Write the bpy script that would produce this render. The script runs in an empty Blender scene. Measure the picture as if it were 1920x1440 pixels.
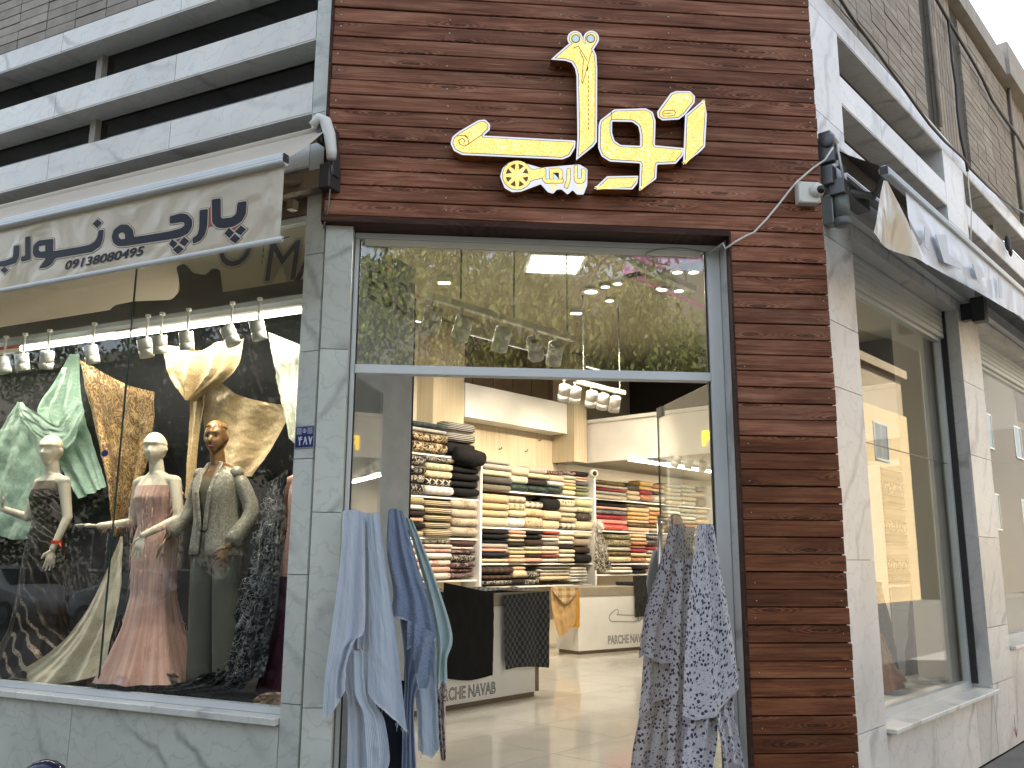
import bpy, bmesh, math, random
from mathutils import Vector, Matrix, noise as mnoise
from mathutils.geometry import tessellate_polygon
random.seed(7)
SC = bpy.context.scene
COL = SC.collection
rad = math.radians
# ------------------------------------------------------------------ camera
FPX, PITCH, ROLL, EYE = 1657.0, rad(11.13), rad(0.34), 1.55
CAMP = Vector((0, 0, EYE))
_R0, _U0 = Vector((1, 0, 0)), Vector((0, -math.sin(PITCH), math.cos(PITCH)))
FW = Vector((0, math.cos(PITCH), math.sin(PITCH)))
CR_ = _R0*math.cos(ROLL) + _U0*math.sin(ROLL)
CU_ = _U0*math.cos(ROLL) - _R0*math.sin(ROLL)
cd = bpy.data.cameras.new('camera'); cam = bpy.data.objects.new('camera', cd); COL.objects.link(cam)
cam.matrix_world = Matrix(((CR_.x, CU_.x, -FW.x, 0), (CR_.y, CU_.y, -FW.y, 0), (CR_.z, CU_.z, -FW.z, EYE), (0, 0, 0, 1)))
cd.sensor_width = 36.0; cd.lens = FPX/1920*36.0; cd.clip_start = 0.05; cd.clip_end = 600
SC.camera = cam
# ------------------------------------------------------------------ sky, sun, exposure
SUN_AZ, SUN_EL = rad(-17), rad(37)       # azimuth measured from +Y (camera forward) towards +X
w = bpy.data.worlds.new('World'); SC.world = w; w.use_nodes = True
wn = w.node_tree; wn.nodes.clear()
sky = wn.nodes.new('ShaderNodeTexSky'); sky.sky_type = 'NISHITA'; sky.sun_disc = False
sky.sun_elevation = SUN_EL; sky.sun_rotation = SUN_AZ; sky.air_density = 1.2; sky.dust_density = 1.0; sky.ozone_density = 1.0
bg = wn.nodes.new('ShaderNodeBackground'); bg.inputs['Strength'].default_value = 0.09
wo = wn.nodes.new('ShaderNodeOutputWorld')
hs = wn.nodes.new('ShaderNodeHueSaturation'); hs.inputs['Saturation'].default_value = .5      # hazy, whitish town sky
wn.links.new(sky.outputs[0], hs.inputs['Color']); wn.links.new(hs.outputs[0], bg.inputs[0]); wn.links.new(bg.outputs[0], wo.inputs[0])
sd = bpy.data.lights.new('sun', 'SUN'); sd.energy = 5.0; sd.angle = rad(0.53); sd.color = (1, .94, .84)
sun = bpy.data.objects.new('sun', sd); COL.objects.link(sun)
sdir = Vector((math.sin(SUN_AZ)*math.cos(SUN_EL), math.cos(SUN_AZ)*math.cos(SUN_EL), math.sin(SUN_EL)))
sun.rotation_euler = sdir.to_track_quat('Z', 'Y').to_euler(); sun.location = sdir*40
vs = SC.view_settings
SC.display_settings.display_device = 'sRGB'
vs.view_transform = 'Standard'; vs.look = 'None'; vs.exposure = 2.45; vs.gamma = 1.0; vs.use_curve_mapping = False
SC.render.engine = 'CYCLES'
cy = SC.cycles
cy.use_denoising = True
try: cy.denoiser = 'OPENIMAGEDENOISE'
except Exception: pass
cy.max_bounces = 10; cy.diffuse_bounces = 4; cy.glossy_bounces = 4; cy.transmission_bounces = 6; cy.transparent_max_bounces = 24
cy.caustics_reflective = False; cy.caustics_refractive = False; cy.sample_clamp_indirect = 6.0

LK = .68                                         # common level of all lamps and lit signs against the daylight exposure
# ------------------------------------------------------------------ frames: a vertical plane with origin o, along t, outward n
def ray(px, py):
    return FW + CR_*((px-960)/FPX) - CU_*((py-720)/FPX)
class Plane:
    def __init__(s, o, t, n):
        s.o, s.t, s.n = Vector(o), Vector(t), Vector(n)
        s.ang = math.atan2(s.t.y, s.t.x)
    def pt(s, u, z, w=0.0):
        p = s.o + s.t*u + s.n*w
        return Vector((p.x, p.y, z))
    def at(s, px, py, w=0.0):
        d = ray(px, py); p0 = s.o + s.n*w
        return CAMP + d*((p0-CAMP).dot(s.n)/d.dot(s.n))
    def uz(s, px, py, w=0.0):
        p = s.at(px, py, w)
        return (p-s.o).dot(s.t), p.z
    def loc(s, p):
        return (p-s.o).dot(s.t), p.z, (p-s.o).dot(s.n)
def azd(a): return Vector((math.sin(rad(a)), math.cos(rad(a)), 0))
CL0, CR0 = Vector((-1.14, 5.10, 0)), Vector((1.964, 5.371, 0))
_tc = (CR0-CL0).normalized(); WC = (CR0-CL0).length
PC = Plane(CL0, _tc, Vector((_tc.y, -_tc.x, 0)))
_tl = azd(-64.6); PL = Plane(CL0, _tl, Vector((-_tl.y, _tl.x, 0)))
_tr = azd(41.9); PR = Plane(CR0, _tr, Vector((_tr.y, -_tr.x, 0)))
def floor_at(px, py, z):
    d = ray(px, py); return CAMP + d*((z-EYE)/d.z)

# ------------------------------------------------------------------ objects
def tag(o, label=None, cat=None, group=None, kind=None):
    if label: o['label'] = label
    if cat: o['category'] = cat
    if group: o['group'] = group
    if kind: o['kind'] = kind
    return o
ORG = {}                                         # world origin of every object (none is scaled)
WM = {}
def _reg(o, loc, rotz, parent):
    loc = Vector(loc); ORG[o.name] = loc
    WM[o.name] = Matrix.Translation(loc) @ Matrix.Rotation(rotz, 4, 'Z')
    if parent is not None:
        o.parent = parent; o.matrix_parent_inverse = WM[parent.name].inverted()
    o.location = loc; o.rotation_euler = (0, 0, rotz)
    return o
def empty(name, loc, label=None, cat=None, group=None, kind=None, parent=None):
    o = bpy.data.objects.new(name, None); COL.objects.link(o); o.empty_display_size = .1
    _reg(o, loc, 0.0, parent)
    return tag(o, label, cat, group, kind)
def link(name, me, parent=None, loc=None, rotz=0.0):
    """link mesh data whose vertices are local to loc (rotated by rotz) under parent"""
    o = bpy.data.objects.new(name, me); COL.objects.link(o)
    return _reg(o, loc if loc is not None else (0, 0, 0), rotz, parent)
class MB:
    def __init__(s): s.v, s.f, s.m, s.uv, s.sm = [], [], [], {}, []
    def add(s, vs, fs, mi=0, smooth=False, uvs=None):
        b = len(s.v); s.v.extend(Vector(x) for x in vs)
        for f in fs:
            s.f.append([b+i for i in f]); s.m.append(mi); s.sm.append(smooth)
        if uvs:
            for i, q in enumerate(uvs): s.uv[b+i] = q
        return s
    def hexa(s, p, mi=0):      # 8 points: bottom 4 ccw, top 4
        return s.add(p, [(3,2,1,0),(4,5,6,7),(0,1,5,4),(1,2,6,5),(2,3,7,6),(3,0,4,7)], mi)
    def box(s, P, u0, u1, z0, z1, w0, w1, mi=0):
        q = [P.pt(u0,z0,w0), P.pt(u1,z0,w0), P.pt(u1,z0,w1), P.pt(u0,z0,w1), P.pt(u0,z1,w0), P.pt(u1,z1,w0), P.pt(u1,z1,w1), P.pt(u0,z1,w1)]
        return s.hexa(q, mi)
    def wbox(s, c, sx, sy, sz, mi=0, rz=0.0):
        ca, sa = math.cos(rz), math.sin(rz); q = []
        for z in (-sz/2, sz/2):
            for x, y in ((-sx/2,-sy/2),(sx/2,-sy/2),(sx/2,sy/2),(-sx/2,sy/2)):
                q.append(Vector((c[0]+x*ca-y*sa, c[1]+x*sa+y*ca, c[2]+z)))
        return s.hexa(q, mi)
    def rings(s, rs, mi=0, smooth=True, caps=True, closed=True):
        n = len(rs[0]); vs = [p for r in rs for p in r]; fs = []
        for i in range(len(rs)-1):
            for j in range(n if closed else n-1):
                k = (j+1) % n
                fs.append((i*n+j, i*n+k, (i+1)*n+k, (i+1)*n+j))
        if caps:
            fs.append(tuple(range(n-1, -1, -1))); fs.append(tuple((len(rs)-1)*n+j for j in range(n)))
        return s.add(vs, fs, mi, smooth)
    def tube(s, pts, r, n=8, mi=0, caps=True, smooth=True):
        pts = [Vector(p) for p in pts]; rs = []
        rr = r if isinstance(r, (list, tuple)) else [r]*len(pts)
        up = None
        for i, p in enumerate(pts):
            d = (pts[min(i+1, len(pts)-1)] - pts[max(i-1, 0)]).normalized()
            if up is None: up = Vector((0,0,1)) if abs(d.z) < .9 else Vector((1,0,0))
            a = d.cross(up)
            if a.length < 1e-5: a = d.orthogonal()
            a.normalize(); b = a.cross(d).normalized(); up = b
            rs.append([p + a*(rr[i]*math.cos(2*math.pi*j/n)) + b*(rr[i]*math.sin(2*math.pi*j/n)) for j in range(n)])
        return s.rings(rs, mi, smooth, caps)
    def capsule(s, p0, p1, r0, r1, n=10, mi=0, flat=1.0, ax=None):
        p0, p1 = Vector(p0), Vector(p1); d = (p1-p0)
        L = d.length; d = d/L if L > 1e-6 else Vector((0,0,1))
        a = Vector(ax) if ax is not None else d.orthogonal()
        a = (a - d*a.dot(d)).normalized(); b = d.cross(a); rs = []
        for k in range(4):
            t = math.pi/2*(1-k/3.0)
            rs.append((p0 - d*(r0*math.sin(t)), max(r0*math.cos(t), r0*.04)))
        for k in range(4):
            t = math.pi/2*(k/3.0)
            rs.append((p1 + d*(r1*math.sin(t)), max(r1*math.cos(t), r1*.04)))
        return s.rings([[c + a*(q*math.cos(2*math.pi*j/n)) + b*(q*flat*math.sin(2*math.pi*j/n)) for j in range(n)] for c, q in rs], mi)
    def sphere(s, c, rx, ry=None, rz=None, nu=16, nv=10, mi=0):
        ry = ry or rx; rz = rz or rx; c = Vector(c)
        return s.rings([[c + Vector((rx*math.sin(t)*math.cos(2*math.pi*j/nu), ry*math.sin(t)*math.sin(2*math.pi*j/nu), -rz*math.cos(t))) for j in range(nu)]
                        for t in [max(.02, min(math.pi-.02, math.pi*i/nv)) for i in range(nv+1)]], mi)
    def poly(s, P, outer, holes, w0, w1, mface=0, mside=0, back=False):
        """prism of a (u,z) polygon between w0 (back) and w1 (front face) on plane P"""
        loops = [outer] + holes
        tri = tessellate_polygon([[Vector((q[0], q[1], 0)) for q in l] for l in loops])
        flat = [q for l in loops for q in l]
        fv = [P.pt(q[0], q[1], w1) for q in flat]
        fs = []
        for t in tri:
            a, b, c = (fv[i] for i in t)
            fs.append(t if (b-a).cross(c-a).dot(P.n) > 0 else tuple(reversed(t)))
        s.add(fv, fs, mface)
        if back:
            s.add([P.pt(q[0], q[1], w0) for q in flat], [tuple(reversed(t)) for t in fs], mside)
        if abs(w1-w0) > 1e-6:
            for l in loops:
                n = len(l)
                vs = [P.pt(q[0], q[1], w0) for q in l] + [P.pt(q[0], q[1], w1) for q in l]
                s.add(vs, [(i, (i+1) % n, n+(i+1) % n, n+i) for i in range(n)], mside)
        return s
    def build(s, name, mats, parent=None, loc=None, rotz=0.0, bevel=0.0, seg=1, sub=0, recalc=True):
        if not isinstance(mats, (list, tuple)): mats = [mats]
        if loc is None: loc = ORG[parent.name] if parent is not None else (s.centre() if True else None)
        loc = Vector(loc); ca, sa = math.cos(-rotz), math.sin(-rotz); vv = []
        for p in s.v:
            q = p - loc; vv.append((q.x*ca-q.y*sa, q.x*sa+q.y*ca, q.z))
        me = bpy.data.meshes.new(name); me.from_pydata(vv, [], s.f)
        for m in mats: me.materials.append(m)
        for p, mi, sm in zip(me.polygons, s.m, s.sm): p.material_index = min(mi, len(mats)-1); p.use_smooth = sm
        if s.uv:
            ul = me.uv_layers.new(name='UVMap')
            for lp in me.loops: ul.data[lp.index].uv = s.uv.get(lp.vertex_index, (0, 0))
        if recalc:
            bm = bmesh.new(); bm.from_mesh(me); bmesh.ops.recalc_face_normals(bm, faces=bm.faces); bm.to_mesh(me); bm.free()
        o = link(name, me, parent, loc, rotz)
        if bevel:
            b = o.modifiers.new('bevel', 'BEVEL'); b.width = bevel; b.segments = seg; b.limit_method = 'ANGLE'; b.angle_limit = rad(40)
        if sub:
            b = o.modifiers.new('sub', 'SUBSURF'); b.levels = sub; b.render_levels = sub
        return o
    def centre(s):
        x0 = min(p.x for p in s.v); x1 = max(p.x for p in s.v); y0 = min(p.y for p in s.v); y1 = max(p.y for p in s.v)
        return Vector(((x0+x1)/2, (y0+y1)/2, min(p.z for p in s.v)))
def bx(name, mat, P, u0, u1, z0, z1, w0, w1, parent=None, bevel=0.0, kind=None):
    """one box as one object, its local x along the plane, so grain and veins follow it"""
    m = MB().box(P, u0, u1, z0, z1, w0, w1)
    c = P.pt((u0+u1)/2, z0, (w0+w1)/2)
    o = m.build(name, mat, parent, c, P.ang, bevel=bevel)
    if kind: o['kind'] = kind
    return o
def offset_poly(pts, d):
    """move every edge of a closed polygon inwards (d>0) with limited mitres"""
    n = len(pts); A = sum(pts[i][0]*pts[(i+1)%n][1]-pts[(i+1)%n][0]*pts[i][1] for i in range(n))
    sg = 1 if A > 0 else -1; out = []
    for i in range(n):
        p0, p1, p2 = Vector(pts[i-1]), Vector(pts[i]), Vector(pts[(i+1) % n])
        a, b = (p1-p0).normalized(), (p2-p1).normalized()
        na, nb = Vector((-a.y, a.x))*sg, Vector((-b.y, b.x))*sg
        m = na+nb
        if m.length < 1e-4: m = na
        m.normalize(); k = max(.45, m.dot(na))
        out.append(tuple(p1 + m*(d/k)))
    return out
def rounded(pts, r, n=3, only=None):
    """cut the corners of a polygon with small arcs"""
    out = []; N = len(pts)
    for i in range(N):
        p0, p1, p2 = Vector(pts[i-1]), Vector(pts[i]), Vector(pts[(i+1) % N])
        q = min(r, (p1-p0).length*.45, (p2-p1).length*.45)
        a, b = p1 + (p0-p1).normalized()*q, p1 + (p2-p1).normalized()*q
        for k in range(n+1):
            t = k/n; out.append(tuple(a*(1-t)**2 + p1*(2*t*(1-t)) + b*t*t))
    return out
def ribbon(P, pts, wd, w0, w1, mb, mi=0, closed=False):
    """thin raised line along (u,z) points"""
    n = len(pts)
    for i in range(n if closed else n-1):
        a, b = Vector(pts[i]), Vector(pts[(i+1) % n]); d = b-a
        if d.length < 1e-5: continue
        d.normalize(); q = Vector((-d.y, d.x))*(wd/2); a2, b2 = a-d*wd*.3, b+d*wd*.3
        l = [a2-q, b2-q, b2+q, a2+q]
        mb.poly(P, [tuple(x) for x in l], [], w0, w1 + (i % 3)*.0003, mi, mi)
# ------------------------------------------------------------------ materials (all procedural)
class NT:
    def __init__(s, name):
        s.m = bpy.data.materials.new(name); s.m.use_nodes = True; s.t = s.m.node_tree; s.t.nodes.clear()
        s.out = s.t.nodes.new('ShaderNodeOutputMaterial')
    def n(s, typ, **kw):
        nd = s.t.nodes.new('ShaderNode'+typ)
        ins = kw.pop('ins', {})
        for k, v in kw.items(): setattr(nd, k, v)
        for k, v in ins.items(): s.set(nd.inputs[k], v)
        return nd
    def set(s, sock, v):
        if hasattr(v, 'is_output') or isinstance(v, bpy.types.NodeSocket): s.t.links.new(v, sock)
        else:
            try: sock.default_value = v
            except Exception: sock.default_value = (*v, 1) if len(v) == 3 else v
    def math(s, op, a, b=None, c=None, clamp=False):
        nd = s.t.nodes.new('ShaderNodeMath'); nd.operation = op; nd.use_clamp = clamp
        s.set(nd.inputs[0], a)
        if b is not None: s.set(nd.inputs[1], b)
        if c is not None: s.set(nd.inputs[2], c)
        return nd.outputs[0]
    def mix(s, f, a, b, blend='MIX'):
        nd = s.t.nodes.new('ShaderNodeMix'); nd.data_type = 'RGBA'; nd.blend_type = blend
        s.set(nd.inputs[0], f)
        for i, v in ((6, a), (7, b)):
            if isinstance(v, bpy.types.NodeSocket): s.t.links.new(v, nd.inputs[i])
            else: nd.inputs[i].default_value = (*v[:3], 1)
        return nd.outputs[2]
    def ramp(s, f, stops, interp='LINEAR'):
        nd = s.t.nodes.new('ShaderNodeValToRGB'); cr = nd.color_ramp; cr.interpolation = interp
        while len(cr.elements) < len(stops): cr.elements.new(.5)
        for e, (p, c) in zip(cr.elements, stops):
            e.position = p; e.color = (*c, 1) if not isinstance(c, (int, float)) else (c, c, c, 1)
        s.set(nd.inputs[0], f); return nd.outputs[0]
    def coord(s, kind='Object', scale=(1, 1, 1), rot=(0, 0, 0), shift=True, loc=(0, 0, 0)):
        tc = s.n('TexCoord'); mp = s.n('Mapping'); s.t.links.new(tc.outputs[kind], mp.inputs[0])
        mp.inputs['Scale'].default_value = scale; mp.inputs['Rotation'].default_value = rot; mp.inputs['Location'].default_value = loc
        if not shift: return mp.outputs[0]
        oi = s.n('ObjectInfo'); add = s.n('VectorMath', operation='ADD'); mul = s.n('VectorMath', operation='SCALE')
        cb = s.n('CombineXYZ'); a = s.math('MULTIPLY', oi.outputs['Random'], 37.1); b = s.math('MULTIPLY', oi.outputs['Random'], 91.7)
        s.t.links.new(a, cb.inputs[0]); s.t.links.new(b, cb.inputs[1]); s.t.links.new(a, cb.inputs[2])
        s.t.links.new(mp.outputs[0], add.inputs[0]); s.t.links.new(cb.outputs[0], add.inputs[1])
        return add.outputs[0]
    def rnd(s): return s.n('ObjectInfo').outputs['Random']
    def noise(s, v, scale, detail=3, rough=.55, dist=0.0, col=False):
        nd = s.n('TexNoise', ins={'Scale': scale, 'Detail': detail, 'Roughness': rough, 'Distortion': dist}); s.t.links.new(v, nd.inputs['Vector'])
        return nd.outputs['Color' if col else 'Fac']
    def vor(s, v, scale, feature='F1', out='Distance', rnd=1.0):
        nd = s.n('TexVoronoi', feature=feature); nd.inputs['Scale'].default_value = scale; s.t.links.new(v, nd.inputs['Vector'])
        if 'Randomness' in nd.inputs: nd.inputs['Randomness'].default_value = rnd
        return nd.outputs[out]
    def wave(s, v, scale, dist=0.0, detail=2, dscale=1.0, direction='X', prof='SIN'):
        nd = s.n('TexWave', bands_direction=direction, wave_profile=prof, ins={'Scale': scale, 'Distortion': dist, 'Detail': detail, 'Detail Scale': dscale}); s.t.links.new(v, nd.inputs['Vector'])
        return nd.outputs['Fac']
    def sep(s, v):
        nd = s.n('SeparateXYZ'); s.t.links.new(v, nd.inputs[0]); return nd.outputs
    def bump(s, h, strength=.3, dist=.01):
        nd = s.n('Bump', ins={'Strength': strength, 'Distance': dist}); s.t.links.new(h, nd.inputs['Height']); return nd.outputs[0]
    def bsdf(s, col, rough=.5, metal=0.0, spec=.5, normal=None, **kw):
        p = s.n('BsdfPrincipled'); s.set(p.inputs['Base Color'], col); s.set(p.inputs['Roughness'], rough); s.set(p.inputs['Metallic'], metal)
        p.inputs['Specular IOR Level'].default_value = spec
        if normal is not None: s.t.links.new(normal, p.inputs['Normal'])
        for k, v in kw.items(): s.set(p.inputs[k], v)
        s.t.links.new(p.outputs[0], s.out.inputs[0]); return p
def plain(name, col, rough=.5, metal=0.0, var=.12, scale=6.0, bumpy=0.0, spec=.5, bs=60.0):
    t = NT(name); v = t.coord(); nz = t.noise(v, scale, 5)
    c = t.mix(t.ramp(nz, [(.3, 0), (.7, 1)]), tuple(x*(1-var) for x in col), tuple(min(1, x*(1+var)) for x in col))
    r = t.math('ADD', rough-.06, t.math('MULTIPLY', nz, .12))
    nm = t.bump(t.noise(v, bs, 3), bumpy, .004) if bumpy else None
    t.bsdf(c, r, metal, spec, nm); return t.m
def emit(name, col, strength):
    t = NT(name); e = t.n('Emission', ins={'Strength': strength*LK}); e.inputs[0].default_value = (*col, 1)
    t.t.links.new(e.outputs[0], t.out.inputs[0]); return t.m
def marble(name, base=(.56, .57, .55), vein=(.30, .32, .31), rust=(.45, .37, .26), s=1.0, rot=.6, rough=.28):
    t = NT(name); v = t.coord('Object', (1, 1, 1), (rot*.4, rot, .3))
    big = t.noise(v, 1.3*s, 6, .6, .8)
    c = t.mix(t.ramp(big, [(.3, 0), (.72, 1)]), tuple(x*.86 for x in base), tuple(min(.9, x*1.1) for x in base))
    wv = t.wave(v, 1.1*s, 9.0, 5, 1.1, 'Z'); line = t.ramp(wv, [(.0, 1), (.05, .5), (.16, 0)])
    fade = t.ramp(t.noise(v, 2.2*s, 3), [(.42, 0), (.62, 1)])
    c = t.mix(t.math('MULTIPLY', t.math('MULTIPLY', line, fade), .75), c, vein)
    wv2 = t.wave(v, 3.3*s, 14.0, 5, 1.6, 'DIAGONAL'); l2 = t.ramp(wv2, [(0, 1), (.10, 0)])
    c = t.mix(t.math('MULTIPLY', l2, .22), c, vein)
    sm = t.ramp(t.noise(v, 1.9*s, 5, .65, 1.5), [(.54, 0), (.8, 1)])
    c = t.mix(t.math('MULTIPLY', sm, .34), c, rust)
    sp = t.ramp(t.noise(v, 90, 2), [(.60, 0), (.75, 1)]); c = t.mix(t.math('MULTIPLY', sp, .12), c, vein)
    tone = t.math('ADD', .90, t.math('MULTIPLY', t.rnd(), .16))
    c = t.mix(1.0, c, t.n('CombineColor', ins={0: tone, 1: tone, 2: tone}).outputs[0], 'MULTIPLY')
    t.bsdf(c, t.math('ADD', rough-.05, t.math('MULTIPLY', big, .16)), 0, .4); return t.m
def wood(name, dark=(.095, .034, .019), mid=(.265, .104, .058), lite=(.44, .225, .145), rough=.46):
    t = NT(name); v = t.coord('Object', (.9, 5, 5.0)); vf = t.coord('Object', (1.6, 12, 42.0)); vk0 = t.sep(t.coord('Object', (1.35, 1, 8.0))); cbk = t.n('CombineXYZ'); t.t.links.new(vk0[0], cbk.inputs[0]); t.t.links.new(vk0[2], cbk.inputs[1]); vk = cbk.outputs[0]
    vd = t.n('TexVoronoi', voronoi_dimensions='2D', ins={'Scale': 1.0}); t.t.links.new(vk, vd.inputs['Vector']); kd = t.math('ADD', vd.outputs['Distance'], t.math('MULTIPLY', t.math('SUBTRACT', t.noise(t.coord('Object', (6, 6, 40)), 1.5, 3), .5), .10)); knot = t.ramp(kd, [(.0, 1), (.055, .8), (.10, 0)]); halo = t.ramp(kd, [(.06, 1), (.30, 0)])
    flow = t.noise(v, 1.1, 4, .6, 1.2)
    # long grain, bending round the knots
    vb = t.n('VectorMath', operation='ADD'); cb = t.n('CombineXYZ'); t.t.links.new(t.math('MULTIPLY', halo, 2.2), cb.inputs[2]); t.t.links.new(vf, vb.inputs[0]); t.t.links.new(cb.outputs[0], vb.inputs[1])
    fine = t.noise(vb.outputs[0], 1.3, 6, .68, .5)
    ring = t.ramp(t.math('FRACT', t.math('MULTIPLY', kd, 16)), [(.0, 0), (.5, 1), (1, 0)])
    m = t.math('ADD', t.math('MULTIPLY', flow, .38), t.math('MULTIPLY', fine, .62))
    m = t.math('ADD', m, t.math('MULTIPLY', t.math('MULTIPLY', halo, t.math('SUBTRACT', ring, .5)), .28))
    c = t.ramp(m, [(.36, dark), (.50, mid), (.66, lite)])
    c = t.mix(t.math('MULTIPLY', knot, .75), c, tuple(x*.6 for x in dark))
    wl = t.ramp(t.noise(t.coord('Object', (1.2, 5, 34)), 2.4, 5, .7), [(.61, 0), (.72, 1)])
    c = t.mix(t.math('MULTIPLY', wl, .42), c, tuple(min(1, x*1.9) for x in lite))
    blot = t.ramp(t.noise(t.coord('Object', (1.0, 2, 4)), 1.7, 4), [(.40, 0), (.66, 1)])
    c = t.mix(t.math('MULTIPLY', blot, .45), c, tuple(x*.75 for x in dark))
    tone = t.math('ADD', .80, t.math('MULTIPLY', t.rnd(), .40))
    c = t.mix(1.0, c, t.n('CombineColor', ins={0: tone, 1: tone, 2: tone}).outputs[0], 'MULTIPLY')
    t.bsdf(c, t.math('ADD', rough-.06, t.math('MULTIPLY', fine, .24)), 0, .16, t.bump(m, .4, .005)); return t.m
def glass(name, tint=(1, 1, 1), ior=1.5, extra=0.0, col=(1, 1, 1)):
    t = NT(name); fr = t.n('LayerWeight', ins={'Blend': .5})      # Schlick, the same from both sides of the pane
    f = t.math('ADD', .04+extra, t.math('MULTIPLY', .96, t.math('POWER', fr.outputs['Facing'], 5.0)), clamp=True)
    tr = t.n('BsdfTransparent'); tr.inputs[0].default_value = (*tint, 1)
    gl = t.n('BsdfGlossy', ins={'Roughness': 0.0}); gl.inputs[0].default_value = (*col, 1)
    mx = t.n('MixShader'); t.t.links.new(f, mx.inputs[0]); t.t.links.new(tr.outputs[0], mx.inputs[1]); t.t.links.new(gl.outputs[0], mx.inputs[2])
    t.t.links.new(mx.outputs[0], t.out.inputs[0]); return t.m
FAB = {}
def fabric(pat, c1, c2=(.02, .02, .02), s=1.0, coord='Object', rough=.85, sheen=.25, c3=None):
    key = (pat, tuple(c1), tuple(c2), s, coord, rough)
    if key in FAB: return FAB[key]
    t = NT('fabric_'+pat); v = t.coord(coord, (1, 1, 1), shift=(coord == 'Object')); xyz = t.sep(v)
    second = xyz[2] if coord == 'Object' else xyz[1]
    c = None; metal = 0.0; r = rough
    if pat == 'plain': f = None; c = t.mix(t.noise(v, 5, 3), tuple(x*.88 for x in c1), tuple(min(1, x*1.1) for x in c1))
    elif pat == 'stripes':      # thin lines along the bolt
        f = t.ramp(t.math('FRACT', t.math('MULTIPLY', t.math('ADD', second, t.math('MULTIPLY', t.noise(v, 3), .02)), 42*s)), [(.38, 0), (.5, 1), (.82, 1), (.95, 0)])
    elif pat == 'pin':          # vertical fine stripes (uv)
        f = t.ramp(t.math('FRACT', t.math('MULTIPLY', xyz[0], 70*s)), [(.3, 0), (.45, 1), (.75, 1), (.9, 0)])
    elif pat == 'floral':       # scrolling vines and blooms
        n1 = t.noise(v, 11*s, 2, .5, 1.6); vine = t.ramp(t.math('ABSOLUTE', t.math('SUBTRACT', n1, .5)), [(.025, 1), (.05, 0)])
        bl = t.vor(v, 13*s); bloom = t.ramp(bl, [(.16, 1), (.22, 0), (.27, 0), (.30, .8), (.36, 0)])
        f = t.math('MAXIMUM', vine, bloom)
    elif pat == 'toile':        # soft scattered bouquets
        f = t.ramp(t.math('MULTIPLY', t.ramp(t.noise(v, 5*s, 2), [(.5, 0), (.6, 1)]), t.noise(v, 30*s, 4, .7, 1.2)), [(.42, 0), (.56, 1)])
    elif pat == 'sprig':        # small separate flowers on a light ground
        d = t.vor(v, 26*s, rnd=.75); d2 = t.vor(v, 55*s, rnd=1.0)
        ws = t.noise(v, 60*s, 2)
        a = t.ramp(t.math('ADD', d, t.math('MULTIPLY', t.math('SUBTRACT', ws, .5), .5)), [(.36, 1), (.42, 0)])
        ring = t.ramp(d, [(.05, .3), (.09, 1)])
        b = t.ramp(t.math('ADD', d2, t.math('MULTIPLY', t.math('SUBTRACT', ws, .5), .3)), [(.20, .8), (.26, 0)])
        f = t.math('MAXIMUM', t.math('MULTIPLY', a, ring), b)
    elif pat == 'diamond':
        a = t.math('PINGPONG', t.math('ADD', xyz[0], second), .06/s); b = t.math('PINGPONG', t.math('SUBTRACT', xyz[0], second), .06/s)
        f = t.ramp(t.math('MULTIPLY', t.math('MINIMUM', a, b), 16*s), [(.15, 1), (.25, 0)])
        f = t.math('MAXIMUM', f, t.ramp(t.vor(v, 15*s, rnd=.1), [(.12, 1), (.2, 0)]))
    elif pat == 'check':
        a = t.math('FRACT', t.math('MULTIPLY', xyz[0], 8*s)); b = t.math('FRACT', t.math('MULTIPLY', second, 11*s))
        A = t.math('GREATER_THAN', a, .5); B = t.math('GREATER_THAN', b, .5)
        f = t.math('ADD', t.math('MULTIPLY', A, .5), t.math('MULTIPLY', B, .5))
        ln = t.math('GREATER_THAN', t.math('MAXIMUM', t.math('PINGPONG', a, .5), t.math('PINGPONG', b, .5)), .46)
        f = t.math('SUBTRACT', f, t.math('MULTIPLY', ln, .4), clamp=True)
    elif pat == 'brickcheck':   # woven rectangles in staggered columns
        a = t.math('MULTIPLY', xyz[0], 22*s); col = t.math('FLOOR', a)
        b = t.math('ADD', t.math('MULTIPLY', second, 12*s), t.math('MULTIPLY', t.math('MODULO', col, 2.0), .5))
        f = t.math('MULTIPLY', t.math('GREATER_THAN', t.math('FRACT', b), .5), t.math('GREATER_THAN', t.math('FRACT', a), .14))
        f = t.math('MULTIPLY', f, t.math('ADD', .6, t.math('MULTIPLY', t.noise(v, 60, 3), .6)))
    elif pat == 'dots': f = t.ramp(t.vor(v, 14*s, rnd=.3), [(.2, 1), (.28, 0)])
    elif pat == 'weave':        # tweed
        f = t.ramp(t.noise(v, 120*s, 2), [(.42, 0), (.58, 1)])
    elif pat == 'sequin':
        nd = t.n('TexVoronoi'); nd.inputs['Scale'].default_value = 90*s; t.t.links.new(v, nd.inputs[0]); rc = t.sep(nd.outputs['Color'])
        f = t.math('MULTIPLY', t.ramp(rc[0], [(.35, 0), (.9, 1)]), t.ramp(t.noise(v, 12*s, 3, .6, 1.0), [(.35, .15), (.6, 1)]))
        r = t.math('SUBTRACT', .55, t.math('MULTIPLY', f, .35)); metal = t.math('MULTIPLY', f, .55)
    elif pat == 'damask':       # tone-on-tone glittering scrolls
        n1 = t.noise(v, 9*s, 2, .5, 2.6); sc = t.ramp(t.math('ABSOLUTE', t.math('SUBTRACT', n1, .5)), [(.03, 1), (.07, 0)])
        f = t.math('MAXIMUM', sc, t.math('MULTIPLY', t.ramp(t.vor(v, 70*s), [(.1, 1), (.25, 0)]), .6))
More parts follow.
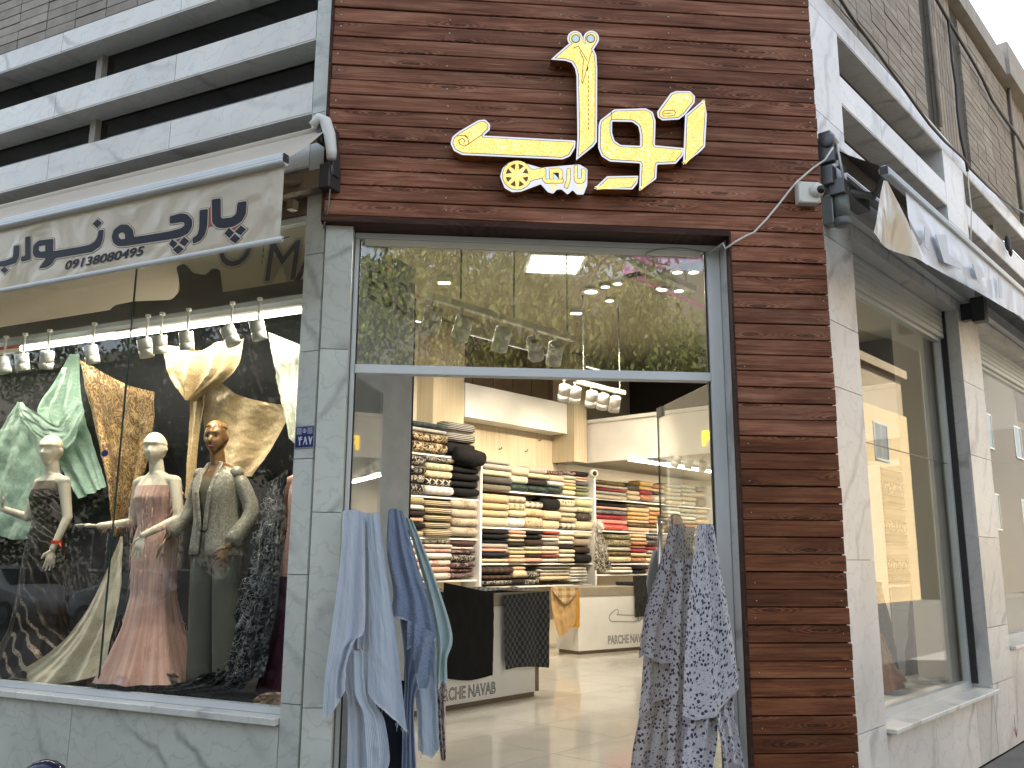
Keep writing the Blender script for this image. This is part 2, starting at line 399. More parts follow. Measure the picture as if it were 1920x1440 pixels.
        r = t.math('SUBTRACT', .6, t.math('MULTIPLY', f, .3)); metal = t.math('MULTIPLY', f, .4)
    elif pat == 'crush':        # crinkled satin
        n1 = t.noise(v, 14*s, 6, .7, 2.5); f = t.ramp(n1, [(.35, 0), (.65, 1)]); r = .42
    elif pat == 'ribbon':       # wavy sequin trims over a dark gown
        wv = t.wave(v, 5.0*s, 6.0, 2, .9, 'DIAGONAL'); f = t.math('MULTIPLY', t.math('MULTIPLY', t.ramp(wv, [(.80, 0), (.88, 1)]), t.ramp(t.noise(v, 3.5, 2), [(.42, .1), (.6, 1)])), t.ramp(t.noise(v, 140, 2), [(.35, .1), (.65, 1)]))
        r = t.math('SUBTRACT', .6, t.math('MULTIPLY', f, .35)); metal = t.math('MULTIPLY', f, .7)
    elif pat == 'fringe':       # long hanging fibres
        vv = t.coord(coord, (60, 60, 1.6) if coord == 'Object' else (60, 1.6, 1), shift=False); f = t.ramp(t.noise(vv, 1.0, 4, .6, .4), [(.35, 0), (.7, 1)])
    if c is None: c = t.mix(f, c1, c2)
    if c3 is not None: c = t.mix(t.ramp(t.noise(v, 4*s, 2), [(.52, 0), (.62, 1)]), c, c3)
    wv = t.noise(v, 260, 2); c = t.mix(t.math('MULTIPLY', wv, .22), c, (0, 0, 0))
    hb = t.noise(v, 22, 4, .6) if pat != 'crush' else t.noise(v, 16, 5, .7, 2.0)
    nm = t.bump(t.math('ADD', hb, t.math('MULTIPLY', wv, .15)), .35 if pat != 'crush' else .8, .01)
    p = t.bsdf(c, r, metal, .25, nm); p.inputs['Sheen Weight'].default_value = sheen*min(1, sum(c1)*.9)
    FAB[key] = t.m; return t.m

M = {}
M['marble_left'] = marble('marble_grey_green', (.60, .625, .57), (.25, .26, .24), (.48, .42, .31), 1.0, .7)
M['marble_right'] = marble('marble_white', (.74, .735, .72), (.36, .36, .37), (.56, .51, .43), .8, 1.0)
M['marble_band'] = marble('marble_band', (.74, .735, .69), (.40, .40, .38), (.56, .51, .40), .9, .5)
M['plank'] = wood('stained_pine')
M['plank_low'] = wood('stained_pine_lower', (.068, .022, .011), (.180, .064, .029), (.31, .135, .064), .42)
M['cladding_back'] = plain('cladding_back', (.02, .011, .008), .8)
M['trim_wood'] = wood('dark_trim', (.025, .010, .007), (.06, .024, .016), (.12, .06, .04))
M['nail'] = plain('nail_heads', (.55, .52, .47), .35, .6)
def brick_mat():
    t = NT('facing_brick'); v = t.coord(); n = t.noise(v, 7, 6, .65); k = t.ramp(n, [(.3, (.26, .23, .195)), (.7, (.38, .34, .295))])
    tone = t.math('ADD', .84, t.math('MULTIPLY', t.rnd(), .3))
    c = t.mix(1.0, k, t.n('CombineColor', ins={0: tone, 1: tone, 2: tone}).outputs[0], 'MULTIPLY')
    t.bsdf(c, .82, 0, .3, t.bump(t.noise(v, 40, 5), .5, .004)); return t.m
M['brick'] = brick_mat()
M['mortar'] = plain('dark_mortar', (.075, .07, .062), .9, bumpy=.3)
M['concrete'] = plain('concrete', (.34, .32, .29), .85, bumpy=.4)
M['soffit'] = plain('soffit', (.30, .285, .25), .8)
M['dark_glass'] = glass('clerestory_glass', (.10, .115, .13), 1.5, .08)
M['pane'] = glass('window_pane', (.97, .985, .975), 1.5, .004); M['pane_coated'] = glass('transom_pane', (.90, .915, .90), 1.5, .045)
M['pane_edge'] = plain('glass_edge', (.03, .07, .06), .2)
M['alu'] = plain('satin_aluminium', (.52, .57, .60), .38, .35, .05, 3)
M['alu_white'] = plain('white_aluminium', (.66, .69, .70), .4, .1, .05, 3)
M['white'] = plain('white_paint', (.74, .73, .70), .5, 0, .05, 3)
M['offwhite'] = plain('offwhite_plastic', (.70, .69, .63), .42, 0, .06, 3)
M['black'] = plain('black_plastic', (.02, .02, .022), .4)
M['black_cloth'] = plain('black_backdrop', (.010, .010, .012), .9)
M['dark_metal'] = plain('dark_metal', (.055, .055, .058), .45, .5)
M['grey_metal'] = plain('grey_metal', (.26, .28, .28), .42, .4)
M['steel'] = plain('chrome', (.7, .7, .72), .15, 1.0, .03)
M['beige_wall'] = plain('beige_wall', (.58, .52, .41), .6, 0, .05, 2)
def panel_wood():
    t = NT('pale_wood_panel'); v = t.coord('Object', (22, 22, .7)); n = t.noise(v, 1.2, 4)
    t.bsdf(t.ramp(n, [(.3, (.46, .38, .26)), (.7, (.58, .50, .36))]), .38, 0, .4); return t.m
M['panel_wood'] = panel_wood()
M['bronze_panel'] = plain('bronze_panel', (.18, .13, .085), .4, .2)
M['ceiling'] = plain('ceiling_paint', (.42, .39, .31), .7, 0, .03, 1)
M['pink'] = plain('pink_paint', (.62, .22, .50), .6)
def tile_mat():
    t = NT('polished_tile'); v = t.coord(); n = t.noise(v, 1.8, 6, .6, .8)
    t.bsdf(t.ramp(n, [(.3, (.60, .555, .47)), (.7, (.70, .655, .57))]), .09, 0, .55); return t.m
M['tile'] = tile_mat()
M['grout'] = plain('grout', (.30, .27, .22), .8)
def see_through(m, col, f):
    """thin cloth also passes some light"""
    t = m.node_tree; out = [n for n in t.nodes if n.type == 'OUTPUT_MATERIAL'][0]; src = out.inputs[0].links[0].from_socket
    tr = t.nodes.new('ShaderNodeBsdfTranslucent'); tr.inputs[0].default_value = (*col, 1); mx = t.nodes.new('ShaderNodeMixShader'); mx.inputs[0].default_value = f
    t.links.new(src, mx.inputs[1]); t.links.new(tr.outputs[0], mx.inputs[2]); t.links.new(mx.outputs[0], out.inputs[0]); return m
M['canvas'] = see_through(plain('beige_awning_canvas', (.66, .59, .49), .7, 0, .06, 2, .15), (.66, .56, .42), .32)
def vinyl():
    t = NT('glossy_banner_vinyl'); v = t.coord('Object', (1, 1, 1), shift=False)
    c = t.mix(t.noise(v, 1.5, 3), (.55, .485, .37), (.63, .56, .44))
    h = t.noise(t.coord('Object', (1.5, 1.5, 1.7), (0, .5, 0), shift=False), 1.5, 2, .4, .9)
    t.bsdf(c, .22, 0, .6, t.bump(h, .6, .09)); return t.m
M['vinyl'] = see_through(vinyl(), (.60, .50, .36), .15)
def vinyl_w():
    t = NT('pale_banner_vinyl'); v = t.coord('Object', (1, 1, 1), shift=False)
    c = t.mix(t.noise(v, 2.5, 4), (.62, .66, .72), (.80, .82, .85))
    h = t.noise(t.coord('Object', (1.3, 1.3, 1.5), (0, .5, 0), shift=False), 1.5, 2, .4, .6)
    t.bsdf(c, .25, 0, .5, t.bump(h, .4, .06)); return t.m
M['vinyl_w'] = see_through(vinyl_w(), (.60, .58, .54), .12)
M['ink'] = plain('navy_ink', (.010, .010, .022), .5, 0, .3, 4, spec=.25)
M['ink_cream'] = plain('cream_ink', (.52, .45, .33), .35)
M['ink_brown'] = plain('brown_ink', (.10, .035, .022), .35)
M['ink_red'] = plain('red_ink', (.38, .035, .022), .35)
M['ink_faint'] = plain('faded_ink', (.50, .54, .60), .4)
M['navy'] = plain('navy_letter', (.018, .018, .075), .4)
M['plate_blue'] = plain('blue_enamel', (.016, .022, .13), .3)
M['plate_grey'] = plain('plate_print', (.25, .27, .36), .4)
M['plate_white'] = plain('white_enamel', (.62, .64, .74), .35)
M['gold_side'] = plain('gold_side', (.50, .26, .07), .25, .85, .2, 10)
def glitter():
    t = NT('lit_gold_glitter'); v = t.coord('Object', shift=False)
    nd = t.n('TexVoronoi'); nd.inputs['Scale'].default_value = 150; t.t.links.new(v, nd.inputs[0]); k = t.sep(nd.outputs['Color'])[0]
    big = t.noise(v, 9, 3)
    col = t.mix(t.ramp(k, [(.2, 0), (.8, 1)]), (1.0, .66, .15), (1.0, .78, .31))
    col = t.mix(t.ramp(t.math('MULTIPLY', k, big), [(.50, 0), (.62, 1)]), col, (1.0, .95, .74))
    st = t.math('ADD', .33*LK, t.math('MULTIPLY', t.math('MULTIPLY', k, big), .20*LK))
    e = t.n('Emission'); t.t.links.new(col, e.inputs[0]); t.t.links.new(st, e.inputs[1]); t.t.links.new(e.outputs[0], t.out.inputs[0]); return t.m
M['glitter'] = glitter()
M['rim'] = emit('lit_white_rim', (.86, .90, 1.0), .27)
M['rim_dark'] = plain('sign_outline', (.012, .012, .04), .4)
M['sign_line'] = plain('sign_line', (.16, .09, .01), .5)
M['tube'] = emit('tube_light', (1, .96, .86), 4.0)
M['panel_light'] = emit('panel_light', (1, .97, .93), 3.0)
M['bulb'] = emit('bulb', (1, .92, .75), 3.0)
M['warm_lamp'] = emit('warm_lamp', (1, .74, .36), 3.0)
M['neon'] = emit('yellow_neon', (1, .62, .02), .8)
M['skin_white'] = plain('cream_mannequin', (.70, .62, .47), .32, 0, .03, 3)
M['skin_bronze'] = plain('bronze_mannequin', (.26, .135, .055), .3, .35, .3, 14)
M['skin_person'] = plain('skin', (.42, .235, .16), .5, 0, .08, 12)
M['rubber'] = plain('rubber', (.02, .02, .02), .8)
def leaf_mat(name, a, b):
    t = NT(name); c = t.mix(t.n('NewGeometry').outputs['Random Per Island'], a, b)
    d = t.n('BsdfDiffuse'); t.t.links.new(c, d.inputs[0]); tr = t.n('BsdfTranslucent'); t.t.links.new(c, tr.inputs[0])
    mx = t.n('MixShader', ins={0: .35}); t.t.links.new(d.outputs[0], mx.inputs[1]); t.t.links.new(tr.outputs[0], mx.inputs[2])
    t.t.links.new(mx.outputs[0], t.out.inputs[0]); return t.m
M['leaf'] = leaf_mat('leaf', (.05, .08, .02), (.24, .25, .10))
M['leaf_dark'] = leaf_mat('leaf_dark', (.03, .06, .018), (.07, .11, .03))
M['bark'] = plain('bark', (.10, .075, .055), .9, bumpy=.6, bs=25)
def asphalt():
    t = NT('asphalt'); v = t.coord(shift=False); n = t.noise(v, 90, 4); b = t.noise(v, .6, 4)
    t.bsdf(t.mix(b, t.mix(n, (.035, .035, .036), (.07, .07, .07)), (.06, .058, .055)), .85, 0, .3, t.bump(n, .5, .004)); return t.m
M['asphalt'] = asphalt()
M['paving'] = plain('paving', (.15, .145, .135), .85, 0, .15, 3, .4)
M['yellow_stone'] = plain('yellow_stone', (.17, .125, .07), .8, 0, .12, 1.5, .3)
M['dark_brick'] = plain('dark_brick', (.035, .028, .022), .85, 0, .15, 1.2)
def courses():
    t = NT('cream_brickwork'); v = t.coord(); x = t.sep(t.n('TexCoord').outputs['Object'])
    ln = t.math('GREATER_THAN', t.math('FRACT', t.math('MULTIPLY', x[2], 4.0)), .90); c = t.mix(t.noise(v, 2.0, 4), (.30, .215, .11), (.37, .275, .15))
    t.bsdf(t.mix(t.math('MULTIPLY', ln, .5), c, (.16, .12, .07)), .8, 0, .2); return t.m
M['yellow_stone_low'] = courses()
M['grey_render'] = plain('grey_render', (.085, .08, .072), .85, 0, .15, 1.2)
M['car_white'] = plain('white_car_paint', (.70, .71, .72), .2, 0, .02, 2)
M['car_grey'] = plain('grey_car_paint', (.045, .05, .055), .25, .2, .02, 2)
M['car_glass'] = plain('car_glass', (.02, .025, .03), .06)
M['lamp_red'] = plain('red_lens', (.35, .02, .015), .2)
# ------------------------------------------------------------------ ground
def flat_poly(name, mat, pts, z, th=.05, kind='structure', parent=None):
    m = MB(); n = len(pts); tri = tessellate_polygon([[Vector((p[0], p[1], 0)) for p in pts]])
    top = [Vector((p[0], p[1], z)) for p in pts]; bot = [Vector((p[0], p[1], z-th)) for p in pts]
    m.add(top, [tuple(t) for t in tri]); m.add(bot, [tuple(t) for t in tri])
    m.add(bot+top, [(i, (i+1) % n, n+(i+1) % n, n+i) for i in range(n)])
    o = m.build(name, mat, parent, None if parent else Vector((pts[0][0], pts[0][1], z)))
    if kind: o['kind'] = kind
    return o
o = MB().wbox((0, 0, -.20), 500, 500, .1).build('ground', M['asphalt']); o['kind'] = 'structure'
def P2(P, u, w): p = P.pt(u, 0, w); return (p.x, p.y)
flat_poly('pavement', M['paving'], [P2(PL, 30, .02), P2(PL, .0, .02), P2(PC, 0, .02), P2(PC, WC, .02), P2(PR, 40, .02), P2(PR, 40, 2.6), P2(PR, 1.0, 2.6), (4.0, 1.2), (1.6, -.9), (-1.8, -.6), P2(PL, 2.0, 4.4), P2(PL, 30, 4.4)], 0, .15)
flat_poly('pavement', M['paving'], [P2(PL, 30, 15), P2(PL, -14, 15), P2(PL, -22, 19), P2(PL, -22, 24), P2(PL, 30, 24)], 0, .15)
flat_poly('pavement', M['asphalt'], [P2(PR, 45, 8.6), P2(PR, -2, 8.6), P2(PR, -2, 30), P2(PR, 45, 30)], 0, .15)

# ------------------------------------------------------------------ the shop building
B = empty('shop_building', PC.pt(WC/2, 0, -3), 'corner shop building with marble bands, brick above and pine plank cladding over the doorway', 'building')
def slabs(P, u0, u1, zs, w0, w1, parent, mat, us=None, gap=.0025):
    us = us or [u0, u1]
    for i in range(len(us)-1):
        for j in range(len(zs)-1):
            bx('marble_slab', mat, P, us[i]+gap, us[i+1]-gap, zs[j]+gap, zs[j+1]-gap, w0, w1, parent)
def band(P, u0, u1, z0, z1, us, mat):
    b = bx('marble_band', M['soffit'], P, u0, u1, z0+.004, z1-.004, -.20, -.018, B)
    slabs(P, u0, u1, [z0, z1], -.018, 0, b, mat, us)
    for i in range(len(us)-1):                       # thin marble soffit slabs under the band
        bx('marble_slab', mat, P, us[i]+.002, us[i+1]-.002, z0-.008, z0+.004, -.19, -.004, b)
ML, MR_, MBD = M['marble_left'], M['marble_right'], M['marble_band']
LU = [.153, 1.38, 2.62, 3.86, 5.1, 6.3, 7.2]
for z0, z1 in ((5.378, 5.542), (4.832, 5.037), (4.315, 4.525), (3.95, 4.10)): band(PL, .153, 7.2, z0, z1, LU, MBD)
RU = [.542, 1.35, 2.2, 2.995]; RU2 = [3.655, 4.8, 6.0, 7.2]
for z0, z1 in ((4.737, 4.955), (4.20, 4.442)):
    band(PR, .542, 2.995, z0, z1, RU, MR_); band(PR, 3.655, 7.2, z0, z1, RU2, MR_)
band(PR, .0, 7.2, 5.293, 5.46, [0, .9, 1.9, 2.9, 3.9, 5.0, 6.1, 7.2], MR_)
band(PR, .56, 2.995, 3.75, 4.10, [.56, 1.8, 2.995], MR_); band(PR, 3.655, 7.2, 3.72, 4.02, RU2, MR_)
# clerestory strips behind the bands
def clere(P, u0, u1, z0, z1, mull):
    g = MB(); g.box(P, u0, u1, z0, z1, -.215, -.205); o = g.build('clerestory_window', M['dark_glass'], B)
    for u in mull: bx('mullion', M['concrete'], P, u-.03, u+.03, z0, z1, -.203, -.15, o)
clere(PL, .153, 7.2, 5.037, 5.378, [2.37, 4.7]); clere(PL, .153, 7.2, 4.525, 4.832, [2.37, 4.7]); clere(PL, .153, 7.2, 4.10, 4.315, [2.37])
clere(PR, .542, 2.995, 4.955, 5.293, []); clere(PR, .542, 2.995, 4.442, 4.737, []); clere(PR, .542, 2.995, 4.10, 4.20, [])
clere(PR, 3.655, 7.2, 4.955, 5.293, [5.4]); clere(PR, 3.655, 7.2, 4.442, 4.737, [5.4]); clere(PR, 3.655, 7.2, 4.02, 4.20, [])
# pillars
def pillar(P, u0, u1, z0, z1, joints, mat, wb=-.2, face=True):
    c = bx('marble_pillar', mat, P, u0+.003, u1-.003, z0, z1, wb, -.02, B)
    zs = [z0]+[z for z in joints if z0 < z < z1]+[z1]
    slabs(P, u0, u1, zs, -.02, 0, c, mat); return c
pillar(PL, .012, .153, 0, 7.25, [.75, 1.45, 2.11, 2.752, 3.36, 4.3, 5.1, 5.9, 6.6], ML)
pillar(PC, .0, .168, 0, 3.535, [.735, 1.80, 2.76], ML)
pp = pillar(PR, .012, .556, 0, 5.293, [.55, 1.55, 2.62, 3.05, 3.62, 4.5], MR_)
p2 = pillar(PR, 2.998, 3.652, 0, 5.293, [.55, 1.0, 1.75, 2.45, 3.1, 3.75, 4.6], MR_)
pillar(PR, 7.2, 8.2, 0, 5.46, [1, 2, 3, 4], MR_)
bx('marble_pillar', MR_, PC, 2.497, 2.56, 0, 3.535, -.16, -.004, B)           # right reveal of the doorway
# base walls and sills
bl = bx('base_wall', ML, PL, .155, 7.2, 0, .63, -.2, -.02, B)
slabs(PL, .155, 7.2, [0, .628], -.02, -.002, bl, ML, [.155, 1.8, 3.1, 4.4, 5.8, 7.2])
for a, b in zip([.156, 1.09, 2.3, 3.6, 5.0, 6.1], [1.09, 2.3, 3.6, 5.0, 6.1, 7.2]):
    bx('window_sill', MBD, PL, a+.0015, b-.0015, .631, .672, -.13, .035, B, bevel=.004)
br = bx('base_wall', MR_, PR, .558, 2.996, 0, .49, -.2, -.02, B)
slabs(PR, .558, 2.996, [0, .488], -.02, -.002, br, MR_, [.558, 1.5, 2.5, 2.996])
bx('window_sill', MBD, PR, .57, 2.994, .492, .522, -.2, .055, B, bevel=.004)
b2 = bx('base_wall', MR_, PR, 3.655, 7.2, 0, .78, -.2, -.02, B); slabs(PR, 3.655, 7.2, [0, .778], -.02, -.002, b2, MR_, RU2)
bx('window_sill', MBD, PR, 3.66, 7.2, .782, .812, -.2, .05, B, bevel=.004)
# left display window
lw = MB(); lw.box(PL, .156, 7.2, .674, .712, -.125, -.075); lw.box(PL, .156, .176, .712, 3.62, -.12, -.08); lw.box(PL, .156, 7.2, 3.62, 3.66, -.125, -.075)
lw = lw.build('shop_window', M['alu_white'], B)
for a, b in ((.178, 1.697), (1.703, 3.6), (3.606, 7.2)):
    bx('pane', M['pane'], PL, a, b, .713, 3.62, -.105, -.095, lw)
bx('pane_joint', M['pane_edge'], PL, 1.697, 1.703, .713, 3.62, -.106, -.094, lw)
sh = bx('shutter_box', M['bronze_panel'], PL, .156, 7.2, 3.662, 3.948, -.2, -.05, B)
# right windows, with the rolled shutter over each
def rwin(u0, u1, zb, zt, zs):
    f = MB(); f.box(PR, u0, u1, zb, zb+.05, -.2, -.15); f.box(PR, u0, u0+.03, zb+.05, zt, -.2, -.15); f.box(PR, u1-.085, u1-.035, zb+.05, zt, -.2, -.15); f.box(PR, u0, u1, zt, zt+.03, -.2, -.15)
    f = f.build('shop_window', M['alu'], B)
    bx('shutter_rail', M['black'], PR, u1-.034, u1-.012, zb+.03, zs, -.19, -.10, f)
    bx('pane', M['pane'], PR, u0+.03, u1-.085, zb+.05, zt, -.18, -.17, f)
    s = MB()
    for i in range(5):
        z = zt+.03+(zs-zt-.03)*i/5; s.box(PR, u0, u1-.035, z+.002, z+(zs-zt-.03)/5-.003, -.19, -.12)
    s.build('shutter_box', M['alu'], B, bevel=.004)
rwin(.558, 2.996, .522, 3.46, 3.742); rwin(3.656, 7.19, .812, 3.44, 3.715)
bx('pane_joint', M['pane_edge'], PR, .59, 2.9, 1.93+.44, 1.936+.44, -.181, -.169, B)
# brick above the bands: aligned joints, 335 x 80 mm
BRK = bpy.data.meshes.new('brick')
_b = MB().wbox((0, 0, .0385), .325, .028, .072); BRK.from_pydata([tuple(p) for p in _b.v], [], _b.f); BRK.materials.append(M['brick'])
def brickwall(P, u0, u1, z0, z1, keep, skip=()):
    wl = bx('brick_wall', M['mortar'], P, u0, u1, z0, z1, -.2, -.022, B)
    rest = MB(); nu, nz = int((u1-u0)/.335), int((z1-z0)/.08); n = 0
    for j in range(nz):
        for i in range(nu):
            u, z = u0+(i+.5)*.335, z0+j*.08
            if any(a-.15 < u < b+.15 for a, b in skip): continue
            pr = random.uniform(-.003, .003)
            if keep(u, z) and n < 290:
                link('brick', BRK, wl, P.pt(u, z, -.014+pr), P.ang); n += 1
            else: rest.box(P, u-.1625, u+.1625, z+.0025, z+.0745, -.03, pr)
    r = rest.build('brick_field', M['brick'], wl); r['kind'] = 'stuff'
    return wl
brickwall(PL, .153, 7.2, 5.545, 7.2, lambda u, z: 1.2 < u < 4.4 and z < 6.4)
RB = [(2.93, 3.76), (6.1, 6.9)]
rw = brickwall(PR, .0, 9.0, 5.463, 7.2, lambda u, z: u < 4.9, RB)
for a, b in RB:
    for k in range(9):
        u = a+(b-a)*k/9
        for j in range(3): bx('rib_panel', M['brick'], PR, u+.004, u+(b-a)/9-.012, 5.47+j*.58, 5.47+j*.58+.572, -.022, .012 if k in (0,) else -.003, rw)
    mb = MB(); mb.tube([PR.pt(a-.03, 5.46, .03), PR.pt(a-.03, 7.2, .03)], .017); mb.build('drain_pipe', M['brick'], B)
cp = MB(); cp.box(PR, -.1, 5.7, 7.2, 7.42, -.3, .09); cp.box(PR, 5.7, 9, 7.2, 7.62, -.3, .13); cp.box(PL, .0, 7.2, 7.2, 7.42, -.3, .09); cp.box(PC, 0, WC, 7.2, 7.42, -.3, .09)
cp.build('roof_coping', M['concrete'], B)
bx('upper_wall', M['concrete'], PC, 0, WC, 5.6, 7.2, -.2, -.01, B)
far = [P2(PL, 7.2, -.05), P2(PL, 0, -.05), P2(PC, WC, -.05), P2(PR, 11.2, -.05), P2(PR, 11.2, -9.2)]
rf = flat_poly('roof', M['concrete'], far, 7.2, .2, None, B)
bx('end_wall', M['concrete'], PR, 8.2, 11.4, 0, 7.2, -.3, -.05, B)
# pine cladding on the chamfered corner
CLD = empty('wood_cladding', PC.pt(WC/2, 3.535, 0), parent=B)
cb = MB(); cb.box(PC, -.012, WC+.002, 3.54, 5.6, -.012, .028); cb.box(PC, 2.502, WC+.002, 0, 3.54, -.012, .028)
cb = cb.build('backing_board', M['cladding_back'], CLD)
k = 0; z = 3.578
def plank(u0, u1, z, mat):
    m = MB(); g = .0022; dz = random.uniform(-.0015, .0015); dw = random.uniform(-.003, .003)
    t0, t1 = .0945-g, .0945
    q = []
    for ww in ((.03, t1), (.056+dw, t0)):
        h = ww[1]; q.append((ww[0], z+.003+(.0945-h)/2+dz, z+.003+h+dz-(.0945-h)/2))
    (wa, a0, a1), (wb, b0, b1) = q
    wc = wb-.006; e0, e1 = b0-.0, b1+.0
    n = 9; rs = []
    for i in range(n):
        u = u0+(u1-u0)*i/(n-1); s = .0018*mnoise.noise((u*1.3, z*7, 3.1)); d = .0022*mnoise.noise((u*.9, z*9, 8.3))
        rs.append([PC.pt(u, a0+s, wa), PC.pt(u, a1+s, wa), PC.pt(u, a1+s, wc+d), PC.pt(u, b1-.002+s, wb+d), PC.pt(u, b0+.002+s, wb+d), PC.pt(u, a0+s, wc+d)])
    m.rings(rs, 0, False)
    return m.build('plank', mat, CLD, PC.pt((u0+u1)/2, z, .04), PC.ang)
while z < 5.55: plank(-.004+random.uniform(-.002, .002), WC+.004+random.uniform(-.003, .004), z, M['plank']); z += .1
z = 3.478
while z > -.09: plank(2.512+random.uniform(-.001, .001), WC+.005+random.uniform(-.003, .006), z, M['plank_low'] if z < 2.2 else M['plank']); z -= .1
tm = MB(); tm.box(PC, -.02, 2.51, 3.538, 3.576, -.14, .064); tm.box(PC, -.024, -.006, 3.538, 5.6, -.01, .066); tm.box(PC, 2.498, 2.511, 0, 3.537, -.006, .062)
tm.build('cladding_trim', M['trim_wood'], CLD)
nl = MB()
for i in range(21):
    z = 3.628+i*.1
    for u in (.035, .72, 1.44, 2.16, 3.08):
        if random.random() < .8: nl.sphere(PC.pt(u+random.uniform(-.008, .008), z+random.uniform(-.025, .025), .057), .0055, .0055, .0055, 7, 4)
for i in range(35):
    for u in (2.56, 3.085):
        if random.random() < .35: nl.sphere(PC.pt(u+random.uniform(-.01, .01), 3.52-i*.1+random.uniform(-.02, .02), .057), .004, .004, .004, 7, 4)
nl = nl.build('nail_heads', M['nail'], CLD); nl['kind'] = 'stuff'
# entrance: frame, transom light, two glass leaves swung inwards
df = MB(); df.box(PC, .17, .196, .2, 3.50, -.19, -.12); df.box(PC, 2.408, 2.494, .2, 3.50, -.19, -.12); df.box(PC, .17, 2.494, 3.501, 3.536, -.19, -.11)
df = df.build('door_frame', M['alu_white'], B, bevel=.003)
bx('transom_bar', M['alu_white'], PC, .197, 2.407, 2.642, 2.698, -.185, -.115, df, bevel=.004)
bx('frame_gasket', M['black'], PC, .197, .205, .2, 3.50, -.16, -.14, df); bx('frame_gasket', M['black'], PC, 2.397, 2.407, .2, 3.50, -.16, -.14, df)
bx('pane', M['pane_coated'], PC, .206, 2.396, 2.699, 3.50, -.155, -.145, df)
bx('sealing_strip', M['offwhite'], PC, .23, 2.37, 3.46, 3.50, -.144, -.125, df)
bx('threshold', ML, PC, .17, 2.494, 0, .198, -.3, .05, B)
def leaf(hu, th, sgn):
    a = rad(th); d = (PC.t*(math.cos(a)*sgn) - PC.n*math.sin(a)).normalized(); o = PC.pt(hu, 0, -.15)
    LP = Plane(Vector((o.x, o.y, 0)), d, Vector((d.y, -d.x, 0)))
    g = MB().box(LP, .0, .95, .215, 2.63, -.005, .005).build('glass_door', M['pane'], B, LP.pt(0, .2, 0))
    bx('glass_edge', M['pane_edge'], LP, .951, .957, .215, 2.63, -.006, .006, g)
    for z in (.2, 2.56): bx('clamp', M['grey_metal'], LP, .84 if z > 1 else .0, .95 if z > 1 else .1, z, z+.07, -.012, .012, g)
    mb = MB(); mb.tube([LP.pt(.85, .95, .05), LP.pt(.85, 1.85, .05)], .014); mb.tube([LP.pt(.85, .95, -.05), LP.pt(.85, 1.85, -.05)], .014)
    for z in (1.0, 1.8): mb.tube([LP.pt(.85, z, -.05), LP.pt(.85, z, .05)], .008)
    mb.build('handle', M['steel'], g); return LP
LPL = leaf(.205, 77, 1); LPR = leaf(2.398, 85, -1)
LPR_ = LPR

# ------------------------------------------------------------------ the room
def st(o, kind='structure'): o['kind'] = kind; return o
def inside(x, y, m=.25):
    p = Vector((x, y, 0)); return PL.loc(p)[2] < -m and PC.loc(p)[2] < -m and PR.loc(p)[2] < -m
ZF = .2
fl = flat_poly('interior_floor', M['grout'], [P2(PL, 5.1, -.21), P2(PL, .03, -.21), P2(PC, .0, -.21), P2(PC, WC, -.21), P2(PR, 11, -.21), P2(PR, 11, -7.2), P2(PR, -3.4, -7.2)], ZF-.004, .15)
TS = .78; TL = bpy.data.meshes.new('floor_tile'); _b = MB().wbox((0, 0, 0), TS-.004, TS-.004, .012); TL.from_pydata([tuple(p) for p in _b.v], [], _b.f); TL.materials.append(M['tile'])
def clip(poly, P, w):
    """keep the part of a plan polygon that lies behind plane P by more than w"""
    out = []
    for i in range(len(poly)):
        a, b = poly[i-1], poly[i]; da, db = P.loc(a)[2]+w, P.loc(b)[2]+w
        if (da < 0) != (db < 0): out.append(a.lerp(b, da/(da-db)))
        if db < 0: out.append(b)
    return out
for i in range(-3, 14):
    for j in range(-9, 1):
        u, wv = i*TS+.2, j*TS-.1; h = TS/2-.002
        cs = [PR.pt(u+a, 0, wv+b) for a, b in ((-h,-h),(h,-h),(h,h),(-h,h))]
        if PR.loc(cs[0])[2] < -7.1: continue
        q = clip(clip(clip(cs, PC, .305), PL, .30), PR, .30)
        if len(q) < 3: continue
        if len(q) == 4 and max((x-y).length for x, y in zip(q, cs)) < 1e-4: link('floor_tile', TL, fl, PR.pt(u, ZF-.0055, wv), PR.ang)
        else: flat_poly('floor_tile', M['tile'], [(p.x, p.y) for p in q], ZF+.0005, .012, None, fl)
def wall(name, mat, P, u0, u1, z0, z1, w0, w1): return st(bx(name, mat, P, u0, u1, z0, z1, w0, w1))
W1 = -7.2
wall('interior_wall', M['beige_wall'], PR, -3.6, 11, ZF-.05, 4.9, W1-.1, W1)
wall('interior_wall', M['beige_wall'], PR, 10.9, 11, ZF-.05, 4.9, W1, -.25)
st(flat_poly('ceiling', M['ceiling'], [P2(PL, 5.1, -.23), P2(PL, .02, -.23), P2(PC, .02, -.23), P2(PC, WC-.02, -.23), P2(PR, 11, -.23), P2(PR, 11, -7.2), P2(PR, -3.4, -7.2)], 5.0, .08))
wall('lintel_wall', M['ceiling'], PC, .0, WC, 3.58, 5.0, -.22, -.19)
for u0, u1 in ((.6, 2.95), (3.7, 7.2)): wall('lintel_wall', M['ceiling'], PR, u0, u1, 3.78, 4.1, -.26, -.215)
wall('interior_wall', M['ceiling'], PR, 8.2, 11, ZF, 5.0, -.35, -.301)
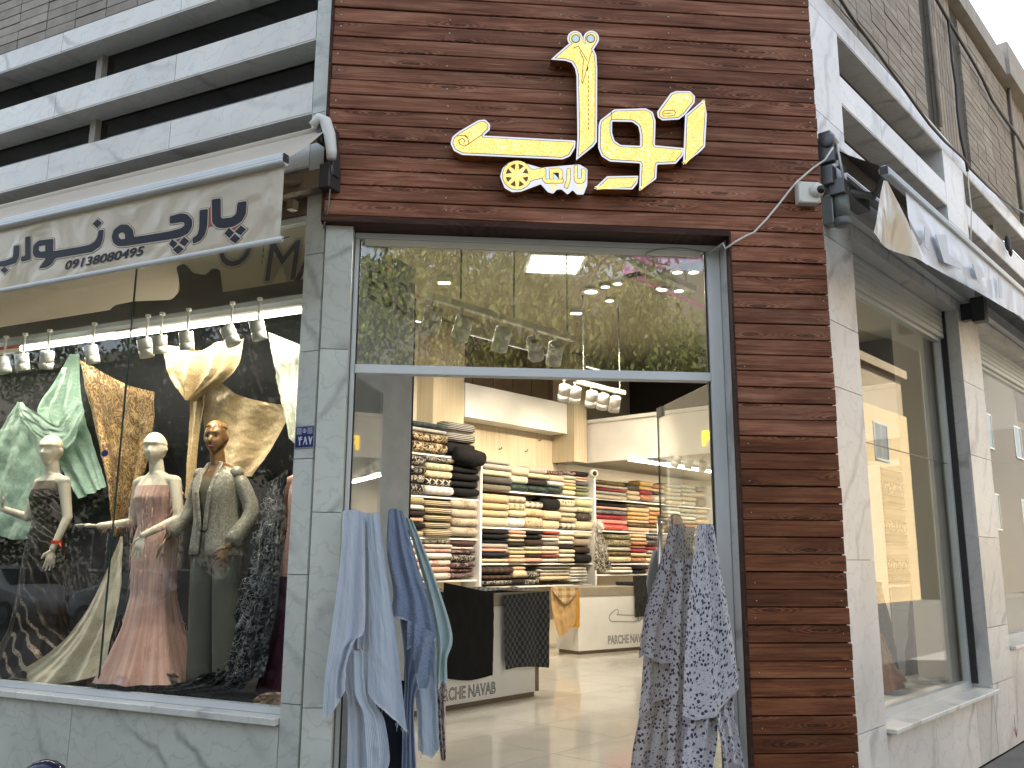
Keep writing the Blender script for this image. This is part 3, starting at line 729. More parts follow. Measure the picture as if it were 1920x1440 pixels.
# wall finishes along the back
wall('wall_column', M['panel_wood'], PR, 3.05, 3.66, ZF, 4.9, W1+.001, W1+.34)
wall('wall_panel', M['panel_wood'], PR, 3.67, 6.45, 2.2, 3.56, W1+.001, W1+.03)
wall('ceiling_beam', M['white'], PR, 3.67, 6.05, 3.56, 4.06, W1+.001, W1+.36)
for i in range(6): wall('bronze_panel', M['bronze_panel'], PR, 3.68+i*.46, 3.68+i*.46+.44, 4.07, 4.9, W1+.002, W1+.05)
wall('wall_post', M['panel_wood'], PR, 6.06, 6.40, 3.1, 4.9, W1+.002, W1+.5)
# mezzanine over the far end
MZ = st(bx('mezzanine', M['white'], PR, 6.46, 6.54, 3.11, 3.76, -7.19, -.36))
bx('mezzanine_rail', M['white'], PR, 6.42, 6.56, 3.762, 3.82, -7.19, -.36, MZ, bevel=.004)
bx('mezzanine_slab', M['ceiling'], PR, 6.541, 10.9, 3.12, 3.2, -7.19, -.36, MZ)
wall('mezzanine_wall', plain('unlit_room_shade', (.03, .022, .016), .5), PR, 8.4, 8.46, 3.2, 4.9, -7.19, -.36)  # shade of the unlit upper room put into this near-black wall colour
# lowered ceiling with the pink cove near the entrance right
lc = st(bx('lowered_ceiling', M['ceiling'], PR, 2.6, 6.4, 4.55, 4.9, -3.0, -.4)); bx('cove', M['pink'], PR, 2.45, 2.6, 4.62, 4.88, -3.2, -.4, lc)
bx('cove', M['pink'], PR, 2.45, 6.4, 4.62, 4.88, -3.2, -3.0, lc)
cv_ = [CAMP+ray(x, y)*((4.9-EYE)/ray(x, y).z) for x, y in ((1222,512),(1228,490),(1246,474),(1275,462),(1318,455),(1322,497),(1290,500),(1262,505))]
flat_poly('cove', M['pink'], [(p.x, p.y) for p in cv_], 4.915, .02, None, lc)
# ------------------------------------------------------------------ helpers for lettering
def text_mesh(body, size, shear=0.0, bold=0.0, outline=0.0):
    c = bpy.data.curves.new('text', 'FONT'); c.body = body; c.size = size; c.shear = shear; c.offset = bold; c.resolution_u = 4
    if outline: c.fill_mode = 'NONE'; c.bevel_depth = outline; c.bevel_resolution = 0
    o = bpy.data.objects.new('text', c); COL.objects.link(o)
    dg = bpy.context.evaluated_depsgraph_get(); dg.update()
    me = bpy.data.meshes.new_from_object(o.evaluated_get(dg))
    vs = [v.co.copy() for v in me.vertices]; fs = [tuple(p.vertices) for p in me.polygons]
    bpy.data.objects.remove(o); bpy.data.curves.remove(c); bpy.data.meshes.remove(me)
    return vs, fs
def text_on(mb, P, body, size, u, z, w, sgn=1, rot=0.0, mi=0, fit=None, **kw):
    """flat text on plane P starting at (u, z); sgn -1 when the plane's t runs right to left for the reader"""
    vs, fs = text_mesh(body, size, **kw)
    if fit:
        x1 = max(v.x for v in vs); k = fit/x1
        for v in vs: v.x *= k
    ca, sa = math.cos(rot), math.sin(rot)
    mb.add([P.pt(u+sgn*(v.x*ca-v.y*sa), z+v.x*sa+v.y*ca, w+v.z) for v in vs], fs, mi)
def digits(P, body, size, u, z, w, sgn, rot, mat, parent, fit, **kw):
    """the same, every character an object of its own"""
    mb = MB(); text_on(mb, P, body, size, u, z, w, sgn, rot, fit=fit, **kw)
    n = len(mb.v); up = list(range(n))
    def root(i):
        while up[i] != i: up[i] = up[up[i]]; i = up[i]
        return i
    for f in mb.f:
        for i in f[1:]: up[root(i)] = root(f[0])
    groups = {}
    for f in mb.f: groups.setdefault(root(f[0]), []).append(f)
    for fs in groups.values():
        ids = sorted({i for f in fs for i in f}); k = {v: i for i, v in enumerate(ids)}
        MB().add([mb.v[i] for i in ids], [tuple(k[i] for i in f) for f in fs]).build('digit', mat, parent)
def px_poly(P, pts, w, sc, ox, oy):
    return [P.uz(x/sc+ox, y/sc+oy, w) for x, y in pts]

# ------------------------------------------------------------------ the big lit sign on the planks
SW0, SW1 = .075, .155
LS = (3.5556, 820, 30)
def lp(pts, r=0.0, w=SW1):
    q = px_poly(PC, pts, w, *LS); return rounded(q, r) if r else q
def arc_pts(cx, cy, r, a0, a1, n):
    return [(cx+r*math.cos(rad(a0+(a1-a0)*i/n)), cy+r*math.sin(rad(a0+(a1-a0)*i/n))) for i in range(n+1)]
SIGN = empty('lit_shop_sign', PC.pt(1.6, 4.0, .07), 'large yellow lit shop sign of glittering Persian letters with scissors, mounted on wooden planks', 'sign')
alef = [(757,290),(800,250),(880,182)] + arc_pts(918,150,52,150,345,9) + [(978,165)] + arc_pts(1026,150,53,190,395,9) + [(1042,222),(1060,262),(1066,350),(1064,838),(1040,870),(925,962),(934,800),(928,400),(918,350),(895,312),(855,298)]
glyphs = [
    ([(88,850),(100,806),(140,772),(275,694),(320,690),(352,722),(350,760),(308,797),(922,830),(918,880),(885,935),(835,956),(165,926),(110,898)], [], .008),
    (alef, [], 0),
    ([(1075,730),(1085,695),(1180,622),(1390,615),(1436,640),(1455,700),(1450,862),(1645,880),(1638,930),(1590,985),(1465,990),(1460,1085),(1345,1168),(1352,982),(1150,970),(1095,935),(1072,880)],
     [[(1165,703),(1300,706),(1340,735),(1352,790),(1352,866),(1222,860),(1182,832),(1165,780)]], .008),
    ([(1652,662),(1780,553),(1797,655),(1785,870),(1752,905),(1638,992)], [], .004),
    ([(1464,640),(1555,515),(1590,500),(1685,501),(1718,535),(1715,578),(1655,655),(1610,690),(1500,696),(1470,676)], [], .006),
    ([(1042,1152),(1132,1068),(1340,1065),(1334,1115),(1302,1156)], [], .006)]
for outer, holes, r in glyphs:
    o2 = lp(outer, r); h2 = [lp(h, r) for h in holes]
    body = MB().poly(PC, o2, h2, SW0, SW1, 0, 1, back=True)
    g = body.build('sign_letter', [M['rim'], M['gold_side']], SIGN)
    d1 = offset_poly(o2, .0115); d2 = offset_poly(o2, .0155)
    k1 = [offset_poly(h, -.0115) for h in h2]; k2 = [offset_poly(h, -.0155) for h in h2]
    MB().poly(PC, d1, k1, SW1-.004, SW1+.0012, 0, 0).build('letter_outline', M['rim_dark'], g)
    MB().poly(PC, d2, k2, SW1-.004, SW1+.0026, 0, 0).build('letter_face', M['glitter'], g)
# drawn details: scissors, roll of cloth, seam
ln = MB(); W2 = SW1+.0026
for pts, cl in (([(905,215),(940,200),(958,232),(985,275),(1000,300)], 0), ([(1030,235),(1015,280),(1003,330),(985,390),(968,450),(962,440),(975,290),(950,235)], 0),
                ([(130,800),(180,795),(205,820),(210,855),(180,868),(150,855),(142,830),(165,815),(185,830),(175,850)], 0), ([(205,855),(300,790)], 0), ([(185,795),(205,810)], 0),
                ([(1510,632),(1580,628),(1588,645),(1580,664),(1508,668),(1500,650)], 1), ([(1515,650),(1570,647)], 0), ([(1160,690),(1160,640)], 0)):
    ln = MB(); ribbon(PC, lp(pts, 0, W2), .0042, W2-.002, W2+.001, ln, 0, bool(cl)); ln.build('letter_detail', M['sign_line'], SIGN)
for i in range(12): ln = MB(); ribbon(PC, lp([(1007, 400+i*31), (1007, 416+i*31)], 0, W2), .0045, W2-.002, W2+.001, ln); ln.build('seam_dash', M['sign_line'], SIGN)
for cx in (922, 1022):
    ln = MB(); ln.poly(PC, lp(arc_pts(cx,152,30,0,345,14), 0, W2), [], W2-.002, W2+.0012, 0, 0); ln.build('eye_ring', M['sign_line'], SIGN)
ln = MB(); ln.poly(PC, lp([(1003,325),(1008,350),(998,372),(994,350)], 0, W2), [], W2-.002, W2+.0012)
ln.build('letter_detail', M['sign_line'], SIGN)
_pb = emit('pale_blue_lit', (.55, .75, .86), .27)
for cx in (922, 1022): MB().poly(PC, lp(arc_pts(cx,152,23,0,345,14), 0, W2), [], W2-.002, W2+.0024).build('scissor_eye', _pb, SIGN)
# small badge below
bo = lp([(420,1060),(436,1005),(482,964),(545,960),(690,1002),(895,984),(952,980),(1005,1012),(1003,1120),(978,1182),(935,1182),(905,1152),(872,1182),(830,1146),(798,1150),(775,1176),(740,1166),(692,1112),(560,1162),(500,1166),(450,1138)], .008)
bd = MB().poly(PC, bo, [], SW0, SW1-.02, 0, 1, back=True).build('sign_badge', [M['rim'], M['gold_side']], SIGN)
WB = SW1-.02
def badge(pts, r, name, out=True, th=.0026):
    q = lp(pts, r, WB)
    if out: MB().poly(PC, offset_poly(q, -.0035), [], WB-.003, WB+.0012).build('badge_outline', M['rim_dark'], bd)
    MB().poly(PC, q, [], WB-.003, WB+th).build(name, M['glitter'], bd)
badge(arc_pts(532,1062,96,0,345,23), 0, 'badge_wheel')
wd = MB()
for k in range(8):
    a = 45*k+22
    wd.poly(PC, lp([(532+38*math.cos(rad(a)), 1062+38*math.sin(rad(a)))] + arc_pts(532,1062,76,a-15,a+15,3), 0, WB+.0026), [], WB, WB+.004)
wd.build('wheel_wedge', M['sign_line'], bd)
badge([(600,1008),(640,1028),(708,1012),(700,1078),(650,1090),(612,1104)], 0, 'badge_funnel')
for pts in ([(700,1015),(722,1020),(722,1090),(840,1090),(838,1112),(720,1114),(702,1090)],
            [(748,1018),(812,1016),(834,1035),(834,1085),(812,1086),(810,1044),(770,1044),(770,1086),(750,1086)],
            [(866,1020),(886,1016),(884,1100),(866,1150),(846,1140),(862,1096)],
            [(914,1000),(932,996),(934,1086),(962,1086),(962,1022),(988,1022),(986,1092),(970,1112),(930,1114),(914,1096)]):
    badge(pts, .003, 'badge_letter')
for cx in (775, 953):
    for dx, dy in ((-14,-10),(14,-10),(0,12)): badge(arc_pts(cx+dx,1142+dy,11,0,330,8), 0, 'badge_dot', False)

# ------------------------------------------------------------------ house number plate
NP = empty('number_plate', PL.pt(.075, 2.17, 0), 'small dark blue house number plate with white Persian digits on marble pillar', 'sign')
pu0, pz1 = .145, 2.302; pu1, pz0 = .006, 2.17
bx('plate', M['plate_grey'], PL, pu1, pu0, pz0, pz1, .001, .006, NP)
bx('plate_field', M['plate_blue'], PL, pu1+.006, pu0-.006, pz0+.006, pz1-.006, .0055, .0072, NP)
bx('plate_strip', M['plate_grey'], PL, pu1+.012, pu0-.012, pz1-.050, pz1-.011, .0065, .0078, NP)
bx('plate_strip', M['plate_blue'], PL, .055, .095, pz1-.049, pz1-.012, .0072, .0086, NP)
em = MB(); ribbon(PL, [(.075+.012*math.cos(rad(a)), pz1-.030+.012*math.sin(rad(a))) for a in range(0, 360, 40)], .003, .008, .0094, em, 0, True); ribbon(PL, [(.075, pz1-.04), (.075, pz1-.02)], .004, .008, .0094, em)
em.build('plate_emblem', M['plate_white'], NP)
NS = (14.4, 540, 780)
dg_ = MB()
for pts in ([(548,560),(580,545),(605,640),(635,560),(665,552),(628,690),(608,775),(590,775),(580,690)], [(455,560),(482,556),(500,640),(522,770),(490,778),(468,660),(440,720),(420,775),(404,768),(440,660)],
            [(278,575),(298,562),(318,612),(322,575),(352,552),(390,566),(384,588),(352,582),(346,604),(392,622),(384,644),(338,646),(330,700),(328,792),(300,796),(302,690)]):
    dg_.poly(PL, px_poly(PL, pts, .0075, *NS), [], .0068, .0092)
dg_.build('plate_digit', M['plate_white'], NP)

# ------------------------------------------------------------------ left awning
AW = .50
A1 = empty('awning', PL.pt(2.5, 3.3, .25), 'beige awning over left display window with Persian lettering and phone number banner', 'awning', 'awnings over the shop windows')
ur = PL.uz(535, 305, AW)[0]; zb = 3.735; zr = 3.265; UE = 7.0
ca = MB(); nu, nv = 60, 14; uw = -.10
for i in range(nu+1):
    for j in range(nv+1):
        t = j/nv; u = (uw + (UE-uw)*i/nu); ww = .16+(AW-.16)*t; z = 4.07-(4.07-zb)*t - .012*math.sin(math.pi*t) + .004*mnoise.noise((u*1.5-t, t*1.2, 1))
        ca.v.append(PL.pt(u, z, ww))
for i in range(nu):
    for j in range(nv):
        a = i*(nv+1)+j; ca.f.append((a, a+1, a+nv+2, a+nv+1)); ca.m.append(0); ca.sm.append(True)
ca.build('canvas', M['canvas'], A1)
va = MB(); nu, nv = 90, 14
for i in range(nu+1):
    for j in range(nv+1):
        u = ur+.015+(UE-ur)*i/nu; z = zb-.03-(zb-.03-zr)*j/nv
        va.v.append(PL.pt(u, z, AW-.012))
for i in range(nu):
    for j in range(nv):
        a = i*(nv+1)+j; va.f.append((a, a+1, a+nv+2, a+nv+1)); va.m.append(0); va.sm.append(True)
va.build('valance', M['vinyl'], A1)
fb = MB()
prof = [(-.03,-.02),(-.03,.022),(-.012,.036),(.014,.034),(.03,.018),(.03,-.008),(.018,-.03),(.0,-.036),(-.018,-.034)]
fb.rings([[PL.pt(u, zb+b, AW+a) for a, b in prof] for u in (ur, UE)], 0, False); fb.tube([PL.pt(ur, zb-.022, AW+.022), PL.pt(UE, zb-.022, AW+.022)], .013)
fb.build('front_bar', M['alu_white'], A1)
bx('bar_cap', M['black'], PL, ur-.006, ur-.0005, zb-.022, zb+.024, AW-.022, AW+.022, A1)
rb = MB(); rb.tube([PL.pt(ur, zr, AW-.01), PL.pt(UE, zr, AW-.01)], .017); rb.build('bottom_bar', M['alu_white'], A1)
rn = MB(); rn.tube([PL.pt(ur-.05, zr+.005, AW-.01), PL.pt(ur, zr, AW-.01)], .003); rn.build('bar_pin', M['dark_metal'], A1)
ro = MB(); ro.tube([PL.pt(-.08, 4.075, .12), PL.pt(UE, 4.075, .12)], .045, 12); ro.build('roller', M['canvas'], A1)
bk = MB(); bk.box(PL, -.085, -.045, 3.98, 4.12, .02, .19); bk.tube([PL.pt(-.09, 4.06, .12), PL.pt(-.02, 4.06, .12)], .055, 12); bk.box(PL, -.10, -.02, 3.72, 3.88, .0, .12); bk.box(PL, -.11, -.06, 3.80, 3.98, .03, .10)
bk.build('end_bracket', M['dark_metal'], A1, bevel=.006)
cvr = MB(); cvr.tube([PL.pt(-.02, 4.09, .20), PL.pt(-.06, 4.135, .19), PL.pt(-.10, 4.11, .18), PL.pt(-.125, 4.03, .17), PL.pt(-.14, 3.92, .16), PL.pt(-.14, 3.87, .16)], [.028, .034, .036, .036, .032, .028], 10)
cvr.build('motor_cover', M['white'], A1)
ar = MB()
for ua in (.12, 3.2): ar.box(PL, ua, ua+.05, 3.60, 3.66, .12, .17); ar.tube([PL.pt(ua, 3.80, .08), PL.pt(ua+.35, 3.76, .30), PL.pt(ua+.05, zb, AW-.05)], .022)
ar.box(PL, -.08, 3.9, 3.74, 3.86, .012, .10)
ar.build('folding_arm', M['bronze_panel'], A1)
cw = MB(); cw.tube([PL.pt(-.10, 3.86, .1), PL.pt(-.09, 3.75, .09), PL.pt(-.05, 3.62, .05), PL.pt(-.005, 3.5, .03)], .006, 6); cw.build('motor_cable', M['grey_metal'], A1)
# lettering, printed flat on the banner
T3 = (5.538, 280, 340); T2 = (4.5, 0, 240)
WT = AW-.012
letters = [
 (T3, [(650,190),(745,175),(745,370),(762,388),(860,375),(905,340),(918,222),(1015,205),(1005,340),(960,420),(880,470),(780,490),(700,480),(655,430)], []),
 (T3, [(525,300),(612,287),(605,470),(580,560),(530,620),(455,650),(450,590),(500,560),(520,500)], []),
 (None, [(319,406),(340,400),(352,402),(361,412),(361,425),(354,437.5),(338,445.6),(320,449),(236,461.5),(222,462),(213,456),(210,444),(214,431),(227,421),(240,421),(250,431),(252,444.5),(280,440.5),(320,433.6),(339.6,428.5),(346.8,423),(346,417.6),(341,416.7),(319,420)], [[(223,440),(227,436.5),(232,436.5),(235,440),(235,448),(228,449),(223.5,445)]]),
 (T2, [(835,865),(880,857),(872,935),(850,1000),(780,1048),(680,1065),(470,1100),(440,1150),(390,1180),(330,1185),(370,1130),(390,1100),(300,1095),(278,1060),(285,990),(330,950),(455,935),(452,1040),(680,1003),(760,985),(800,960),(822,930)], [[(335,1000),(385,990),(385,1040),(345,1045),(330,1030)]]),
 (T2, [(215,920),(262,912),(262,1110),(215,1125),(180,1130),(180,1085),(215,1080)], []),
 (T2, [(120,995),(170,988),(165,1085),(140,1140),(60,1165),(-60,1180),(-60,1140),(60,1115),(112,1090)], [])]
dots = [(T3, [(830,482),(885,535),(835,592),(782,545)]), (T3, [(955,458),(1008,500),(950,562),(892,523)]), (T3, [(890,547),(948,595),(895,648),(837,605)]),
        (T3, [(240,602),(298,645),(255,698),(207,655)]), (T3, [(365,577),(418,620),(370,678),(312,640)]), (T3, [(310,662),(363,705),(300,758),(247,710)]),
        (T2, [(825,770),(862,800),(825,848),(783,810)]), (T2, [(40,1170),(75,1200),(40,1230),(5,1200)])]
def tr(P, f, pts, w):
    return [P.uz(x, y, w) for x, y in pts] if f is None else px_poly(P, pts, w, *f)
red = MB()
for f, pts in ((T3, [(600,330),(660,200),(660,470),(600,480)]), (T3, [(800,480),(960,440),(960,480),(840,520)]), (T3, [(270,590),(400,560),(380,600),(300,625)])):
    red.poly(PL, tr(PL, f, pts, WT), [], WT+.0002, WT+.0005)
red.build('letter_shadow', M['ink_red'], A1)
for i, (f, pts, holes) in enumerate(letters + [(f, p, []) for f, p in dots]):
    q = tr(PL, f, pts, WT); hs = [tr(PL, f, h, WT) for h in holes]
    if i < 6: q = rounded(q, .012)
    l = MB()
    d = .0002*(i % 4)
    l.poly(PL, offset_poly(q, -.0105), [], WT+.0006+d, WT+.0010+d, 2, 2); l.poly(PL, offset_poly(q, -.0075), [], WT+.0016+d, WT+.0020+d, 1, 1)
    l.poly(PL, q, hs, WT+.0026+d, WT+.0030+d, 0, 0)
    l.build('letter' if i < 6 else 'letter_dot', [M['ink'], M['ink_cream'], M['ink_brown']], A1)
p0 = PL.uz(121, 506, WT); p1 = PL.uz(270, 484, WT)
digits(PL, '09138080495', .078, p0[0], p0[1], WT+.0045, -1, 0, M['ink'], A1, p0[0]-p1[0], shear=.18, bold=.0022)

# ------------------------------------------------------------------ right awning
A2 = empty('awning', PR.pt(2.5, 3.5, .2), 'pale glossy awning banner over right side window with its corner folded back', 'awning', 'awnings over the shop windows')
BW = .40; v0, v1 = .09, 7.0
fb = MB(); fb.tube([PR.pt(v0, 3.945, BW), PR.pt(v1, 4.0, BW)], .034, 12); fb.tube([PR.pt(v0, 3.915, BW+.028), PR.pt(v1, 3.97, BW+.028)], .014)
fb.build('front_bar', M['alu_white'], A2)
bx('bar_cap', M['black'], PR, v0-.006, v0-.001, 3.92, 3.97, BW-.025, BW+.025, A2)
ca = MB(); ca.rings([[PR.pt(u, z, ww) for u in (.06, 3.5, 7.0)] for z, ww in ((4.22, .06), (4.10, .20), (3.975, BW-.02))], 0, True, False, False)
ca.build('canvas', plain('brown_awning_canvas', (.13, .105, .09), .75), A2)
va = MB(); n, m_ = 70, 12
for i in range(n+1):
    for j in range(m_+1):
        t = j/m_; u = .42+(v1-.42)*i/n; bot = 3.44+.075*(u-.1)*(1 if u < 3.7 else 3.7/u); top = 3.91+.008*u
        z = top-(top-bot)*t; ww = BW+.02+.010*mnoise.noise((u*1.3, t*.8, 4))*t + .008*math.sin(u*1.1)*t
        va.v.append(PR.pt(u-.25*t*(1-i/n)**2*0, z, ww))
for i in range(n):
    for j in range(m_):
        a = i*(m_+1)+j; va.f.append((a, a+1, a+m_+2, a+m_+1)); va.m.append(0); va.sm.append(True)
va.build('valance', M['vinyl_w'], A2)
fp = MB()                       # the loose end folded over: its beige back shows
tri = [PR.at(1657, 338, BW+.035), PR.at(1629, 438, BW+.05), PR.at(1735, 500, BW+.07), PR.at(1664, 340, BW+.045)]
N = 12
for i in range(N+1):
    for j in range(N+1):
        s, t = i/N, j/N; a = tri[0].lerp(tri[1], t); b = tri[3].lerp(tri[2], t); p = a.lerp(b, s) + PR.n*(.03*math.sin(s*7+t*2)*t)
        fp.v.append(p)
for i in range(N):
    for j in range(N):
        a = i*(N+1)+j; fp.f.append((a, a+1, a+N+2, a+N+1)); fp.m.append(0); fp.sm.append(True)
fp.build('folded_corner', M['vinyl'], A2)
dm = MB(); dm.poly(PR, [PR.uz(x, y, BW+.075) for x, y in ((1703,408),(1718,438),(1730,455),(1722,464),(1712,452))], [], BW+.07, BW+.075); dm.build('letter', M['ink_brown'], A2)
ft = MB(); q0 = PR.uz(1790, 518, BW+.05); q1 = PR.uz(1856, 558, BW+.05)
digits(PR, '09138080495', .085, q0[0], q0[1]-.02, BW+.058, 1, .09, M['ink_faint'], A2, q1[0]-q0[0], bold=.002)
for pts in ([(1752,440),(1772,440),(1778,480),(1800,492),(1800,505),(1768,492)], [(1822,495),(1838,500),(1845,520),(1830,524)], [(1870,520),(1876,522),(1878,560),(1872,558)], [(1732,425),(1742,430),(1740,470),(1732,462)]):
    MB().poly(PR, [PR.uz(x, y, BW+.05) for x, y in pts], [], BW+.054, BW+.0575).build('letter', M['ink_faint'], A2)
br_ = MB(); br_.box(PR, .02, .08, 4.08, 4.26, .01, .12); br_.box(PR, .03, .12, 4.16, 4.30, .02, .10); br_.box(PR, .02, .1, 3.93, 4.06, .03, .10)
br_.tube([PR.pt(.0, 4.22, .09), PR.pt(.09, 4.22, .09)], .045, 10); br_.box(PR, .05, .5, 3.86, 3.96, .06, .16); br_.tube([PR.pt(.1, 3.9, .1), PR.pt(.35, 3.9, .24), PR.pt(.2, 3.94, BW-.03)], .028)
br_.build('end_bracket', plain('weathered_metal', (.13,.135,.14), .45, .4), A2, bevel=.005)
wr = MB(); wr.tube([PR.pt(.06, 4.2, .13), PR.pt(.08, 3.96, .15)], .009); wr.box(PR, .06, .2, 4.05, 4.09, .11, .13); wr.build('crank_rod', M['alu_white'], A2)
rl = MB(); rl.tube([PR.pt(.06, 4.17, .09), PR.pt(7, 4.2, .09)], .045, 12); rl.build('roller', M['canvas'], A2)
bx('wall_bar', M['alu_white'], PR, .1, 6.9, 3.83, 3.89, .01, .07, A2)

# ------------------------------------------------------------------ small fittings on the facade
J = empty('security_camera', PC.pt(3.04, 3.75, .06), 'white security camera on a square junction box at the right edge of the planks', 'security camera')
c0 = PC.uz(1493, 343, .1); c1 = PC.uz(1536, 384, .1); ju0, ju1, jz0, jz1 = c0[0], c1[0], c1[1], c0[1]
bx('junction_box', M['offwhite'], PC, ju0, ju1, jz0, jz1, .062, .13, J, bevel=.006)
jm = MB(); cc = PC.pt(ju0+.115, (jz0+jz1)/2+.01, .135)
jm.rings([[cc + PC.n*h + (PC.t*math.cos(2*math.pi*k/20) + Vector((0, 0, 1))*math.sin(2*math.pi*k/20))*r for k in range(20)] for h, r in ((-.006,.045),(.012,.046),(.03,.036),(.034,.02))], 0, True)
jm.build('camera_housing', M['offwhite'], J)
jl = MB(); jl.sphere(cc+PC.n*.035+PC.t*.012-Vector((0,0,.008)), .026, .026, .026); jl.build('lens', plain('lens_black', (.01,.01,.012), .08), J)
sc_ = MB()
for a in (ju0+.012, ju1-.012):
    for z in (jz0+.012, jz1-.012): sc_.sphere(PC.pt(a, z, .131), .004, .004, .004, 6, 4)
sc_.build('screw', M['steel'], J)
cbl = MB(); pts = [PC.at(x/3+1380, y/3, .085 if i > 1 else .1) for i, (x, y) in enumerate([(545,830),(500,900),(440,940),(345,1020),(290,1085),(240,1150),(170,1235),(100,1308),(60,1325),(0,1358),(-60,1400)])]
pts += [PC.pt(2.47, 3.50, .03), PC.pt(2.40, 3.47, -.10)]
cbl.tube(pts, .0065, 7); tag(cbl.build('white_cable', M['offwhite'], None, PC.pt(2.8, 3.4, .08)), 'thin white cable running across planks from camera down to the doorway', 'cable')
l2 = MB(); l2.tube([PC.pt(2.2+.2*math.cos(a), 3.47+.05*math.sin(a)-.02*(a/3), -.11) for a in [x*.45 for x in range(11)]], .004, 6)
tag(l2.build('loose_wire', M['grey_metal'], None, PC.pt(2.2, 3.42, -.1)), 'grey loose wire loop hanging in front of the glass above the door', 'wire')
# round grey wall lamp and square brown wall lamp
W_ = empty('wall_lamp', PR.pt(.33, 3.75, .08), 'grey cylindrical wall lamp fixed on marble beside the security camera', 'wall lamp')
a = PR.uz(1573, 354, .10); b = PR.uz(1575, 422, .10)
lm = MB(); lm.tube([PR.pt(a[0], z, .11) for z in (b[1], b[1]+.02, b[1]+.021, b[1]+.05)], .052, 16); lm.tube([PR.pt(a[0], b[1]+.056, .11), PR.pt(a[0], a[1]-.036, .11)], .049, 16); lm.tube([PR.pt(a[0], z, .11) for z in (a[1]-.03, a[1])], .052, 16)
lm.build('lamp_tube', plain('grey_lamp', (.17, .19, .18), .45), W_); bx('lamp_mount', M['grey_metal'], PR, a[0]-.05, a[0]+.05, b[1]+.02, a[1]-.05, .002, .07, W_, bevel=.004)
W_ = empty('wall_lamp', PR.pt(3.5, 3.7, .08), 'dark brown square wall lamp on the second marble pillar under the right awning', 'wall lamp')
a = PR.uz(1828, 560, .12); b = PR.uz(1828, 602, .12)
bx('lamp_tube', M['dark_metal'], PR, a[0]-.06, a[0]+.06, b[1], a[1], .09, .2, W_, bevel=.006); bx('lamp_mount', M['dark_metal'], PR, a[0]-.04, a[0]+.04, b[1]+.03, a[1]-.04, .002, .089, W_)
# cables on the brick
def cable(px, P, w, r, label, mat=None):
    m = MB(); pts = [P.at(x/3+1380, y/3, w) for x, y in px]; m.tube(pts, r, 7)
    tag(m.build('cable', mat or M['black'], None, pts[len(pts)//2]), label, 'cable')
cable([(520,-90),(590,0),(640,80),(690,150),(770,255),(850,370),(960,520),(1020,605),(1090,700),(1180,800),(1280,890),(1320,950),(1420,1050),(1500,1120),(1560,1165),(1640,1210)], PR, .05, .013, 'thick black cable sagging along the top of the right marble bands')
cable([(1060,-110),(1130,0),(1210,140),(1270,240),(1330,340),(1390,450),(1440,560),(1500,650),(1580,760),(1660,900)], PR, .05, .016, 'heavy black cable crossing the right brick wall diagonally')
cable([(1190,100),(1205,220),(1215,340),(1238,480),(1245,620),(1262,760),(1290,890),(1303,965)], PR, .045, .013, 'black cable dropping down the ribbed brick strip')
cable([(1303,965),(1310,1060),(1325,1180),(1320,1370)], PR, .03, .006, 'thin white wire dangling over the second marble pillar', M['offwhite'])
m = MB(); m.tube([PR.pt(1.2, 7.46, .75), PR.pt(3.0, 7.36, .75), PR.pt(5, 7.30, .75), PR.pt(9, 7.6, .75), PR.pt(30, 8.6, .6)], .014, 7)
tag(m.build('power_line', M['black'], None, PR.pt(5, 7.3, .75)), 'black power line strung in the air against the sky beside the roof edge', 'cable')
ab = MB(); ab.sphere(PR.pt(5.05, 4.93, .04), .03, .03, .09); ab.sphere(PR.pt(5.14, 4.87, .04), .022, .022, .07)
tag(ab.build('cable_clamp', M['black'], None, PR.pt(5.1, 4.8, .06)), 'black cable clamp bundle at the right end of the sagging cable', 'cable clamp')
# painted arrow on the right pillar base
m = MB(); q = [PR.uz(x/2.666+1480, y/2.666+900, .004) for x, y in ((1125,1172),(1132,1240),(1138,1282))]; ribbon(PR, q, .008, .0005, .0015, m); q = [PR.uz(x/2.666+1480, y/2.666+900, .004) for x, y in ((1124,1240),(1137,1284),(1141,1245))]; ribbon(PR, q, .008, .002, .003, m)
tag(m.build('painted_arrow', M['ink_red'], None, PR.pt(3.3, .4, .002)), 'small dark red arrow pointing down, painted low on the right marble pillar', 'arrow mark')
# glossy domed post top at the lower left
pd = floor_at(72, 1500, .42); 
bo_ = empty('bollard', (pd.x, pd.y, .15), 'domed glossy dark blue post top rising at the bottom left in front of marble', 'bollard')
pc = CAMP + ray(80, 1470).normalized()*3.2
ORG[bo_.name] = Vector((pc.x, pc.y, .15)); bo_.location = ORG[bo_.name]; WM[bo_.name] = Matrix.Translation(ORG[bo_.name])
m = MB(); m.tube([(pc.x, pc.y, .15), (pc.x, pc.y, pc.z-.01)], .055, 18); m.build('post', M['dark_metal'], bo_)
m = MB(); m.rings([[Vector((pc.x+r*math.cos(k*math.pi/12), pc.y+r*math.sin(k*math.pi/12), pc.z+h)) for k in range(24)] for r, h in ((.07,-.02),(.072,.0),(.068,.02),(.055,.045),(.035,.06),(.012,.067))], 0, True); m.build('cap', plain('glossy_navy', (.012, .016, .05), .06, .2), bo_)
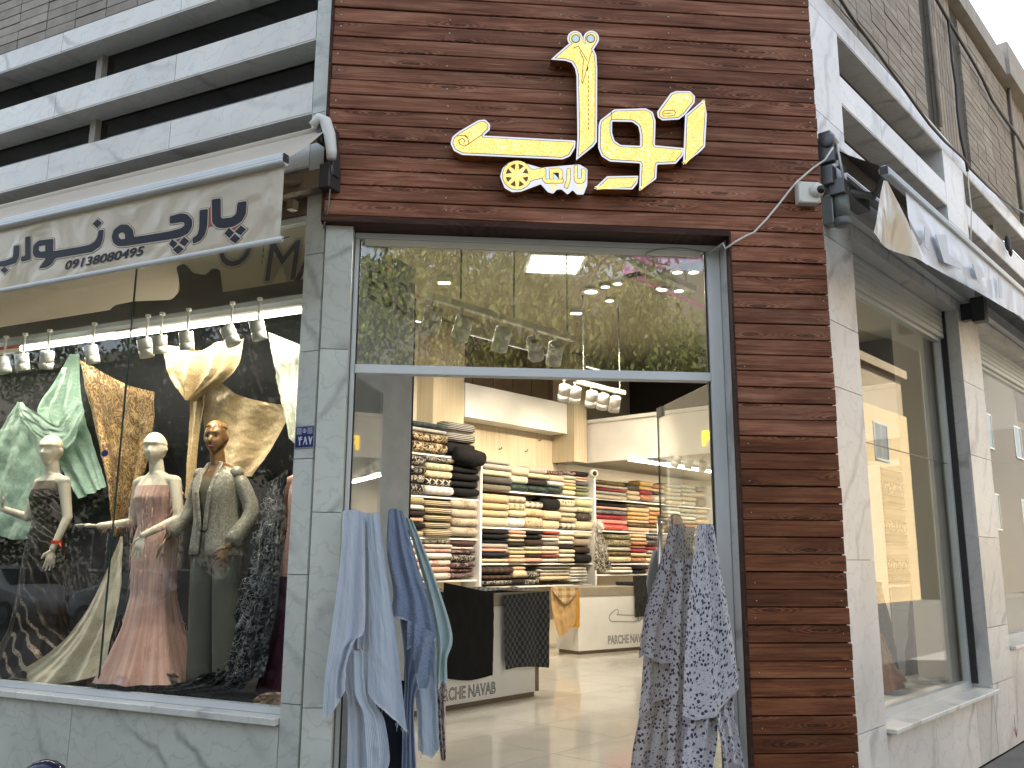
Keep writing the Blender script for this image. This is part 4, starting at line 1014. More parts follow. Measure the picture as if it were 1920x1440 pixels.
# ------------------------------------------------------------------ draped cloth: a Coons patch between four edges read on a plane
def resample(pts, n, smooth=True):
    pts = [Vector(p) for p in pts]
    if len(pts) > 2 and smooth:
        out = []
        for i in range(len(pts)-1):
            p0 = pts[max(i-1, 0)]; p1 = pts[i]; p2 = pts[i+1]; p3 = pts[min(i+2, len(pts)-1)]
            for k in range(8):
                t = k/8
                out.append(.5*((2*p1)+(p2-p0)*t+(2*p0-5*p1+4*p2-p3)*t*t+(3*p1-p0-3*p2+p3)*t**3))
        out.append(pts[-1]); pts = out
    L = [0]
    for i in range(1, len(pts)): L.append(L[-1]+(pts[i]-pts[i-1]).length)
    res = []; j = 0
    for k in range(n+1):
        s = L[-1]*k/n
        while j < len(pts)-2 and L[j+1] < s: j += 1
        t = (s-L[j])/max(1e-9, L[j+1]-L[j]); res.append(pts[j].lerp(pts[j+1], min(1, max(0, t))))
    return res
def cloth(name, mat, P, w, left, right, top=None, bottom=None, sc=(1, 0, 0), nu=48, nv=60, folds=((3, .03),), fan=.3, crumple=.006, seed=0, lean=(0, 0), parent=None, fray=0.0, th=0.0, hem=None):
    f = lambda p: Vector((p[0]/sc[0]+sc[1], p[1]/sc[0]+sc[2]))
    left = [f(p) for p in left]; right = [f(p) for p in right]
    top = [f(p) for p in top] if top else [left[0], right[0]]; bottom = [f(p) for p in bottom] if bottom else [left[-1], right[-1]]
    left[0] = top[0]; right[0] = top[-1]; left[-1] = bottom[0]; right[-1] = bottom[-1]
    c0, c1, d0, d1 = resample(top, nu), resample(bottom, nu, not hem), resample(left, nv), resample(right, nv)
    m = MB(); rnd = random.Random(seed); ph = [rnd.uniform(0, 6.28) for _ in folds]
    wt = (c0[-1]-c0[0]).length; 
    for j in range(nv+1):
        v = j/nv
        for i in range(nu+1):
            u = i/nu
            q = c0[i]*(1-v)+c1[i]*v + d0[j]*(1-u)+d1[j]*u - (c0[0]*(1-u)*(1-v)+c0[-1]*u*(1-v)+c1[0]*(1-u)*v+c1[-1]*u*v)
            d = 0
            for (k, a), p in zip(folds, ph):
                uu = u + .05*mnoise.noise((seed+u*2, v*1.5, k))
                d += a*(fan+(1-fan)*min(1, v*1.4))*(.55*math.sin(2*math.pi*k*uu+p+1.2*mnoise.noise((u*3+seed, v*1.1, p)))+1.3*mnoise.noise((u*k*1.6+p, v*.9, seed*1.7)))
            d += crumple*mnoise.noise((u*7+seed, v*9, seed*.7)) + crumple*.5*mnoise.noise((u*17, v*21+seed, 2.2))
            p3 = P.at(q.x, q.y, w+lean[0]+(lean[1]-lean[0])*v) + P.n*d
            if fray and j == nv: p3.z -= fray*rnd.random()
            m.v.append(p3)
    n1 = nu+1
    W = (m.v[nu]-m.v[0]).length; Wb = (m.v[nv*n1+nu]-m.v[nv*n1]).length; Wm = max(W, Wb); H = sum((m.v[(j+1)*n1+nu//2]-m.v[j*n1+nu//2]).length for j in range(nv))
    for j in range(nv+1):
        for i in range(nu+1): m.uv[j*n1+i] = (i/nu*Wm*1.25, (1-j/nv)*H)
    for j in range(nv):
        for i in range(nu):
            a = j*n1+i; m.f.append((a, a+1, a+n1+1, a+n1)); m.m.append(1 if hem and j >= nv-1 else 0); m.sm.append(True)
    o = m.build(name, [mat, hem] if hem else mat, parent, None if parent else None)
    if th:
        sdm = o.modifiers.new('thickness', 'SOLIDIFY'); sdm.thickness = th
    return o
UVF = lambda pat, c1, c2=(.02, .02, .02), s=1.0, **k: fabric(pat, c1, c2, s, coord='UV', **k)

# ------------------------------------------------------------------ left display: platform, back, side partition, fascia
sp = Plane(PL.pt(.075, 0, -.22), -PL.n, PL.t*-1); SPE = sp.uz(768, 900, 0)[0]; WB_ = -(SPE+.22)           # side partition, seen from the shop side
st(bx('display_platform', M['black_cloth'], PL, .12, 7.1,   .60, .69, WB_, -.13))
st(bx('display_backdrop', M['black_cloth'], PL, .08, 7.1, .2, 3.4, WB_-.03, WB_))
st(bx('display_partition', plain('grey_partition', (.40, .42, .43), .35), sp, .0, SPE, .2, 3.62, -.02, 0))
st(bx('fascia_board', plain('cream_sign_board', (.78, .69, .50), .6, 0, .04, 1.5), PL, .02, 1.95, 3.42, 4.1, -.76, -.72))
st(bx('wall_panel', plain('red_panel', (.32, .03, .035), .5), PL, 2.9, 7, 3.46, 3.62, -1.2, -1.17))
st(bx('display_ceiling', plain('pale_green_paint', (.42, .46, .38), .7), PL, .1, 7.1, 3.98, 4.02, -.71, -.21))
tx = MB(); q = PL.uz(492, 500, -.72)
a = PL.uz(488, 527, -.712); b = PL.uz(543, 527, -.712)
fsg = empty('fascia_lettering', PL.pt(a[0], a[1], -.71), 'large navy Latin letters on cream fascia board behind left display glass', 'sign lettering')
for k, (ch, px) in enumerate((('M', 490), ('A', 552), ('O', 402))):
    u, z = PL.uz(px, 527 if ch != 'O' else 500, -.712)
    for mi, bo, ww in ((1, .022, -.716), (0, .0, -.713)):
        mb = MB(); text_on(mb, PL, ch, .44, u, z, ww, -1, -.10, bold=bo); mb.build('letter', [M['navy'], M['ink_cream']][mi], fsg)
gs = [(520-0,0)]
dress_px = [(330,500),(345,494),(362,512),(385,516),(398,503),(412,505),(418,560),(330,572),(240,580),(195,592),(215,572),(250,565),(322,562),(338,545),(335,520)]
mb = MB(); mb.poly(PL, rounded([PL.uz(x, y, -.712) for x, y in dress_px], .03), [], -.716, -.712); tag(mb.build('gown_silhouette', M['black'], None, PL.pt(1.2, 3.5, -.71)), 'black printed silhouette of a gown on the cream fascia board', 'wall print')
LP2 = (2.5946, 640, 420)
mb = MB(); q = sp.uz(672, 540, .012)
for ch, x, y in (('E', 700, 555), ('S', 728, 568), ('S', 756, 583)):
    u, z = sp.uz(x-14, y, .004); text_on(mb, sp, ch, .33, u, z, .004, 1, -.05, bold=.001)
tag(mb.build('side_lettering', M['navy'], None, sp.pt(.3, 3.4, .004)), 'dark navy letters on sloping board seen through the transom glass at left', 'sign lettering')
# light rail with strip lights and spot heads
rail = empty('light_rail', PL.pt(2, 3.3, -.55), 'dark rail with bright strip light tubes along top of left display window', 'light fixture')
bx('rail', M['dark_metal'], PL, .16, 7, 3.33, 3.45, -.70, -.60, rail); bx('rail_face', M['grey_metal'], PL, .16, 7, 3.295, 3.33, -.66, -.56, rail)
zt = PL.uz(400, 604, -.5)[1]
for (x0, y0), (x1, y1) in (((40, 655), (215, 628)), ((207, 640), (566, 572))):
    ua, za = PL.uz(x0, y0, -.5); ub, zb2 = PL.uz(x1, y1, -.5); z = (za+zb2)/2
    bx('tube', M['tube'], PL, ub, ua, z-.017, z+.017, -.515, -.485, rail); bx('tube_base', M['white'], PL, ub, ua, z+.018, z+.034, -.507, -.493, rail)
    ad = bpy.data.lights.new('strip_light', 'AREA'); ad.shape = 'RECTANGLE'; ad.size = ua-ub; ad.size_y = .04; ad.energy = 3.6*LK*(ua-ub); ad.color = (1, .93, .80)
    al = bpy.data.objects.new('strip_light', ad); COL.objects.link(al); al.location = PL.pt((ua+ub)/2, z-.03, -.5)
    dz = (PL.n*-.35+Vector((0, 0, -1))).normalized(); zx = -dz; xx = PL.t; yx = zx.cross(xx)
    al.rotation_euler = Matrix((xx, yx, zx)).transposed().to_euler()
ua, za = PL.uz(0, 664, -.5); z = za
bx('tube', M['tube'], PL, ua+.05, ua+1.6, z-.017, z+.017, -.515, -.485, rail)
ad = bpy.data.lights.new('strip_light', 'AREA'); ad.shape = 'RECTANGLE'; ad.size = 2.5; ad.size_y = .04; ad.energy = 7*LK; ad.color = (1, .93, .80)
al = bpy.data.objects.new('strip_light', ad); COL.objects.link(al); al.location = PL.pt(4.6, z-.03, -.5)
def spot_head(top, d, label, group, r=.045, L=.125, mat=None, lit=True, drop=.06):
    """cylinder lamp head below a track point; d is where its open end looks"""
    top = Vector(top); d = Vector(d).normalized(); c = top - Vector((0, 0, drop+L*.35))
    s = empty('spotlight', top, label, 'spotlight', group)
    a = d.orthogonal().normalized(); b = d.cross(a)
    ring = lambda h, q: [c+d*h+(a*math.cos(2*math.pi*k/18)+b*math.sin(2*math.pi*k/18))*q for k in range(18)]
    m = MB(); m.rings([ring(-L*.5, r*.2), ring(-L*.5, r*.94), ring(-L*.47, r), ring(L*.08, r), ring(L*.085, r*.95), ring(L*.10, r*.95), ring(L*.105, r), ring(L*.5, r), ring(L*.5, r*.88), ring(L*.3, r*.8)], 0, True, True)
    m.build('lamp_body', mat or M['offwhite'], s)
    e = MB(); e.add([c+d*(L*.315)+(a*math.cos(2*math.pi*k/14)+b*math.sin(2*math.pi*k/14))*(r*.78) for k in range(14)], [tuple(range(14))]); e.build('lens', M['bulb'] if lit else M['grey_metal'], s)
    k = MB(); k.tube([top, c+Vector((0, 0, r*.6)), c], .009, 6); k.wbox(top, .03, .03, .02); k.build('bracket', mat or M['offwhite'], s)
    return s
for i, (x, y, tx_, tz) in enumerate(((6,682,.2,-1),(42,676,0,-1),(88,672,-.35,-1),(172,662,.12,-1),(273,650,.15,-1),(300,643,-.05,-1),(350,636,-.05,-1),(432,627,.45,-1),(484,616,.15,-1))):
    u, z = PL.uz(x, y, -.46)
    spot_head(PL.pt(u, 3.30, -.46), PL.t*-tx_*1.0+Vector((0,0,tz))+PL.n*-.25, ['leftmost', 'second', 'third', 'fourth', 'fifth', 'sixth', 'seventh', 'eighth', 'ninth'][i]+' white spotlight from the left along the display window rail', 'white spotlights over the display window', .052, .135, None, False, max(.03, 3.30-z-.035))
def spotl(pos, target, e, ang=60, col=(1, .84, .60)):
    sl = bpy.data.lights.new('spot_lamp', 'SPOT'); sl.energy = e*LK; sl.spot_size = rad(ang); sl.spot_blend = .6; sl.shadow_soft_size = .05; sl.color = col
    so = bpy.data.objects.new('spot_lamp', sl); COL.objects.link(so); so.location = pos
    so.rotation_euler = (Vector(pos)-Vector(target)).to_track_quat('Z', 'Y').to_euler()
for u, tu in ((.6, .9), (1.25, 1.5), (2.0, 1.9), (2.7, 2.6)): spotl(PL.pt(u, 3.12, -.22), PL.pt(tu, 1.5, -.75), 17, 66, (1, .90, .74))
# ------------------------------------------------------------------ figures: one continuous skin from joints
def Fr(base, fwd, s=1.0, lean=0.0):
    f = Vector(fwd).normalized(); r = Vector((f.y, -f.x, 0)); base = Vector(base)
    return lambda x, y, z: base + (r*(x+lean*(1.66-z)) + f*y)*s + Vector((0, 0, z*s))
def head_mesh(mb, T, c, yaw, cap, s=1.0):
    cy_, sy_ = math.cos(yaw), math.sin(yaw); nu, nv = 36, 30; rs = []
    G = lambda a, b, k: math.exp(-((a/k)**2+(b/k)**2))
    for i in range(nv+1):
        t = math.pi*(.02+.96*i/nv); z = -math.cos(t); r = []
        for j in range(nu):
            a = 2*math.pi*j/nu; x, y = math.sin(t)*math.sin(a), math.sin(t)*math.cos(a)
            X, Y, Z = x*.071, y*.090, z*.110
            if z < 0: X *= 1-.38*(-z)**1.4; Y = Y*(1-.10*(-z)) + (.012 if y > 0 else -.0)*(-z)
            if y < 0 and z > -.3: Y *= 1.08
            if y > 0:
                nz = max(0, 1-abs(X)/.013)*max(0, 1-abs(Z+.020)/.032)
                Y += .027*nz*(1.25-.5*(Z+.052)/.06)
                Y -= .015*(G(X-.030, Z-.004, .017)+G(X+.030, Z-.004, .017))
                Y += .005*(G(X-.030, Z-.004, .009)+G(X+.030, Z-.004, .009))
                Y += .007*G(X*.6, Z-.030, .012)
                Y += .010*G(X*.55, Z+.057, .007)+.006*G(X*.6, Z+.069, .007)-.003*G(X*.5, Z+.063, .003)
                Y += .010*G(X, Z+.094, .016)
            if cap and Z > .022 + .012*(y < 0)*abs(y): X *= 1.10; Y *= 1.09; Z = Z*1.04
            if abs(X) > .055 and -.035 < Z < .025 and -.03 < Y < .012: X += math.copysign(.012*math.cos((Z+.005)/.03*1.4)*(1 if abs(Y+.008) < .018 else .3), X)
            r.append(T(c[0]+(X*cy_-Y*sy_)*s, c[1]+(X*sy_+Y*cy_)*s, c[2]+Z*s))
        rs.append(r)
    mb.rings(rs)
def hand(mb, p, d, up, side, curl=.35, s=1.0):
    """palm and five fingers; d along the hand, up out of the back of the hand, side towards the thumb"""
    p, d, up = Vector(p), Vector(d).normalized(), Vector(up); up = (up-d*up.dot(d)).normalized(); sd_ = d.cross(up).normalized()
    if sd_.dot(Vector(side)) < 0: sd_ = -sd_
    m0 = p+d*.012; m1 = p+d*.072
    mb.capsule(m0, m1, .021, .030, 12, 0, .5, sd_)
    for k, L in enumerate((.072, .080, .075, .058)):
        b = p+d*(.078-.004*abs(k-1.3))+sd_*((1.5-k)*.0175); dd = (d+sd_*(1.5-k)*.09).normalized(); r = .0082-.0006*(k == 3)
        prev = b-d*.02
        for q, (f, cu) in enumerate(((.45, .25), (.3, .7), (.25, 1.0))):
            nd = (dd*math.cos(curl*cu)-up*math.sin(curl*cu)).normalized(); nx = (b if q == 0 else prev)+nd*(L*f)
            mb.capsule(prev, nx, r, r*.92, 8); prev = nx; r *= .92
    t0 = p+d*.022+sd_*.020; t1 = t0+(d*.6+sd_*.72-up*.15).normalized()*.036; t2 = t1+(d*.85+sd_*.3-up*.2).normalized()*.030
    mb.capsule(t0, t1, .012, .0095, 8); mb.capsule(t1, t2, .0095, .0075, 8)
TORSO = [(.80,.120,.085,0),(.88,.168,.108,-.012),(.95,.155,.098,-.008),(1.04,.116,.082,.0),(1.12,.126,.086,.004),(1.20,.142,.100,.014),(1.25,.148,.096,.012),(1.30,.158,.082,.002),(1.345,.150,.064,-.006),(1.375,.100,.054,-.006),(1.395,.060,.050,-.002)]
def ell(T, z, rx, ry, yo, n=28, f=None):
    return [T(rx*(f(a) if f else 1)*math.sin(a), yo+ry*(f(a) if f else 1)*math.cos(a), z) for a in [2*math.pi*k/n for k in range(n)]]
def voxel(o, size, smooth=2):
    rm = o.modifiers.new('remesh', 'REMESH'); rm.mode = 'VOXEL'; rm.voxel_size = size
    if smooth: sm = o.modifiers.new('smooth', 'SMOOTH'); sm.factor = .5; sm.iterations = smooth
    dg = bpy.context.evaluated_depsgraph_get(); dg.update()
    me = bpy.data.meshes.new_from_object(o.evaluated_get(dg)); o.modifiers.clear()
    old = o.data; mats = [m for m in old.materials]; o.data = me; bpy.data.meshes.remove(old)
    me.materials.clear()
    for m in mats: me.materials.append(m)
    for p in me.polygons: p.use_smooth = True; p.material_index = 0
    return o
def figure(root, T, mat, arms, yaw=0.0, cap=True, legs=False, vox=.0045, s=1.0, sr=1.0):
    mb = MB()
    mb.rings([ell(T, *r) for r in TORSO])
    mb.capsule(T(0, -.004, 1.37), T(0, .012, 1.475), .052, .047, 16)
    head_mesh(mb, T, (0, .022, 1.553), yaw, cap)
    for sx in (1, -1):
        A = arms[0 if sx == 1 else 1]; sh = T(sx*.160, -.004, 1.325); el, wr_ = T(*A['e']), T(*A['w'])
        mb.capsule(T(sx*.10, -.004, 1.335), sh, .045*sr, .046*sr, 12)
        mb.capsule(sh, el, .044*sr, .034, 14); mb.capsule(el, wr_, .034*s, .0225*s, 14)
        O = T(0, 0, 0); hd = T(*A['d'])-O; hu = T(*A['u'])-O; th = T(*A['t'])-O
        hand(mb, wr_, hd, hu, th, A.get('c', .35))
    if legs:
        for sx in (1, -1):
            mb.capsule(T(sx*.085, 0, .84), T(sx*.085, .012, .46), .084, .052, 14); mb.capsule(T(sx*.085, .012, .46), T(sx*.085, -.02, .08), .052, .032, 14)
            mb.capsule(T(sx*.085, -.03, .035), T(sx*.095, .11, .022), .034, .024, 12, 0, .8)
    o = mb.build('body', mat, root); return voxel(o, vox)
def gown(root, T, name, mat, prof, fold=0.0, kf=9, seed=0, n=72, train=None):
    """closed gown from neckline to hem: prof rows (z, rx, ry, y offset); folds deepen towards the hem"""
    rs = []; z0 = prof[0][0]; z1 = prof[-1][0]; m = MB(); nr = len(prof)*5
    for i in range(nr+1):
        t = i/nr*(len(prof)-1); k = min(int(t), len(prof)-2); q = t-k; q = q*q*(3-2*q)*.5+q*.5
        z, rx, ry, yo = (prof[k][c]*(1-q)+prof[k+1][c]*q for c in range(4))
        d = max(0, (z0-z)/(z0-z1)); a_ = fold*d**1.5
        ring = []
        for j in range(n):
            a = 2*math.pi*j/n; f = 1+a_*(math.sin(kf*a+seed+1.5*mnoise.noise((a, z*2, seed)))+.5*math.sin(2.3*kf*a+z*3)) + .02*d*mnoise.noise((math.sin(a)*3, z*6, seed))
            zz = z + (.02*mnoise.noise((math.sin(a)*2, math.cos(a)*2, seed)) if i == nr else 0)
            ring.append(T(rx*f*math.sin(a), yo+ry*f*math.cos(a), zz))
        rs.append(ring)
    m.rings(rs, 0, True, False)
    for i, r in enumerate(rs):
        for j in range(n): m.uv[i*n+j] = (j/n*1.0, i/nr*1.4)
    return m.build(name, mat, root)
LNF = PL.n; ZP = .69
def mann(px, py, w, label, name='mannequin'):
    """stand a 1.665 m mannequin so that its head top meets the pixel"""
    u, zt_ = PL.uz(px, py, w); base = PL.pt(u, ZP, w); s = (zt_-ZP)/1.668
    r = empty(name, base, label, 'mannequin', 'mannequins in the left display window'); return r, base, s
# 1 black gown with glittering wavy trims
r1, b1, s1 = mann(104, 816, -.42, 'cream bald mannequin in a dark gown with glittering wavy trims, one hand raised')
T = Fr(b1, LNF + PL.t*.15, s1, -.03)
figure(r1, T, M['skin_white'], [dict(e=(.235,.02,1.085), w=(.315,.16,1.14), d=(.02,.12,1), u=(.5,.85,0), t=(-1,.2,.2), c=.12), dict(e=(-.215,-.02,1.075), w=(-.195,.055,.86), d=(.02,.12,-1), u=(-1,.1,0), t=(.2,1,0), c=.25)], .45)
gown(r1, T, 'gown', UVF('ribbon', (.016,.011,.009), (.50,.40,.30), 1.5), [(1.275,.156,.102,.004),(1.22,.158,.115,.012),(1.12,.138,.098,.004),(1.04,.126,.092,0),(.94,.168,.112,-.006),(.80,.178,.122,0),(.55,.175,.14,0),(.3,.21,.18,.0),(.03,.32,.27,.02)], .10, 7, 1)
g2 = MB(); g2.rings([ell(T, *q) for q in ((1.262,.159,.100,.006),(1.30,.160,.084,.004),(1.335,.153,.066,-.002))], 0, True, False); g2.build('sheer_top', UVF('plain', (.16,.13,.09)), r1)
rb_ = MB(); w_ = T(-.199,.036,.905)
rb_.rings([[w_+Vector((.036*math.cos(a), .036*math.sin(a), h)) for a in [k*math.pi/8 for k in range(16)]] for h in (-.012, .012)], 0, True, False); rb_.capsule(w_+PL.t*-.03+Vector((0,0,-.01)), w_+PL.t*-.055+Vector((0,0,-.03)), .009, .006)
rb_.build('wrist_ribbon', plain('orange_ribbon', (.75,.06,.025), .6), r1)
# 2 pink fringed gown
r2, b2, s2 = mann(297, 811, -.40, 'cream bald mannequin in a long peach pink fringed gown flaring to the floor')
T = Fr(b2, LNF, s2, -.07)
figure(r2, T, M['skin_white'], [dict(e=(.235,-.02,1.06), w=(.33,.17,1.03), d=(.85,.5,.05), u=(0,-.1,1), t=(-.4,.8,.5), c=.2), dict(e=(-.245,.03,1.08), w=(-.125,.215,.965), d=(.15,.25,-1), u=(-.3,1,.1), t=(.9,.3,0), c=.2)], .4)
PK = UVF('fringe', (.50,.265,.205), (.76,.49,.39), 1.0, rough=.6, sheen=.5)
gown(r2, T, 'gown', PK, [(1.30,.160,.092,.004),(1.22,.156,.114,.012),(1.12,.136,.097,.004),(1.03,.130,.094,0),(.93,.170,.114,-.006),(.80,.172,.118,0),(.58,.165,.125,0),(.40,.20,.165,.0),(.2,.27,.24,.0),(.06,.335,.30,.01)], .09, 8, 4)
fr_ = MB(); rr = random.Random(5)
for k in range(260):
    a = rr.uniform(0, 6.28); z = rr.uniform(.12, 1.28); rx = .175+max(0, .55-z)*.42; p = T(rx*math.sin(a), (rx*.72)*math.cos(a), z); q = p+Vector((rr.uniform(-.012,.012), rr.uniform(-.012,.012), -rr.uniform(.05, .13)))
    fr_.tube([p, (p+q)/2+Vector((0, 0, .004)), q], [.0016, .0013, .0006], 4)
for sx, e, w_ in ((-1, (-.245,.03,1.08), (-.125,.215,.965)), (1, (.235,-.02,1.06), (.33,.17,1.03))):
    S, E, W_2 = T(sx*.165, 0, 1.33), T(*e), T(*w_)
    for k in range(150):
        t = rr.random(); p = S.lerp(E, t*2) if t < .5 else E.lerp(W_2, (t-.5)*1.6); a = rr.uniform(0, 6.28); p = p+Vector((math.cos(a)*.036, math.sin(a)*.036, rr.uniform(-.03, .03)))
        q = p+Vector((math.cos(a)*.02, math.sin(a)*.02, -rr.uniform(.02, .06))); fr_.tube([p, q], [.0018, .0005], 4)
f_ = fr_.build('fringe', plain('pale_pink_fibre', (.70,.45,.36), .5), r2); f_['kind'] = 'stuff'
# 3 bronze mannequin in an olive lace jacket and trousers
r3, b3, s3 = mann(410, 789, -.42, 'bronze painted mannequin in an open olive lace jacket and grey trousers')
T = Fr(b3, LNF, s3, -.075)
A3 = [dict(e=(.235,-.02,1.09), w=(.315,.10,.93), d=(.45,.25,-.85), u=(.6,.5,.3), t=(-.3,.9,0), c=.3), dict(e=(-.25,-.06,1.08), w=(-.175,.09,.87), d=(.35,.3,-.9), u=(-.8,.5,0), t=(.3,.9,0), c=.5)]
figure(r3, T, M['skin_bronze'], A3, .40, False, True, sr=.78)
JK = UVF('damask', (.29,.26,.19), (.46,.42,.33), 1.6, rough=.7); JKO = fabric('damask', (.29,.26,.19), (.46,.42,.33), 1.6, rough=.7)
jk = MB(); rows = [(1.36,.122,.064,-.008,.42),(1.33,.168,.080,-.004,.40),(1.27,.172,.108,.006,.36),(1.2,.168,.122,.012,.30),(1.1,.160,.112,.006,.22),(1.0,.168,.116,.0,.14),(.9,.19,.132,-.004,.12),(.82,.198,.138,-.004,.12)]
nn = 60; rs = []
for z, rx, ry, yo, gap in rows:
    rs.append([T(rx*(1+.012*math.sin(9*a+z*9))*math.sin(a), yo+ry*(1+.012*math.sin(9*a+z*9))*math.cos(a), z) for a in [gap+(2*math.pi-2*gap)*k/nn for k in range(nn+1)]])
jk.rings(rs, 0, True, False, False)
for i in range(len(rows)):
    for j in range(nn+1): jk.uv[i*(nn+1)+j] = (j/nn*1.1, i*.08)
o = jk.build('jacket', JK, r3, sub=1); sdm = o.modifiers.new('t', 'SOLIDIFY'); sdm.thickness = .006
for sx, A in ((1, A3[0]), (-1, A3[1])):
    m = MB(); S, E, W_2 = T(sx*.150, -.004, 1.325), T(*A['e']), T(*A['w']); m.capsule(T(sx*.11, -.006, 1.325), S, .036, .052, 18)
    pts = [S, S.lerp(E, .5), E, E.lerp(W_2, .45), E.lerp(W_2, .8), E.lerp(W_2, .94)]; m.tube(pts, [.054, .054, .054, .058, .060, .046], 20); m.build('sleeve', JKO, r3, sub=1)
lp_ = MB()
for sx in (1, -1):
    pts = [T(sx*.052,.030,1.385), T(sx*.062,.088,1.30), T(sx*.052,.125,1.2), T(sx*.034,.128,1.08), T(sx*.022,.128,.98)]
    for a_, b_ in zip(pts, pts[1:]): lp_.capsule(a_, b_, .019, .019, 8, 0, .45, (T(1,0,0)-T(0,0,0)))
lp_.build('lapel', JKO, r3)
sv = MB(); sv.rings([ell(T, *q) for q in ((.86,.170,.112,-.01),(1.0,.130,.094,0),(1.12,.134,.094,.006),(1.22,.148,.108,.014),(1.30,.150,.088,.004))], 0, True, False); sv.build('top', UVF('plain', (.20,.17,.105)), r3)
TR_ = MB(); TR_.rings([ell(T, z, rx, ry, -.006) for z, rx, ry in ((.74,.10,.10),(.80,.165,.118),(.9,.176,.116),(.96,.165,.108))])
for sx in (1, -1): TR_.tube([T(sx*.088,0,.86), T(sx*.092,.01,.6), T(sx*.098,.01,.3), T(sx*.105,0,.10), T(sx*.105,0,.06)], [.095,.092,.092,.10,.10], 20)
TR_.build('trousers', fabric('plain', (.15,.145,.11)), r3)
hr = MB(); hr.rings([[T(.0735*math.sin(t)*math.sin(a), .016+.0955*math.sin(t)*math.cos(a), 1.556+.113*math.cos(t)) for a in [2*math.pi*k/28 for k in range(28)]] for t in [.03+.95*i/8 for i in range(9)]], 0, True); hr.build('hair', plain('gold_cropped_hair', (.30,.17,.05), .45, .3, .3, 30), r3)
YW = .40
def FH(x, y, z): y -= .022; return T(x*math.cos(YW)-y*math.sin(YW), .022+x*math.sin(YW)+y*math.cos(YW), z)
ey = MB()
for sx in (1, -1): ey.sphere(FH(sx*.030, .098, 1.557), .009*s3, .006*s3, .005*s3, 10, 6)
ey.build('eye', plain('eye_paint', (.015,.01,.008), .2), r3)
br2 = MB()
for sx in (1, -1): br2.capsule(FH(sx*.016,.109,1.577), FH(sx*.045,.094,1.578), .0035, .002, 6)
br2.build('brow', plain('brow_paint', (.03,.018,.012), .6), r3); lpz = MB(); lpz.capsule(FH(-.013,.112,1.490), FH(.013,.112,1.490), .006, .006, 8, 0, .6, (0,0,1)); lpz.build('lips', plain('lip_paint', (.22,.05,.04), .35), r3)
# 4 partly hidden mannequin by the pillar
u4 = .50; b4 = PL.pt(u4, ZP, -.62); r4 = empty('mannequin', b4, 'mannequin by the marble pillar in a pink patterned coat and maroon velvet skirt', 'mannequin', 'mannequins in the left display window')
T = Fr(b4, LNF, 1.02)
A4 = [dict(e=(.225,.0,1.08), w=(.235,.07,.85), d=(.05,.25,-1), u=(1,0,0), t=(0,1,0), c=.35), dict(e=(-.22,0,1.08), w=(-.2,.08,.85), d=(0,.2,-1), u=(-1,0,0), t=(0,1,0), c=.3)]
figure(r4, T, M['skin_white'], A4, .1, sr=.8)
PKO = fabric('damask', (.50,.24,.20), (.68,.44,.36), 1.5, rough=.7)
cm = MB(); cm.rings([ell(T, z, rx, ry, yo) for z, rx, ry, yo in ((1.36,.11,.06,-.006),(1.32,.166,.082,0),(1.2,.160,.116,.012),(1.04,.142,.104,0),(.9,.18,.128,-.006),(.72,.19,.14,0))], 0, True, False); cm.build('coat', PKO, r4, sub=1)
for sx, A in ((1, A4[0]), (-1, A4[1])):
    m = MB(); S, E, W_2 = T(sx*.155, -.004, 1.325), T(*A['e']), T(*A['w']); m.tube([T(sx*.11, -.004, 1.34), S, S.lerp(E,.5), E, E.lerp(W_2,.9)], [.045,.055,.052,.046,.036], 16); m.build('sleeve', PKO, r4)
gown(r4, T, 'skirt', UVF('plain', (.055,.012,.028), rough=.5), [(.74,.183,.132,0),(.5,.19,.15,0),(.25,.22,.19,0),(.03,.27,.24,0)], .09, 7, 3)

# ------------------------------------------------------------------ cloths pinned up behind the mannequins
D_ = 'display window'
mint = UVF('crush', (.30,.48,.36), (.50,.68,.54), 1.0); mint_o = empty('mint_cloth', PL.at(60, 950, -.95), 'crinkled mint green satin cloth pinned up in swags at the left of the display', 'cloth')
cloth('panel', mint, PL, max(WB_+.12, -1.0), [(133,664),(100,722),(74,768),(95,830),(150,935)], [(150,664),(158,760),(180,840),(201,911)], None, None, nu=40, folds=((3,.03),(7,.008)), crumple=.014, seed=3, parent=mint_o)
cloth('panel', mint, PL, -.92, [(33,754),(0,806),(-60,900),(-75,1000)], [(42,754),(78,800),(112,850),(112,920),(66,1004)], None, [(-75,1000),(-10,1004),(30,1012),(66,1004)], nu=48, folds=((4,.03),(9,.008)), crumple=.018, seed=4, parent=mint_o)
cloth('swag', mint, PL, -.88, [(38,756),(36,770),(45,790)], [(140,742),(152,752),(158,775)], [(38,756),(72,775),(108,795),(140,742)], [(45,790),(82,838),(128,838),(158,775)], nu=40, nv=24, folds=((.0,.0),), crumple=.02, seed=5, parent=mint_o)
tag(cloth('bronze_cloth', UVF('damask', (.11,.058,.022), (.42,.27,.11), 1.2, rough=.5), PL, -.80, [(147,672),(170,790),(203,920),(213,1004)], [(290,735),(284,830),(256,925),(222,1008)], [(147,672),(196,700),(240,722),(290,735)], None, nu=56, folds=((4,.028),(9,.01)), crumple=.012, seed=6), 'glittering bronze scroll patterned cloth hanging in a point beside mint cloth', 'cloth')
gold = UVF('damask', (.44,.31,.15), (.60,.46,.26), 2.2, rough=.6); gold_o = empty('gold_cloth', PL.at(420, 850, -.9), 'pale gold brocade cloth tied into a bow with a wide swag and tail', 'cloth')
cloth('bow', gold, PL, -.70, [(312,648),(322,706),(352,751)], [(455,633),(438,694),(358,752)], [(312,648),(352,652),(366,660),(404,645),(455,633)], None, nu=56, nv=40, folds=((2.5,.05),(6,.012)), fan=.8, crumple=.006, seed=7, parent=gold_o)
